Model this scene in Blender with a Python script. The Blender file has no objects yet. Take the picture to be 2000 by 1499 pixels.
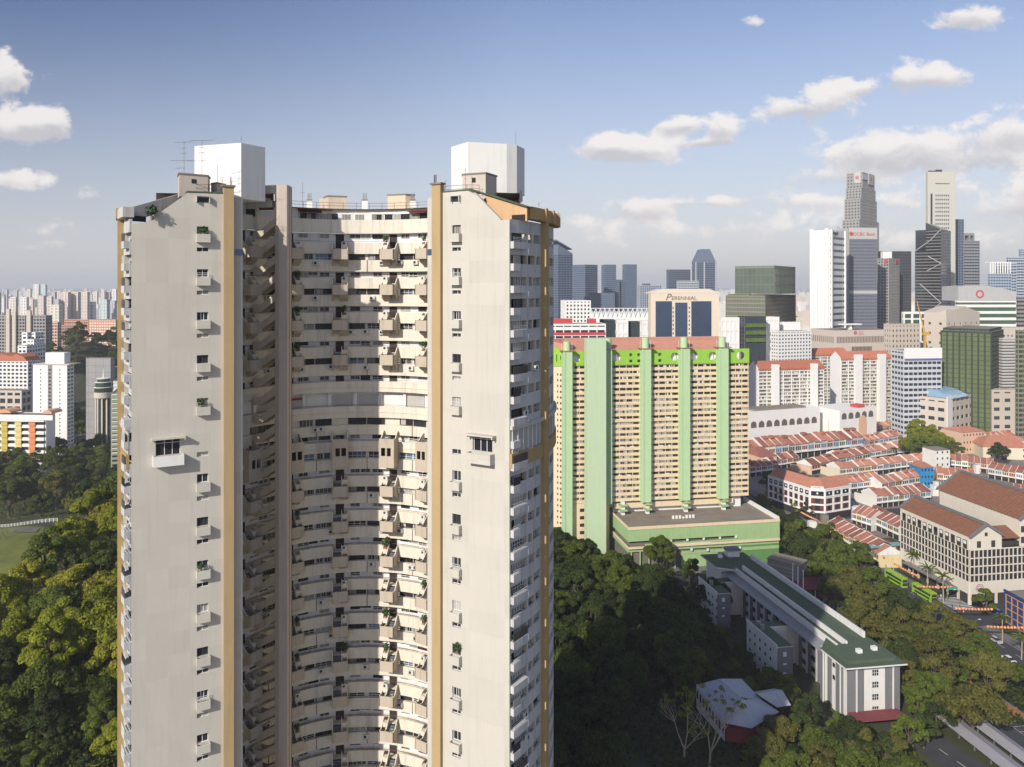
import bpy, math, random
import numpy as np
from math import sin, cos, radians, pi, sqrt, atan2, floor
from mathutils import Vector
random.seed(7)
SC = bpy.context.scene
COL = SC.collection
# ------------------------------------------------------------------ camera, sky, sun, exposure
FP, HC, HZ = 1500.0, 130.0, 560.0      # focal length in photo pixels, camera height in m, horizon row
cam_d = bpy.data.cameras.new("camera")
cam_d.sensor_width = 36.0
cam_d.lens = 36.0 * FP / 2000.0
cam_d.shift_y = -(749.5 - HZ) / 2000.0
cam_d.clip_start = 1.0
cam_d.clip_end = 60000.0
cam = bpy.data.objects.new("camera", cam_d)
cam.location = (0, 0, HC)
cam.rotation_euler = (radians(90), 0, 0)
COL.objects.link(cam)
SC.camera = cam
SUN_AZ, SUN_EL = 213.0, 30.0           # clockwise from +Y, elevation
world = bpy.data.worlds.new("World")
SC.world = world
world.use_nodes = True
SC.view_settings.view_transform = 'Standard'
SC.view_settings.look = 'None'
SC.view_settings.gamma = 1.0
SC.view_settings.use_curve_mapping = False
SC.view_settings.exposure = 0.82
SC.cycles.use_denoising = True
SC.cycles.max_bounces = 6
SC.cycles.diffuse_bounces = 4
SC.cycles.glossy_bounces = 3
SC.cycles.transmission_bounces = 2
SC.cycles.transparent_max_bounces = 6
SC.cycles.sample_clamp_indirect = 8.0
sun_d = bpy.data.lights.new("sun", 'SUN')
sun_d.energy = 3.0
sun_d.angle = radians(0.6)
sun_d.color = (1.0, 0.93, 0.83)
sun = bpy.data.objects.new("sun", sun_d)
sdir = Vector((sin(radians(SUN_AZ)) * cos(radians(SUN_EL)), cos(radians(SUN_AZ)) * cos(radians(SUN_EL)), sin(radians(SUN_EL))))
sun.rotation_euler = sdir.to_track_quat('Z', 'Y').to_euler()
sun.location = (-60, -60, 300)
COL.objects.link(sun)

def XP(px, Z): return (px - 1000.0) / FP * Z
def ZP(py, Z): return HC - (py - HZ) / FP * Z
def G(px, py, z=0.0):
    Z = (HC - z) * FP / (py - HZ)
    return (XP(px, Z), Z)

# sky: Nishita with clouds placed by direction
nt = world.node_tree
N, Lk = nt.nodes, nt.links
for n in list(N): N.remove(n)
def nn(t, **k):
    n = N.new(t)
    for a, b in k.items(): setattr(n, a, b)
    return n
def mth(op, a, b=None, c=None, clamp=False):
    n = nn('ShaderNodeMath', operation=op, use_clamp=clamp)
    for i, v in enumerate((a, b, c)):
        if v is None: continue
        if isinstance(v, (int, float)): n.inputs[i].default_value = v
        else: Lk.new(v, n.inputs[i])
    return n.outputs[0]
sky = nn('ShaderNodeTexSky', sky_type='NISHITA')
sky.sun_disc = False
sky.sun_elevation = radians(SUN_EL)
sky.sun_rotation = radians(SUN_AZ)
sky.altitude = 0
sky.air_density = 1.0
sky.dust_density = 1.6
sky.ozone_density = 1.6
tc = nn('ShaderNodeTexCoord')
sep = nn('ShaderNodeSeparateXYZ'); Lk.new(tc.outputs['Generated'], sep.inputs[0])
ysafe = mth('MAXIMUM', sep.outputs[1], 0.02)
u = mth('DIVIDE', sep.outputs[0], ysafe)
v = mth('DIVIDE', sep.outputs[2], ysafe)
cmb = nn('ShaderNodeCombineXYZ'); Lk.new(u, cmb.inputs[0]); Lk.new(v, cmb.inputs[1])
def noise(scale, det=6, rough=.55, vec=None, dist=0.0):
    n = nn('ShaderNodeTexNoise'); n.inputs['Scale'].default_value = scale
    n.inputs['Detail'].default_value = det; n.inputs['Roughness'].default_value = rough
    n.inputs['Distortion'].default_value = dist
    Lk.new(vec if vec is not None else cmb.outputs[0], n.inputs['Vector'])
    return n.outputs[0]
mp = nn('ShaderNodeMapping'); mp.inputs['Scale'].default_value = (1, 1.5, 1); Lk.new(cmb.outputs[0], mp.inputs[0])
nz1 = noise(17, 9, .62, mp.outputs[0], .3)
nz2 = noise(55, 5, .6, mp.outputs[0])
# (px, py, rx, ry, strength)
BL = [(1232, 292, 92, 27, 1.0), (1190, 285, 42, 22, .8), (1408, 254, 34, 26, .9), (1340, 243, 26, 18, .75), (1300, 250, 30, 18, .8), (1375, 279, 55, 9, .6),
      (1770, 158, 44, 34, 1.0), (1850, 150, 48, 22, .8), (1568, 212, 82, 27, .9), (1632, 178, 32, 24, .85), (1682, 174, 28, 17, .75), (1578, 168, 14, 14, .5),
      (1690, 300, 95, 38, .8), (1800, 285, 90, 30, .72), (1970, 262, 75, 46, .9), (1880, 318, 150, 20, .6), (1600, 350, 120, 20, .55), (1860, 370, 60, 18, .5),
      (1890, 34, 70, 26, .85), (1470, 40, 24, 14, .5), (28, 250, 62, 32, 1.0), (92, 240, 44, 32, 1.0), (8, 148, 40, 44, .9), (70, 155, 40, 26, .35),
      (30, 352, 70, 20, .7), (172, 378, 26, 14, .5), (75, 480, 62, 9, .4), (1265, 408, 48, 22, .6), (1150, 436, 42, 16, .45), (1330, 396, 90, 10, .4),
      (1440, 392, 80, 15, .5), (1590, 395, 80, 18, .55), (1250, 412, 70, 20, .5), (1750, 400, 90, 18, .5), (1960, 415, 95, 24, .7), (1240, 460, 160, 26, .42), (1500, 445, 180, 24, .42), (1800, 470, 200, 26, .4), (120, 440, 120, 22, .3), (2000, 372, 32, 34, .7)]
dens = None; topn = None
for (cx, cy, rx, ry, st) in BL:
    u0, v0 = (cx - 1000) / FP, (HZ - cy) / FP
    a = mth('MULTIPLY', mth('SUBTRACT', u, u0), FP / rx)
    b = mth('MULTIPLY', mth('SUBTRACT', v, v0), FP / ry)
    r2 = mth('ADD', mth('MULTIPLY', a, a), mth('MULTIPLY', b, b))
    g = mth('MULTIPLY', mth('EXPONENT', mth('MULTIPLY', r2, -0.9)), st)
    t = mth('MULTIPLY', g, b)
    dens = g if dens is None else mth('ADD', dens, g)
    topn = t if topn is None else mth('ADD', topn, t)
# open sky elsewhere: the same broken cumulus by direction
nb = noise(3.2, 7, .6, tc.outputs['Generated'])
far_c = mth('MULTIPLY', mth('SUBTRACT', nb, .56, clamp=True), 3.0)
behind = mth('SUBTRACT', 1.0, mth('MULTIPLY', mth('ADD', sep.outputs[1], -.35, clamp=True), 4.0, clamp=True), clamp=True)
dens = mth('ADD', dens, mth('MULTIPLY', far_c, behind))
dn = mth('ADD', dens, mth('MULTIPLY', mth('SUBTRACT', nz1, .5), 2.1))
dn = mth('ADD', dn, mth('MULTIPLY', mth('SUBTRACT', nz2, .5), .7))
dn = mth('MULTIPLY', dn, mth('MULTIPLY', dens, 5.0, clamp=True))
ss = nn('ShaderNodeMapRange', interpolation_type='SMOOTHSTEP'); ss.inputs[1].default_value = .22; ss.inputs[2].default_value = .70
Lk.new(dn, ss.inputs[0])
up = mth('GREATER_THAN', sep.outputs[2], 0.0)
mask = mth('MULTIPLY', mth('MULTIPLY', ss.outputs[0], up), .88)
shade = nn('ShaderNodeMapRange', interpolation_type='SMOOTHSTEP'); shade.inputs[1].default_value = -.45; shade.inputs[2].default_value = .30
Lk.new(mth('ADD', topn, mth('MULTIPLY', mth('SUBTRACT', nz1, .5), 1.6)), shade.inputs[0])
ccol = nn('ShaderNodeMix', data_type='RGBA'); Lk.new(shade.outputs[0], ccol.inputs[0])
ccol.inputs[6].default_value = (4.3, 4.2, 4.4, 1); ccol.inputs[7].default_value = (7.0, 6.6, 6.35, 1)
# the sky whitens towards the horizon (thin high haze)
hz = nn('ShaderNodeMapRange', interpolation_type='SMOOTHSTEP'); hz.inputs[1].default_value = .42; hz.inputs[2].default_value = -.05
hz.inputs[3].default_value = 0; hz.inputs[4].default_value = .78
Lk.new(sep.outputs[2], hz.inputs[0])
hcol = nn('ShaderNodeMix', data_type='RGBA'); Lk.new(hz.outputs[0], hcol.inputs[0])
gain = nn('ShaderNodeMix', data_type='RGBA', blend_type='MULTIPLY'); gain.inputs[0].default_value = 1
gain.inputs[7].default_value = (.90, .88, .98, 1)
Lk.new(sky.outputs[0], gain.inputs[6])
# the blue is deeper high up towards the left, as in the photograph; it goes on so outside the frame
deep = mth('MULTIPLY', mth('MULTIPLY', mth('MULTIPLY', sep.outputs[0], -1.9, clamp=True), mth('MULTIPLY', sep.outputs[2], 2.6, clamp=True)), .62)
Lk.new(gain.outputs[2], hcol.inputs[6])
dcol = nn('ShaderNodeCombineXYZ')
for i_, k_ in enumerate((1.12, .95, .68)): Lk.new(mth('SUBTRACT', 1.0, mth('MULTIPLY', deep, k_)), dcol.inputs[i_])
dmul = nn('ShaderNodeVectorMath', operation='MULTIPLY'); Lk.new(hcol.outputs[2], dmul.inputs[0]); Lk.new(dcol.outputs[0], dmul.inputs[1])
hcol.inputs[7].default_value = (5.4, 5.3, 5.4, 1)
mix = nn('ShaderNodeMix', data_type='RGBA'); Lk.new(mask, mix.inputs[0]); Lk.new(dmul.outputs[0], mix.inputs[6]); Lk.new(ccol.outputs[2], mix.inputs[7])
bg = nn('ShaderNodeBackground'); bg.inputs[1].default_value = 0.080
Lk.new(mix.outputs[2], bg.inputs[0])
wo = nn('ShaderNodeOutputWorld'); Lk.new(bg.outputs[0], wo.inputs[0])

# ------------------------------------------------------------------ materials
MATS = {}
def M(name, col, rough=.85, var=.12, scale=.35, streak=0.0, spec=.25, metal=0.0, obj_var=0.0, isl_var=0.0, bump=0.0, grid=None, transl=0.0):
    if name in MATS: return MATS[name]
    m = bpy.data.materials.new(name); m.use_nodes = True
    t = m.node_tree; P = t.nodes['Principled BSDF']
    def new(ty, **k):
        n = t.nodes.new(ty)
        for a, b in k.items(): setattr(n, a, b)
        return n
    def ma(op, a, b, clamp=False):
        n = new('ShaderNodeMath', operation=op, use_clamp=clamp)
        for i, vv in enumerate((a, b)):
            if isinstance(vv, (int, float)): n.inputs[i].default_value = vv
            else: t.links.new(vv, n.inputs[i])
        return n.outputs[0]
    P.inputs['Roughness'].default_value = rough
    P.inputs['Metallic'].default_value = metal
    P.inputs['Specular IOR Level'].default_value = spec
    geo = new('ShaderNodeNewGeometry')
    ns = new('ShaderNodeTexNoise'); ns.inputs['Scale'].default_value = scale; ns.inputs['Detail'].default_value = 5
    ns.inputs['Roughness'].default_value = .65
    t.links.new(geo.outputs['Position'], ns.inputs['Vector'])
    fac = ma('MULTIPLY', ma('SUBTRACT', ns.outputs[0], .5), 2.6 * var)
    if obj_var:
        oi = new('ShaderNodeObjectInfo')
        fac = ma('ADD', fac, ma('MULTIPLY', ma('SUBTRACT', oi.outputs['Random'], .5), 2 * obj_var))
    if isl_var:
        fac = ma('ADD', fac, ma('MULTIPLY', ma('SUBTRACT', geo.outputs['Random Per Island'], .5), 2 * isl_var))
    if streak:
        mpn = new('ShaderNodeMapping'); mpn.inputs['Scale'].default_value = (1.3, 1.3, .09)
        t.links.new(geo.outputs['Position'], mpn.inputs[0])
        n2 = new('ShaderNodeTexNoise'); n2.inputs['Scale'].default_value = 1.1; n2.inputs['Detail'].default_value = 6; n2.inputs['Roughness'].default_value = .7
        t.links.new(mpn.outputs[0], n2.inputs['Vector'])
        st = ma('MULTIPLY', ma('SUBTRACT', n2.outputs[0], .52, clamp=True), -streak * 5)
        fac = ma('ADD', fac, st)
    mul = ma('ADD', fac, 1.0)
    mx = new('ShaderNodeVectorMath', operation='SCALE')
    mx.inputs[0].default_value = col[:3]
    t.links.new(mul, mx.inputs[3])
    out = mx.outputs[0]
    if grid:   # (sx, sz, width, factor): fine joints too small to build
        sx, sz, wd, fk = grid
        br = new('ShaderNodeTexBrick'); br.offset = 0
        br.inputs['Color1'].default_value = (1, 1, 1, 1); br.inputs['Color2'].default_value = (.93, .93, .93, 1)
        br.inputs['Mortar'].default_value = (fk, fk, fk, 1)
        br.inputs['Scale'].default_value = 1; br.inputs['Mortar Size'].default_value = wd
        br.inputs['Brick Width'].default_value = sx; br.inputs['Row Height'].default_value = sz
        sp = new('ShaderNodeSeparateXYZ'); t.links.new(geo.outputs['Position'], sp.inputs[0])
        cb = new('ShaderNodeCombineXYZ'); t.links.new(ma('ADD', sp.outputs[0], ma('MULTIPLY', sp.outputs[1], .6)), cb.inputs[0]); t.links.new(sp.outputs[2], cb.inputs[1])
        t.links.new(cb.outputs[0], br.inputs['Vector'])
        mm = new('ShaderNodeVectorMath', operation='MULTIPLY'); t.links.new(out, mm.inputs[0]); t.links.new(br.outputs[0], mm.inputs[1]); out = mm.outputs[0]
    t.links.new(out, P.inputs['Base Color'])
    if bump:
        b = new('ShaderNodeBump'); b.inputs['Strength'].default_value = bump; b.inputs['Distance'].default_value = .05
        n3 = new('ShaderNodeTexNoise'); n3.inputs['Scale'].default_value = 6; n3.inputs['Detail'].default_value = 4
        t.links.new(geo.outputs['Position'], n3.inputs['Vector']); t.links.new(n3.outputs[0], b.inputs['Height']); t.links.new(b.outputs[0], P.inputs['Normal'])
    if transl:
        tr = new('ShaderNodeBsdfTranslucent'); ms = new('ShaderNodeMixShader'); ms.inputs[0].default_value = transl
        t.links.new(out, tr.inputs[0]); t.links.new(P.outputs[0], ms.inputs[1]); t.links.new(tr.outputs[0], ms.inputs[2])
        t.links.new(ms.outputs[0], t.nodes['Material Output'].inputs[0])
    MATS[name] = m
    return m
def glass(name, col, var=.5, rough=.12, spec=.6, scale=.08):
    return M(name, col, rough=rough, var=.25, scale=scale, spec=spec, obj_var=var, isl_var=var)

# ------------------------------------------------------------------ mesh builder
class Fr:
    """facade frame: s runs left to right seen from outside, t points outwards"""
    def __init__(s, o, u):
        l = sqrt(u[0] ** 2 + u[1] ** 2); s.o = o; s.u = (u[0] / l, u[1] / l); s.n = (s.u[1], -s.u[0])
    def P(s, a, t, z): return (s.o[0] + s.u[0] * a + s.n[0] * t, s.o[1] + s.u[1] * a + s.n[1] * t, z)
    def s_px(s, px, t=0.0):
        k = (px - 1000) / FP; ox = s.o[0] + s.n[0] * t; oy = s.o[1] + s.n[1] * t
        return (k * oy - ox) / (s.u[0] - k * s.u[1])
    def z_py(s, py, a, t=0.0):
        return ZP(py, s.P(a, t, 0)[1])
def frp(a, b): return Fr(a, (b[0] - a[0], b[1] - a[1]))
class MB:
    def __init__(s): s.v = []; s.f = []; s.m = []
    def poly(s, pts, m=0):
        i = len(s.v); s.v += [tuple(p) for p in pts]; s.f.append(tuple(range(i, i + len(pts)))); s.m.append(m)
    def hexa(s, p, m=0):   # 8 points: bottom 4 then top 4 (same order)
        i = len(s.v); s.v += [tuple(q) for q in p]
        for f in ((0, 3, 2, 1), (4, 5, 6, 7), (0, 1, 5, 4), (1, 2, 6, 5), (2, 3, 7, 6), (3, 0, 4, 7)):
            s.f.append(tuple(i + k for k in f)); s.m.append(m)
    def box(s, x0, x1, y0, y1, z0, z1, m=0):
        s.hexa([(x0, y0, z0), (x1, y0, z0), (x1, y1, z0), (x0, y1, z0), (x0, y0, z1), (x1, y0, z1), (x1, y1, z1), (x0, y1, z1)], m)
    def fbox(s, fr, s0, s1, t0, t1, z0, z1, m=0):
        P = fr.P
        s.hexa([P(s0, t1, z0), P(s1, t1, z0), P(s1, t0, z0), P(s0, t0, z0), P(s0, t1, z1), P(s1, t1, z1), P(s1, t0, z1), P(s0, t0, z1)], m)
    def prism(s, pts, z0, z1, m=0, mt=None):
        a = sum(pts[i][0] * pts[(i + 1) % len(pts)][1] - pts[(i + 1) % len(pts)][0] * pts[i][1] for i in range(len(pts)))
        if a < 0: pts = pts[::-1]
        n = len(pts); i = len(s.v)
        s.v += [(p[0], p[1], z0) for p in pts] + [(p[0], p[1], z1) for p in pts]
        for k in range(n):
            j = (k + 1) % n; s.f.append((i + k, i + j, i + n + j, i + n + k)); s.m.append(m)
        s.f.append(tuple(i + n + k for k in range(n))); s.m.append(m if mt is None else mt)
        s.f.append(tuple(i + k for k in reversed(range(n)))); s.m.append(m)
    def fprism(s, fr, pts, t0, t1, m=0, mt=None):      # pts (s, z) polygon in the facade plane, extruded along t
        n = len(pts); i = len(s.v)
        s.v += [fr.P(p[0], t1, p[1]) for p in pts] + [fr.P(p[0], t0, p[1]) for p in pts]
        s.f.append(tuple(i + k for k in range(n))); s.m.append(m)
        s.f.append(tuple(i + n + k for k in reversed(range(n)))); s.m.append(m)
        for k in range(n):
            j = (k + 1) % n; s.f.append((i + j, i + k, i + n + k, i + n + j)); s.m.append(m if mt is None else mt)
    def arc(s, c, r0, r1, a0, a1, z0, z1, n=8, m=0, ends=True):
        i = len(s.v)
        for k in range(n + 1):
            a = radians(a0 + (a1 - a0) * k / n); sa, ca = sin(a), cos(a)
            for (r, z) in ((r0, z0), (r0, z1), (r1, z1), (r1, z0)): s.v.append((c[0] + r * sa, c[1] + r * ca, z))
        for k in range(n):
            b = i + 4 * k
            for q in range(4):
                q2 = (q + 1) % 4; s.f.append((b + q, b + 4 + q, b + 4 + q2, b + q2)); s.m.append(m)
        if ends:
            s.f.append((i, i + 1, i + 2, i + 3)); s.m.append(m); b = i + 4 * n; s.f.append((b + 3, b + 2, b + 1, b)); s.m.append(m)
    def tube(s, p0, p1, r0, r1=None, n=6, m=0):
        r1 = r0 if r1 is None else r1
        p0 = Vector(p0); p1 = Vector(p1); d = p1 - p0
        if d.length < 1e-6: return
        q = d.to_track_quat('Z', 'Y'); i = len(s.v)
        for (p, r) in ((p0, r0), (p1, r1)):
            for k in range(n):
                a = 2 * pi * k / n; s.v.append(tuple(p + q @ Vector((r * cos(a), r * sin(a), 0))))
        for k in range(n):
            j = (k + 1) % n; s.f.append((i + k, i + j, i + n + j, i + n + k)); s.m.append(m)
        s.f.append(tuple(i + n + k for k in range(n))); s.m.append(m); s.f.append(tuple(i + k for k in reversed(range(n)))); s.m.append(m)
    def holed(s, fr, s0, s1, z0, z1, holes, dep=.35, m=0):
        S = sorted({s0, s1, *[h[0] for h in holes], *[h[1] for h in holes]}); Zs = sorted({z0, z1, *[h[2] for h in holes], *[h[3] for h in holes]})
        for a, b in zip(S, S[1:]):
            z = z0; sub = sorted([h for h in holes if h[0] <= a + 1e-6 and h[1] >= b - 1e-6], key=lambda h: h[2])
            for h in sub:
                if h[2] > z: s.poly([fr.P(a, 0, z), fr.P(b, 0, z), fr.P(b, 0, h[2]), fr.P(a, 0, h[2])], m)
                z = h[3]
            if z < z1: s.poly([fr.P(a, 0, z), fr.P(b, 0, z), fr.P(b, 0, z1), fr.P(a, 0, z1)], m)
        for (a, b, c, d) in holes:
            P = fr.P
            s.poly([P(a, 0, c), P(a, -dep, c), P(a, -dep, d), P(a, 0, d)], m); s.poly([P(b, -dep, c), P(b, 0, c), P(b, 0, d), P(b, -dep, d)], m)
            s.poly([P(a, -dep, c), P(a, 0, c), P(b, 0, c), P(b, -dep, c)], m); s.poly([P(a, 0, d), P(a, -dep, d), P(b, -dep, d), P(b, 0, d)], m)
    def mesh(s, name, mats):
        me = bpy.data.meshes.new(name); me.from_pydata(s.v, [], s.f)
        for mt in (mats if isinstance(mats, (list, tuple)) else [mats]): me.materials.append(mt)
        if any(s.m): me.polygons.foreach_set('material_index', s.m)
        return me
def thing(name, label, cat, loc=(0, 0, 0), rz=0.0, group=None):
    o = bpy.data.objects.new(name, None); o.location = loc; o.rotation_euler = (0, 0, rz); o.empty_display_size = .5
    COL.objects.link(o); o['label'] = label; o['category'] = cat
    if group: o['group'] = group
    return o
def link(name, me, parent=None, loc=None, rz=0.0, sc=None):
    o = bpy.data.objects.new(name, me); COL.objects.link(o)
    if parent is not None: o.parent = parent
    if loc is not None: o.location = loc
    if rz: o.rotation_euler = (0, 0, rz)
    if sc is not None: o.scale = sc if isinstance(sc, tuple) else (sc, sc, sc)
    return o
def part(name, mb, mats, parent=None, kind=None, label=None):     # mesh given in world coordinates under an unrotated thing
    me = mb.mesh(name, mats) if isinstance(mb, MB) else mb
    p = parent; loc = Vector((0, 0, 0))
    while p is not None: loc -= p.location; p = p.parent
    o = link(name, me, parent, loc)
    if kind: o['kind'] = kind
    if label: o['label'] = label
    return o
def solo(o, label, cat, group=None):
    o['label'] = label; o['category'] = cat
    if group: o['group'] = group
    return o
def struct(name, mb, mats):
    o = link(name, mb.mesh(name, mats) if isinstance(mb, MB) else mb); o['kind'] = 'structure'; return o
def wloc(parent, p):       # world point -> location under an unrotated parent
    v = Vector(p); q = parent
    while q is not None: v -= q.location; q = q.parent
    return v
def copy_tree(o, parent=None):
    c = o.copy(); COL.objects.link(c); c.parent = parent
    for ch in KIDS.get(o.name, ()): copy_tree(ch, c)
    return c
KIDS = {}
def text(body, fr, s, t, z, size, mat, parent, name='sign_lettering', ext=.12, align='LEFT', italic=0.0, xs=1.0):
    cu = bpy.data.curves.new(name, 'FONT'); cu.body = body; cu.size = size; cu.extrude = ext; cu.align_x = align; cu.shear = italic
    cu.resolution_u = 3; cu.materials.append(mat)
    tmp = bpy.data.objects.new('tmp_text', cu); me = bpy.data.meshes.new_from_object(tmp); me.name = name
    bpy.data.objects.remove(tmp); bpy.data.curves.remove(cu)
    if not me.materials: me.materials.append(mat)
    o = link(name, me, parent)
    o.location = wloc(parent, fr.P(s, t, z)); o.rotation_euler = (pi / 2, 0, atan2(fr.u[1], fr.u[0])); o.scale = (xs, 1, 1)
    return o
ORD = ['first', 'second', 'third', 'fourth', 'fifth', 'sixth', 'seventh', 'eighth', 'ninth', 'tenth', 'eleventh', 'twelfth', 'thirteenth', 'fourteenth',
       'fifteenth', 'sixteenth', 'seventeenth', 'eighteenth', 'nineteenth', 'twentieth', 'twenty-first', 'twenty-second', 'twenty-third', 'twenty-fourth']
# ------------------------------------------------------------------ shared materials
cream = M('cream_render', (.51, .482, .425), streak=.10, var=.05, scale=.2, grid=(3.1, 2.9, .02, .93))
cream2 = M('courtyard_render', (.65, .60, .505), streak=.30, var=.09, scale=.5)
podm = M('stair_pod_render', (.47, .405, .325), streak=.25, var=.07, scale=.5)
corrw = M('corridor_wall_paint', (.74, .73, .74), var=.1, scale=.6, streak=.2)
ochre = M('ochre_paint', (.40, .285, .13), streak=.18, var=.06)
ochre2 = M('ochre_side_paint', (.40, .29, .155), streak=.15, var=.06)
whitep = M('white_paint', (.70, .69, .66), streak=.14, var=.05)
greyf = M('weathered_facade', (.50, .495, .48), streak=.42, var=.09)
coln = M('raw_concrete_column', (.45, .385, .335), streak=.2, var=.08)
darkin = M('dark_interior', (.03, .027, .026), rough=.95, var=.3)
gl_dark = glass('window_glass', (.026, .027, .034), rough=.25, spec=.25)
gl_blue = glass('blue_glass', (.06, .11, .19), var=.3)
curt = glass('curtained_window', (.30, .29, .27), var=.35, rough=.5, spec=.3)
framew = M('white_window_frame', (.68, .68, .66), var=.05)
framed = M('dark_window_frame', (.08, .07, .065), var=.1)
roofg = M('green_roof_coating', (.075, .105, .068), var=.16, scale=.25)
roofc = M('grey_roof_concrete', (.22, .19, .155), var=.28, scale=.12)
metal = M('dull_metal', (.28, .28, .28), rough=.45, metal=.5)
rust = M('brown_railing', (.17, .10, .09), rough=.7)
# ================================================================== terrain
def hgt(x, y):
    return max(0.0, hgt0(x, y) - .6)
def hgt0(x, y):
    return 40.0 * math.exp(-(((x + 175) / 125.0) ** 2 + ((y - 265) / 125.0) ** 2)) + 66.0 * math.exp(-(((x + 500) / 68.0) ** 2 + ((y - 900) / 120.0) ** 2)) + 12 * math.exp(-(((x + 70) / 90.0) ** 2 + ((y - 130) / 80.0) ** 2))
def Gt(px, py, dz=0.0):
    Z = 60.0
    while Z < 4000:
        x = XP(px, Z)
        if ZP(py, Z) <= hgt(x, Z) + dz: return (x, Z)
        Z += 1.0
    return (XP(px, Z), Z)
grass = M('grass', (.085, .12, .025), var=.35, scale=.15)
def terrain():
    mb = MB(); xs = list(range(-760, 581, 20)); ys = list(range(20, 1321, 20))
    for j, y in enumerate(ys):
        for i, x in enumerate(xs): mb.v.append((x, y, hgt(x, y)))
    w = len(xs)
    for j in range(len(ys) - 1):
        for i in range(w - 1): mb.f.append((j * w + i, j * w + i + 1, (j + 1) * w + i + 1, (j + 1) * w + i)); mb.m.append(0)
    return mb
struct('ground', terrain(), M('park_ground', (.060, .065, .030), var=.45, scale=.05))
mb = MB(); mb.poly([(-40000, -3000, -.3), (40000, -3000, -.3), (40000, 55000, -.3), (-40000, 55000, -.3)])
struct('city_ground', mb, M('city_ground', (.17, .17, .15), var=.5, scale=.006))

# ================================================================== the curved apartment tower
TW = thing('apartment_tower', 'tall cream horseshoe shaped apartment tower with curved stacked balconies and yellow pilasters', 'apartment building', (-25, 119, 0))
PC, RI = (-24.3, 109.8), 19.5
OC, RO = (-25.0, 119.0), 31.4
def pol(c, r, d): a = radians(d); return (c[0] + r * sin(a), c[1] + r * cos(a))
ZCY = 129.3
def zy(y): return HC - (y - HZ) * ZCY / FP
LF = frp((-49.27, 99.46), (-41.8, 103.6))         # left end wall
RF = frp((-11.9, 106.2), (-.33, 99.4))           # right end wall
LW, RW = 13.84, 13.42
ZB = 20.0
cnt = {}
def cap(name, n=295):
    cnt[name] = cnt.get(name, 0) + 1
    return cnt[name] <= n
# ---- courtyard storeys
rows = [('P', 430, 456.5), ('C', 456.5, 475), ('Q', 475, 496.5), ('W', 496.5, 508.5), ('S', 508.5, 531)]
for k in range(3):
    y = 531 + 67.3 * k; rows += [('C', y, y + 12), ('Q', y + 12, y + 33), ('W', y + 33, y + 45), ('S', y + 45, y + 67.3)]
rows += [('C', 733, 745), ('P', 745, 765.5), ('H', 765.5, 793.5), ('P', 793.5, 816), ('W', 816, 830), ('T', 830, 849), ('C', 849, 862), ('P', 862, 882), ('W', 882, 895.5), ('S', 895.5, 916)]
for k in range(15):
    y = 916 + 67.0 * k; rows += [('C', y, y + 13), ('Q', y + 13, y + 34), ('W', y + 34, y + 45.5), ('S', y + 45.5, y + 67)]
A0, A1 = -97.0, 97.0
PODS = [-61, -37, -13.5, 12, 34, 58]
# recessed walls, one curved sheet per row type
mbc, mbw = MB(), MB()
for (ty, ya, yb) in rows:
    z1, z0 = zy(ya), zy(yb)
    if ty in 'PST':
        nm = 'parapet' if ty == 'P' else 'spandrel'
        m = MB(); m.arc(PC, RI, RI + .35, A0, A1, z0, z1, 40); part(nm, m, cream2, TW)
    if ty == 'Q':
        prev = A0
        for p in PODS + [None]:
            gap = 3.75
            nxt = A1 if p is None else p - gap
            m = MB(); m.arc(PC, RI - .12, RI + .12, prev, nxt, z0, z1, max(3, int((nxt - prev) / 5))); part('parapet', m, cream2, TW)
            if p is not None: prev = p + gap
        mbw.arc(PC, RI + 1.0, RI + 1.1, A0, A1, z0, z1, 30)
    if ty in 'C': mbc.arc(PC, RI + 1.0, RI + 1.1, A0, A1, z0 - .9, z1, 40)
    if ty in 'H': mbc.arc(PC, RI + 1.2, RI + 1.3, A0, A1, z0 - .6, z1, 40)
    if ty in 'W': mbw.arc(PC, RI + .6, RI + .7, A0, A1, z0 - .1, z1 + .1, 40)
    if ty in 'CH': mbw.arc(PC, RI - .1, RI + 1.6, A0, A1, z0 - 1.05, z0 - .95, 40)   # corridor floor
part('corridor_wall', mbc, corrw, TW)
part('courtyard_wall', mbw, cream2, TW)
# windows: a few shared meshes, local x lateral, y outwards from the courtyard centre
def win_mesh(name, w, h, n, style):
    m = MB(); y = 0.0; fw = .05
    m.box(-w / 2, w / 2, .04, .06, 0, h, 1)
    for k in range(n + 1):
        x = -w / 2 + w * k / n; m.box(x - fw / 2, x + fw / 2, -.03, .05, 0, h, 0)
    m.box(-w / 2, w / 2, -.031, .049, 0, fw, 0); m.box(-w / 2, w / 2, -.031, .049, h - fw, h, 0)
    if style in (1, 4): m.box(-w / 2, w / 2, -.029, .047, h * .33, h * .33 + fw, 0)
    if style == 2:
        for k in range(n * 3): x = -w / 2 + w * (k + .5) / n / 3; m.box(x - .012, x + .012, -.02, .03, 0, h, 0)
    if style == 3:      # half drawn curtain
        m.box(-w / 2 + .1, -w / 2 + w * .45, .0, .03, .05, h - .05, 2)
    return m.mesh(name, [framed if style in (0, 3) else framew, gl_blue if style == 4 else (curt if style == 5 else gl_dark), curt])
WM = {}
for st in range(6):
    for (w, n) in ((2.2, 3), (1.5, 2), (3.0, 4)): WM[(st, w)] = win_mesh('window', w, 1.02, n, st)
CM = [win_mesh('corridor_window', 1.55, .62, 2, s) for s in (0, 1, 2, 5)]
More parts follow.
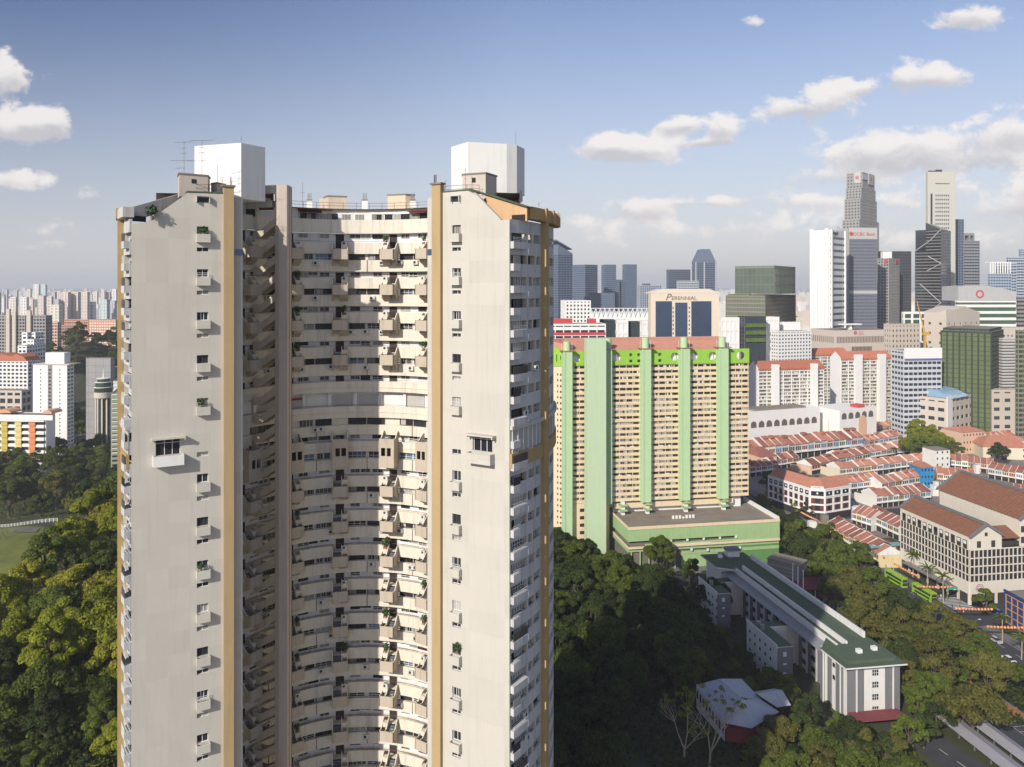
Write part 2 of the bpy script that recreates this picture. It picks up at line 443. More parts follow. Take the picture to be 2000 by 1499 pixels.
DM = MB(); DM.box(-.6, .6, -.02, .03, 0, 2.0, 0); DM.box(-.66, -.6, -.05, .03, 0, 2.05, 1); DM.box(.6, .66, -.05, .03, 0, 2.05, 1); DM = DM.mesh('door', [M('dark_doorway', (.045, .035, .032), rough=.8), corrw])
def acm():
    m = MB(); m.box(-.48, .48, -.38, 0, 0, .68, 0)
    c = [(-.12 + .25 * cos(a), .34 + .25 * sin(a)) for a in [2 * pi * k / 12 for k in range(12)]]
    i = len(m.v); m.v += [(x, -.385, z) for x, z in c]; m.f.append(tuple(i + k for k in range(12))); m.m.append(1)
    m.box(-.52, .52, -.4, 0, -.06, 0, 2)
    return m.mesh('air_conditioner', [M('ac_casing', (.56, .56, .53), var=.1), M('ac_fan', (.05, .05, .05)), metal])
AC = acm()
def put(name, me, r, ang, z, kind_cap=295, sc=None):
    x, y = pol(PC, r, ang)
    return link(name, me, TW, wloc(TW, (x, y, z)), -radians(ang), sc)
extra = MB()
for (ty, ya, yb) in rows:
    if ya > 1500: continue
    z1, z0 = zy(ya), zy(yb)
    edges = [-80] + PODS + [80]
    if ty == 'W':
        for a, b in zip(edges, edges[1:]):
            lo, hi = a + 3.85, b - 3.85
            if lo > 45 or hi < -72: continue
            span = (hi - lo) * radians(1) * RI; nw = 2 if span < 6 else max(2, int(span / 2.7)); gap = .16
            ww = (span - gap * (nw - 1)) / nw
            for q in range(nw):
                w = random.choice((2.2, 2.2, 1.5, 3.0)); fx = ww * random.choice((1, 1, 1, 1, .85)) / w
                if cap('window', 298): put('window', WM[(random.choice((0, 0, 0, 1, 2, 3, 3, 4, 5)), w)], RI + .46, lo + math.degrees((q * (ww + gap) + ww / 2) / RI), z0 + .03, sc=(fx, 1, (z1 - z0) / 1.04 * .98))
    if ty == 'C':
        for a, b in zip(edges, edges[1:]):
            if b > 60 or a < -75: continue
            for f in (.28, .47, .70):
                if f == .47 and random.random() < .5: continue
                ang = a + (b - a) * f
                hh = .62 * random.choice((1.2, 1.2, 1.4, .9))
                if cap('corridor_window', 290): put('corridor_window', random.choice(CM), RI + .9, ang, z1 - .1 - hh, sc=(random.choice((1, 1, 1.15)), 1, hh / .62))
        for p in PODS[:5]: put('door', DM, RI + .94, p, z0 - .9, sc=(1.15, 1, (z1 - z0 + .8) / 2.05))
    if ty == 'H':      # community deck closed with roller shutters
        for k, ang in enumerate(range(-66, 60, 12)):
            m = MB(); m.arc(PC, RI + 1.08, RI + 1.18, ang + 1.2, ang + 10.2, z0 - .3, z1 - .55, 4)
            part('roller_shutter', m, M('shutter_metal', (.42, .41, .39), rough=.5, var=.12, scale=.9) if k % 3 else whitep, TW)
            m = MB(); m.arc(PC, RI + .75, RI + 1.15, ang - .9, ang + .6, z0 - .3, z1, 2); part('pillar', m, whitep, TW)
        m = MB(); m.arc(PC, RI + 1.0, RI + 1.05, -41, -31, z1 - 1.1, z1 - .75, 4); part('shop_fascia', m, M('red_fascia', (.40, .03, .04)), TW)
    if ty in 'ST':
        for a, b in zip(edges, edges[1:]):
            if b > 46 or a < -72: continue
            for f in (.22, .5, .62, .82):
                if random.random() < .22 and cap('air_conditioner', 120): put('air_conditioner', AC, RI, a + (b - a) * f, z1 - .72 - random.random() * .25)
            if random.random() < .5:    # rain pipe
                x, y = pol(PC, RI - .06, a + (b - a) * .52)
                extra.tube((x, y, z0), (x, y, z1), .05, n=4)
    if ty in 'CH':  # thin railing above the corridor parapet
        extra.arc(PC, RI - .02, RI + .03, A0, A1, z0 + .22, z0 + .27, 40)
o = part('railing', extra, rust, TW, kind='stuff')
# ---- stair pods
def pod_mesh(sg):
    m = MB(); W = 1.27
    def sidewall(x0, x1, top=0.0, low=True):
        pr = [(0, 0 + top), (-.45, -.05 + top), (-1.5, -1.15 + top * .3), (-2.25, -1.15 + top * .3)]
        bt = [(-2.25, -2.85), (-1.15, -2.85), (-1.15, -3.25), (0, -3.95)] if low else [(-2.1, -2.4), (0, -1.6)]
        pts = pr + bt; n = len(pts); i = len(m.v)
        m.v += [(x0, p[0], p[1]) for p in pts] + [(x1, p[0], p[1]) for p in pts]
        m.f.append(tuple(i + k for k in range(n))); m.m.append(0); m.f.append(tuple(i + n + k for k in reversed(range(n)))); m.m.append(0)
        for k in range(n): j = (k + 1) % n; m.f.append((i + j, i + k, i + n + k, i + n + j)); m.m.append(1 if k in (0, 1, 2) else 0)
    sidewall(-W, -W + .13); sidewall(W - .13, W)
    dx = .28 * sg; sidewall(dx - .06, dx + .06, .12, False)
    m.box(-W + .003, W - .003, -2.25, -2.12, -2.85, -1.16, 0)
    a, b = (-W + .13, dx - .06) if sg > 0 else (dx + .06, W - .13)
    for k in range(7): m.box(a, b, -.25 - .27 * k - .27, -.25 - .27 * k, -1.15 - .2 * k - .12, -1.15 - .2 * k, 2)
    a, b = (dx + .06, W - .13) if sg > 0 else (-W + .13, dx - .06)
    m.box(a, b, -1.05, -.15, -1.15, -.42, 1)
    m.box(-W + .1, W - .1, -2.15, -1.15, -2.84, -2.72, 0)
    ux, vx = (dx - .3, W - .05) if sg > 0 else (-W + .05, dx + .3)
    m.hexa([(ux, -1.16, -3.24), (vx, -1.16, -3.24), (vx, 0, -3.94), (ux, 0, -3.94), (ux, -1.16, -2.85), (vx, -1.16, -2.85), (vx, 0, -2.85), (ux, 0, -2.85)], 0)
    return m.mesh('stair_pod', [podm, cream2, M('stair_treads', (.16, .17, .19), var=.2)])
def tall_pod_mesh(sg):
    m = MB(); W = 1.3; H0 = -5.0
    for x0, x1 in ((-W, -W + .13), (W - .13, W)):
        pts = [(0, .75), (-.5, .7), (-1.5, -.25), (-2.25, -.25), (-2.25, H0), (-.9, H0), (0, H0 - .6)]; n = 7; i = len(m.v)
        m.v += [(x0, a, b) for a, b in pts] + [(x1, a, b) for a, b in pts]
        m.f.append(tuple(i + k for k in range(n))); m.m.append(0); m.f.append(tuple(i + n + k for k in reversed(range(n)))); m.m.append(0)
        for k in range(n): j = (k + 1) % n; m.f.append((i + j, i + k, i + n + k, i + n + j)); m.m.append(1 if k < 3 else 0)
    for (x0, x1, z0, z1) in ((-W + .13, W - .13, -1.75, -.252), (-W + .13, -.75, -3.1, -1.75), (-.05, .2, -3.1, -1.75), (W - .35, W - .13, -3.1, -1.75), (-W + .13, W - .13, H0, -3.1)):
        m.box(x0 * sg, x1 * sg, -2.25, -2.1, z0, z1, 0) if sg > 0 else m.box(x1 * sg, x0 * sg, -2.25, -2.1, z0, z1, 0)
    m.box(-W + .15, W - .15, -1.5, -1.4, H0, -1, 3); m.box(-W + .1, W - .1, -2.14, -.2, H0 + .02, H0 + .12, 0)
    for k in range(6): m.box(-W + .14, .1, -.3 - .27 * k - .27, -.3 - .27 * k, -.2 - .2 * k - .12, -.2 - .2 * k, 2)
    return m.mesh('stair_pod', [podm, cream2, MATS['stair_treads'], darkin])
PM = {1: pod_mesh(1), -1: pod_mesh(-1)}; TM = {1: tall_pod_mesh(1), -1: tall_pod_mesh(-1)}
plant_spots = []
for (ty, ya, yb) in rows:
    if ty == 'Q' and ya < 1530:
        for p in PODS[:5]:
            sg = 1 if p < 0 else -1
            o = put('stair_pod', PM[sg], RI - .12, p, zy(ya))
            r = random.random(); x = .72 * sg
            if ya < 1460 and p in (-37, -13.5, 12, 34):
                if r < .34: plant_spots.append((p, sg, zy(ya) - .42, ya))
                elif r < .75: link('air_conditioner', AC, o, (x, -.62, -.42), 0, .85)
    if ty == 'T':
        for p in PODS[:5]: put('stair_pod', TM[1 if p < 0 else -1], RI, p, zy(849))
# ---- leafy tufts used for pots and roof plants
leafm = M('pot_plant_leaves', (.05, .095, .03), var=.4, scale=2.0, isl_var=.4)
def tuft(seed, n=130, R=.55):
    rg = random.Random(seed); m = MB()
    m.tube((0, 0, -.25), (0, 0, .15), .16, .2, 6, 1); m.tube((0, 0, 0), (0, 0, .7), .02, n=4, m=1)
    for k in range(n):
        d = Vector((rg.gauss(0, 1), rg.gauss(0, 1), rg.gauss(0, 1))).normalized(); c = Vector((0, 0, .75)) + d * R * (.35 + .65 * rg.random()); c.z = max(c.z, .2)
        a = Vector((rg.gauss(0, 1), rg.gauss(0, 1), rg.gauss(0, 1))).normalized(); b = a.cross(d).normalized() if abs(a.dot(d)) < .99 else Vector((1, 0, 0)); s_ = .07 + .07 * rg.random()
        m.poly([c - a * s_ * 1.5, c - b * s_, c + a * s_ * 1.5, c + b * s_])
    return m.mesh('potted_plant', [leafm, M('clay_pot', (.25, .13, .08))])
TF = [tuft(1), tuft(2, 90, .42), tuft(3, 180, .7)]
STK = {-37: 'leftmost', -13.5: 'second', 12: 'third', 34: 'rightmost'}
for i, (p, sg, z, ya) in enumerate(plant_spots):
    k = sum(1 for r in rows if r[0] == 'Q' and r[1] <= ya)
    x, y = pol(PC, RI - .12 - .6, p + sg * math.degrees(.72 / RI))
    o = link('potted_plant', TF[i % 3], None, (x, y, z + .22), random.random() * 6, .9 + .4 * random.random())
    solo(o, 'leafy potted plant on the %s courtyard stair pod from the top, %s stair stack' % (ORD[k - 1], STK[p]), 'plant', 'potted plants on the courtyard stair pods')
# ---- ring: outer wall storeys
yel = 111.3
mbo, mbg, mbd = MB(), MB(), MB()
zf = [138.75 - 2.885 * k for k in range(0, 41)]
for k, zt in enumerate(zf):
    # solid band zt .. zt-1.68, opening below
    for (a0, a1, n) in ((128.2, 84, 12), (84, -84, 20), (-84, -128.8, 12)):
        top = zt; bot = zt - 1.72
        mbo.arc(OC, RO - .35, RO, a0, a1, bot, top, n)
    mbg.arc(OC, RO - .9, RO - .8, 128.2, -128.8, zt - 2.885, zt - 1.72, 40)
o = part('facade_band', mbo, greyf, TW); part('facade_recess', mbg, gl_dark, TW)
# dividing walls, bay boxes and window screens of the outer facade
fin = MB(); FW = [win_mesh('facade_window', 2.4, 1.12, 4, s) for s in (0, 3, 2, 5, 1)]
def oput(name, me, r, ang, z, sc=None):
    x, y = pol(OC, r, ang); return link(name, me, TW, wloc(TW, (x, y, z)), -radians(ang) + pi, sc)
for side in (1, -1):
    for k, zt in enumerate(zf[:-1]):
        special = (k in (10, 11) and False)
        zo = zt - 1.72
        rg = random.Random(k * 7 + side)
        for a in ((120.5, 117.8 - (k % 2) * 1.5, 112.6, 108.0, 103.2 + k % 2, 97.5, 92) if side > 0 else (120.5, 115.0, 106, 98)):
            ad = a * side; m2 = fin
            m2.arc(OC, RO - .8, RO - .01, ad - .3 - rg.random() * .6, ad + .2, zt - 2.885, zo, 1)
        # bay box (balcony tray with chamfered underside) near the end wall
        if 68 < zt:
            m = MB(); a0, a1 = (128.0, 125.2 if k % 2 else 122.0) if side > 0 else (-128.6, -125)
            zz0, zz1 = zo - 2.1, zo - 1.165
            m.arc(OC, RO + .02, RO + .62, a0, a1, zz0, zz1, 3)
            part('bay_box', m, greyf, TW)
            if rg.random() < .55:
                m = MB(); m.arc(OC, RO + .52, RO + .56, a0, a1, zz1, zz1 + 1.05, 3); part('balcony_grille', m, (framed, curt, framed, gl_dark)[k % 4], TW)
            elif rg.random() < .6:
                m = MB()
                for q in range(3): m.arc(OC, RO + .56, RO + .6, a0, a1, zz1 + .1 + .2 * q, zz1 + .15 + .2 * q, 3)
                part('balcony_rail', m, framew, TW)
        if zt > 66:
            for a in ((123.6, 115.2, 105.6, 100.2) if side > 0 else (-123.5, -112)):
                if cap('facade_window', 290): oput('facade_window', rg.choice(FW), RO - .55, a + rg.uniform(-.6, .6), zo - 1.14, (rg.choice((.75, 1, 1.1)), 1, 1))
            if side > 0 and k % 2: oput('louvre', FW[2], RO + .02, 119.2, zo + .15, (.42, 1, .75))
            if rg.random() < .3: oput('air_conditioner', AC, RO + .02 if rg.random() < .5 else RO - .3, rg.choice((121, 116.5, 106)) * side, zo - 1.15)
part('dividing_wall', fin, cream, TW, kind='stuff')
m = MB(); m.arc(OC, RO - .05, RO + .75, 112.3, 110.1, ZB, 140.5, 2); part('pilaster', m, ochre, TW)
m = MB(); m.arc(OC, RO - .05, RO + .75, -115.8, -118.2, ZB, 140.2, 2); part('pilaster', m, ochre, TW)
# tall sky deck floor with ochre parapet
for s_, aa in ((1, (128.2, 112.4)), (1, (110.0, 85)), (-1, (-128.8, -118.4))):
    m = MB(); m.arc(OC, RO + .03, RO + .4, aa[0], aa[1], 106.4, 108.3, 5); part('deck_parapet', m, ochre, TW)
    m = MB(); m.arc(OC, RO + .02, RO + .12, aa[0], aa[1], 108.3, 111.4, 5); part('deck_glazing', m, curt, TW)
    m = MB()
    for q in range(7):
        a = aa[0] + (aa[1] - aa[0]) * (q + .3) / 7; m.arc(OC, RO + .12, RO + .2, a, a - .25 * s_, 108.3, 111.4, 1)
    part('deck_mullion', m, framew, TW)
    m = MB(); m.arc(OC, RO + .03, RO + .5, aa[0], aa[1], 111.4, 111.9, 5); part('deck_lintel', m, cream, TW)
# ring roof and party walls behind the end walls
def ringpoly():
    P = [pol(OC, RO - .1, a) for a in range(128, -131, -6)] + [LF.P(0, -.3, 0)[:2], LF.P(LW - 2.3, -.3, 0)[:2]]
    P += [pol(PC, RI + .2, a) for a in range(-88, 89, 6)] + [RF.P(1.2, -.3, 0)[:2], RF.P(RW, -.3, 0)[:2]]
    return P
mbr = MB()
rp = ringpoly()
angs = [a for a in range(-96, 97, 8)]
for a, b in zip(angs, angs[1:]):
    p = [pol(PC, RI + .3, a), pol(PC, RI + .3, b), pol(PC, RI + 6, b), pol(PC, RI + 6, a)]
    mbr.poly([(x, y, 143.05) for x, y in p])
    zo = 143.05 if abs(a + 4) < 60 else 138.6
    mbr.poly([(x, y, zo) for x, y in [pol(PC, RI + 6, a), pol(PC, RI + 6, b), pol(OC, RO - .4, b), pol(OC, RO - .4, a)]])
    if zo < 140: mbr.poly([(*pol(PC, RI + 6, a), zo), (*pol(PC, RI + 6, b), zo), (*pol(PC, RI + 6, b), 143.05), (*pol(PC, RI + 6, a), 143.05)], 1)
part('roof', mbr, [roofc, greyf], TW)

# ---- the two end walls
def endwall(fr, W, pxb, ys_big, ys_small, top_pts, zsplit, bigbay, pil, left):
    sA, sB = fr.s_px(pxb[0]), fr.s_px(pxb[1]); sm = (sA + sB) / 2
    zz = lambda y: fr.z_py(y, sm)
    holes = []
    for (a, b) in ys_big: holes.append((sA, sB, zz(b), zz(a)))
    for (a, b) in ys_small: holes.append((sA, sB, zz(b), zz(a)))
    b0, b1 = fr.s_px(bigbay[0]), fr.s_px(bigbay[1]); bm = (b0 + b1) / 2
    bz = lambda y: fr.z_py(y, bm)
    bh = (b0 + .35, b1 - .35, bz(bigbay[4]), bz(bigbay[3])); holes.append(bh)
    s0, s1 = (0, fr.s_px(pil[0])) if left else (fr.s_px(pil[1]), W)
    body = MB(); body.holed(fr, s0, s1, ZB, zsplit, holes, .4)
    body.fprism(fr, top_pts, -.45, 0)
    body.fbox(fr, W - 1.5 if left else 0, W if left else 1.2, -1.6, -.35, ZB, 142.3)            # inner strip
    if left: body.fbox(fr, 0, .35, -.45, -.003, ZB, zsplit - .003)
    else: body.fbox(fr, W - .35, W, -.45, -.003, ZB, zsplit - .003)
    part('end_wall', body, cream, TW)
    # pilaster
    p0, p1 = fr.s_px(pil[0], .55), fr.s_px(pil[1], .55)
    m = MB(); m.fbox(fr, p0, p1, -.3, .55, ZB, pil[2]); part('pilaster', m, ochre2, TW)
    m = MB(); m.fbox(fr, p0 - .2, p1 + .2, -.4, .75, pil[2], pil[2] + .25); part('pilaster_cap', m, roofc, TW)
    rg = random.Random(5 if left else 9)
    gm = gl_dark
    for i, h in enumerate(holes[:len(ys_big)]):
        w = h[1] - h[0]; hh = h[3] - h[2]
        fm = MB(); fm.fbox(fr, h[0], h[1], -.34, -.30, h[2], h[2] + .07); fm.fbox(fr, h[0], h[1], -.341, -.301, h[3] - .07, h[3])
        for q in (0, .5, 1) if i % 2 else (0, .36, .62, 1): x = h[0] + q * (w - .07); fm.fbox(fr, x, x + .07, -.339, -.299, h[2], h[3])
        if i % 3 == 1:
            for q in range(3): fm.fbox(fr, h[0], h[1], .30, .33, h[2] + .12 + q * .22, h[2] + .16 + q * .22)
            fm.fbox(fr, h[0], h[0] + .03, .299, .331, h[2], h[2] + .62); fm.fbox(fr, h[1] - .03, h[1], .299, .331, h[2], h[2] + .62)
        wn = part('window', fm, framew if i % 3 else framed, TW)
        g = MB(); g.fbox(fr, h[0] + .01, h[1] - .01, -.38, -.345, h[2], h[3]); part('pane', g, gm if i % 4 else curt, wn)
        # flower box under the window
        yb = ys_big[i][1]; z1 = h[2] - .002; z0 = z1 - 1.12
        m = MB(); a, b = h[0] - .1, h[1] + .18
        m.fbox(fr, a, b, .62, .74, z0, z1); m.fbox(fr, a, a + .12, 0, .617, z0, z1); m.fbox(fr, b - .12, b, 0, .617, z0, z1); m.fbox(fr, a + .13, b - .13, 0, .615, z0, z0 + .5)
        part('window_box', m, cream, TW)
    for h in holes[len(ys_big):-1]:
        m = MB(); m.fbox(fr, h[0], h[1], -.36, -.32, h[2], h[3]); wn = part('window', m, gl_dark if rg.random() < .7 else curt, TW)
        f = MB(); x = (h[0] + h[1]) / 2; f.fbox(fr, x - .03, x + .03, -.319, -.28, h[2], h[3]); f.fbox(fr, h[0], h[1], -.318, -.281, h[2], h[2] + .05)
        part('frame', f, framew, wn)
    # large bay with hood, glazing and tray
    z0, z1 = bh[2], bh[3]
    m = MB(); m.fbox(fr, bh[0], bh[1], -.38, -.34, z0, z1); bw = part('bay_window', m, gl_dark, TW)
    f = MB()
    for q in (0, .36, .68, 1): x = bh[0] + q * (bh[1] - bh[0] - .08); f.fbox(fr, x, x + .08, -.335, -.28, z0, z1)
    f.fbox(fr, bh[0], bh[1], -.334, -.281, z0 + 1.55, z0 + 1.62); part('frame', f, framew, bw)
    m = MB(); m.fbox(fr, b0 - .2, b1 + .25, 0, .95, z1 + .1, z1 + .32); m.fbox(fr, b0 - .15, b0 + .05, 0, .9, z1 - .1, z1 + .097); m.fbox(fr, b1, b1 + .2, 0, .9, z1 - .1, z1 + .097); part('hood', m, cream, TW)
    zt = bz(bigbay[5]); zb_ = bz(bigbay[6])
    m = MB(); m.fbox(fr, b0, b1, 1.0, 1.12, zb_, zt); m.fbox(fr, b0, b0 + .13, 0, .997, zb_, zt); m.fbox(fr, b1 - .13, b1, 0, .997, zb_, zt); m.fbox(fr, b0 + .14, b1 - .14, 0, .996, zb_, zb_ + .15)
    part('window_tray', m, whitep if left else cream, TW)
    return holes
sp = LF.s_px
zl = lambda px, py: (LF.s_px(px), LF.z_py(py, LF.s_px(px)))
zr = lambda px, py: (RF.s_px(px), RF.z_py(py, RF.s_px(px)))
ZSL = LF.z_py(438, 0.0); ZSR = RF.z_py(433, RW)
hl = endwall(LF, LW, (384.5, 407), [(442 + 84 * i, 458 + 84 * i) for i in range(5)] + [(926 + 84.7 * i, 943 + 84.7 * i) for i in range(7)],
        [(484 + 84 * i, 492 + 84 * i) for i in range(4)] + [(883, 892)] + [(969 + 84.7 * i, 978 + 84.7 * i) for i in range(7)],
        [(0, ZSL), (LF.s_px(437), ZSL), zl(437, 379.5), zl(365, 377), zl(360, 382), zl(286, 434)], ZSL, (298, 358, 0, 858, 889, 888, 908), (437, 457, 143.6), True)
hr = endwall(RF, RW, (883.5, 900), [(440 + 84 * i, 457 + 84 * i) for i in range(5)] + [(920 + 84.7 * i, 940 + 84.7 * i) for i in range(7)],
        [(483.5 + 84 * i, 491 + 84 * i) for i in range(4)] + [(878, 888)] + [(963 + 84.7 * i, 972 + 84.7 * i) for i in range(7)],
        [(RF.s_px(860), ZSR), (RW, ZSR), zr(990, 430), zr(978, 430), zr(926, 378), zr(914, 373), zr(860, 377)], ZSR, (919, 966, 0, 853, 882, 884, 904), (843, 860, 143.9), False)
for (fr, px0, px1, y0, y1, mt) in ((LF, 384, 408, 385.5, 395.5, gl_dark), (RF, 884, 899, 386, 395, gl_dark)):
    a, b = fr.s_px(px0), fr.s_px(px1); z0, z1 = fr.z_py(y1, a), fr.z_py(y0, a)
    m = MB(); m.fbox(fr, a, b, -.02, .02, z0, z1); w_ = part('window', m, mt, TW)
    m = MB(); m.fbox(fr, a - .1, a, 0, .5, z0, z1 + .1); m.fbox(fr, b, b + .1, 0, .5, z0, z1 + .1); m.fbox(fr, a - .1, b + .1, 0, .5, z1 + .102, z1 + .2); part('window_hood', m, cream, TW)
# dark green sloping roof edges on both end walls
m = MB(); pts = [zl(286, 433), zl(360, 381), zl(365, 376)]; pts2 = [(s_, z + .18) for s_, z in reversed(pts)]; m.fprism(LF, [zl(365, 376), zl(437, 378.5), (zl(437, 378)[0], zl(437, 378)[1] + .15), (zl(365, 376)[0], zl(365, 376)[1] + .2)], -5, .05)
part('roof_edge', m, roofg, TW)
m = MB(); pts = [zr(860, 377), zr(914, 372.5), zr(926, 377.5)]; pts2 = [(s_, z + .2) for s_, z in reversed(pts)]; m.fprism(RF, pts + pts2, -1.5, .05); part('roof_edge', m, roofg, TW)
m = MB(); pts = [zr(926, 377.5), zr(978, 430.5)]; pts2 = [(s_, z + .12) for s_, z in reversed(pts)]; m.fprism(RF, pts + pts2, -.5, .05); part('roof_edge', m, cream, TW)
# inner strip with a narrow window on the courtyard edge
for (fr, a, b, ya, yb) in ((LF, LW - 1.25, LW - .02, 486.5, 499), (RF, .02, .7, 487, 499)):
    z0, z1 = fr.z_py(yb, a), fr.z_py(ya, a)
    m = MB(); m.fbox(fr, a, b, -.36, -.30, z0, z1); part('window', m, gl_blue, TW)
# courtyard faces of the wings (between the end walls and the ring)
m = MB(); q0 = LF.P(LW, -.4, 0); m.fbox(frp(q0[:2], pol(PC, RI, -88)), 0, 6.0, -.2, 0, ZB, 142.2); q1 = RF.P(0, -.4, 0); m.fbox(frp(pol(PC, RI, 80), q1[:2]), 0, 5.0, -.2, 0, ZB, 142.2)
part('courtyard_side_wall', m, cream2, TW)

# ---- stair column with scissor stairs on the left of the courtyard
cA = (XP(537, 117.6), 117.6); cB = (XP(560.5, 117.0), 117.0); cC = (XP(570, 119.6), 119.6); cD = (cA[0] + .6, 120.6); cE = (XP(545, 117.0), 117.0)
ztop = ZP(361.5, 117.3)
m = MB(); m.prism([cA, cE, cB, cC, cD], ZB, ztop); part('stair_column', m, coln, TW)
m = MB(); f_ = frp(cB, cC); m.fbox(f_, 1.2, 1.28, .001, .04, ZB, ztop - .2); m.fbox(f_, 2.4, 2.52, .001, .05, ZB, ztop - .2); part('rain_pipe', m, rust, TW)
bl = (XP(470, 118.6), 118.6)
fb = frp(bl, cA)
Lb = sqrt((cA[0] - bl[0]) ** 2 + (cA[1] - bl[1]) ** 2)
m = MB(); m.fbox(fb, -3, Lb, -.8, 0, ztop - 1.25, ztop); part('roof_beam', m, cream, TW)
fs = frp((XP(503, 119.4), 119.4), (cA[0], cA[1] + .3)); Ls = sqrt((cA[0] - fs.o[0]) ** 2 + (cA[1] + .3 - fs.o[1]) ** 2)
k = 0; z = ZP(450, 118) 
while z > 52:
    m = MB()
    m.fprism(fs, [(-.9, z - 1.15), (.35, z - 1.15), (Ls, z + .75), (Ls, z + 2.0), (.5, z + .12), (-.9, z + .12)], -.15, 0)
    m.fprism(fs, [(-.9, z - 1.15), (.35, z - 1.15), (Ls, z + .75), (Ls, z + .95), (.35, z - .9), (-.9, z - .9)], -1.7, -.15)
    m.fprism(fs, [(-.9, z - 1.15), (.35, z - 1.15), (Ls, z + .75), (Ls, z + 1.9), (.5, z + .05), (-.9, z + .05)], -1.85, -1.7)
    part('stair_flight', m, podm, TW); z -= 2.89; k += 1
# ---- roof structures
def roofbox(name, pts, z0, z1, mat, lip=None):
    m = MB(); m.prism(pts, z0, z1); o = part(name, m, mat, TW)
    if lip:
        cx = sum(p[0] for p in pts) / len(pts); cy = sum(p[1] for p in pts) / len(pts)
        m = MB(); m.prism([(cx + (x - cx) * 1.05, cy + (y - cy) * 1.05) for x, y in pts], z1, z1 + .22); part('roof_slab', m, lip, o)
    return o
P_ = lambda px, Z: (XP(px, Z), Z)
c1, c2, c3 = P_(380, 114.6), P_(471, 112), P_(518, 115.7)
roofbox('water_tank', [c1, c2, c3, (c3[0] - 6, c3[1] + 3.5), (c1[0] + .3, c1[1] + 5.5)], 142.8, ZP(279.5, 112), whitep)
d1, d2, d3, d4 = P_(881.5, 116.1), P_(914, 112), P_(990, 113.6), P_(1009.5, 114.6)
roofbox('water_tank', [d1, d2, d3, d4, (d4[0] + 1.2, d4[1] + 3.2), (d1[0] + 2, d1[1] + 5)], ZP(376, 113), ZP(277.5, 112), whitep)
roofbox('lift_room', [P_(990, 116), P_(1021, 116), P_(1021, 121), P_(985, 121)], 138.5, ZP(372, 116), greyf)
roofbox('lift_room', [P_(970, 115.6), P_(986, 115.6), P_(986, 118), P_(970, 118)], 138.5, ZP(358, 115.6), cream, roofc)
rb = roofbox('roof_hut', [P_(350, 103.9), P_(406, 106.0), P_(410, 108.5), P_(347.5, 106.5)], 142.2, ZP(342, 104.5), M('pink_render', (.50, .44, .38), streak=.2), roofc)
fr_ = frp(P_(350, 103.9), P_(406, 106.0)); s0 = fr_.s_px(374); s1 = fr_.s_px(383); m = MB(); m.fbox(fr_, s0, s1, -.02, .06, fr_.z_py(358, s0), fr_.z_py(350, s0)); part('hatch', m, darkin, rb)
rb = roofbox('roof_hut', [P_(903, 106.4), P_(948.5, 104.9), P_(970, 108), P_(905, 109.5)], 141.6, ZP(340, 105), MATS['pink_render'], roofc)
fr_ = frp(P_(903, 106.4), P_(948.5, 104.9)); s0 = fr_.s_px(922); s1 = fr_.s_px(929); m = MB(); m.fbox(fr_, s0, s1, -.02, .06, fr_.z_py(357, s0), fr_.z_py(348, s0)); part('hatch', m, darkin, rb)
roofbox('roof_hut', [P_(412, 108.5), P_(424, 107.5), P_(441, 109.5), P_(425, 112)], 142.5, ZP(360, 108), cream, roofc)
pr2 = M('peach_render', (.60, .50, .38), streak=.15)
for (a, b, c, d, yt) in ((632, 640, 677, 670, 385), (757, 792, 810, 775, 382)):
    roofbox('roof_hut', [P_(a, 132.5) if a > 700 else P_(a, 134), P_(b, 131.5), P_(c, 132.5), P_(d, 136)], 143, ZP(yt, 132), pr2, roofc)
roofbox('roof_hut', [P_(624, 134.5), P_(632, 134.5), P_(632, 136), P_(624, 136)], 143, ZP(389, 135), pr2)
for px in (604, 712, 806):
    rb = roofbox('vent_block', [P_(px - 5, 130.6), P_(px + 6, 130.6), P_(px + 6, 132), P_(px - 5, 132)], 143, 144.6, whitep, roofc)
    m = MB()
    for q in (-.25, 0, .25): m.tube((XP(px, 131) + q, 131.2, 144.6), (XP(px, 131) + q, 131.2, 145.9), .07, n=6)
    part('vent_pipe', m, metal, rb)
# penthouse band over the courtyard: windows, eaves and tiles
m = MB(); m.arc(PC, RI + 1.0, RI + 1.2, -75, 75, zy(432), zy(409), 30); part('penthouse_wall', m, whitep, TW)
m = MB(); m.arc(PC, RI + .2, RI + 1.5, -33, -17, zy(412), zy(410.5), 6); m.arc(PC, RI + .3, RI + 1.5, 20, 31, zy(415), zy(413.5), 4)
for a0, a1 in ((-33, -22), (21, 30)):
    i = len(m.v)
    for q in range(5):
        a = a0 + (a1 - a0) * q / 4; m.v += [(*pol(PC, RI + .1, a), zy(418)), (*pol(PC, RI + 1.0, a), zy(412))]
    for q in range(4): m.f.append((i + 2 * q, i + 2 * q + 2, i + 2 * q + 3, i + 2 * q + 1)); m.m.append(0)
part('awning', m, M('maroon_tiles', (.16, .05, .045)), TW)
for a, n_ in ((-30, 3), (-26.5, 3), (-22, 4), (-17, 4), (-10.5, 4), (-4, 4), (4, 4), (9.5, 4), (14, 2), (18, 4), (23, 4), (27.5, 3), (31.5, 2)):
    x, y = pol(PC, RI + .93, a); link('window', WM[((0, 3, 5)[int(a) % 3], 2.2 if n_ > 2 else 1.5)], TW, wloc(TW, (x, y, zy(430.5))), -radians(a), (.8, 1, 1.05))
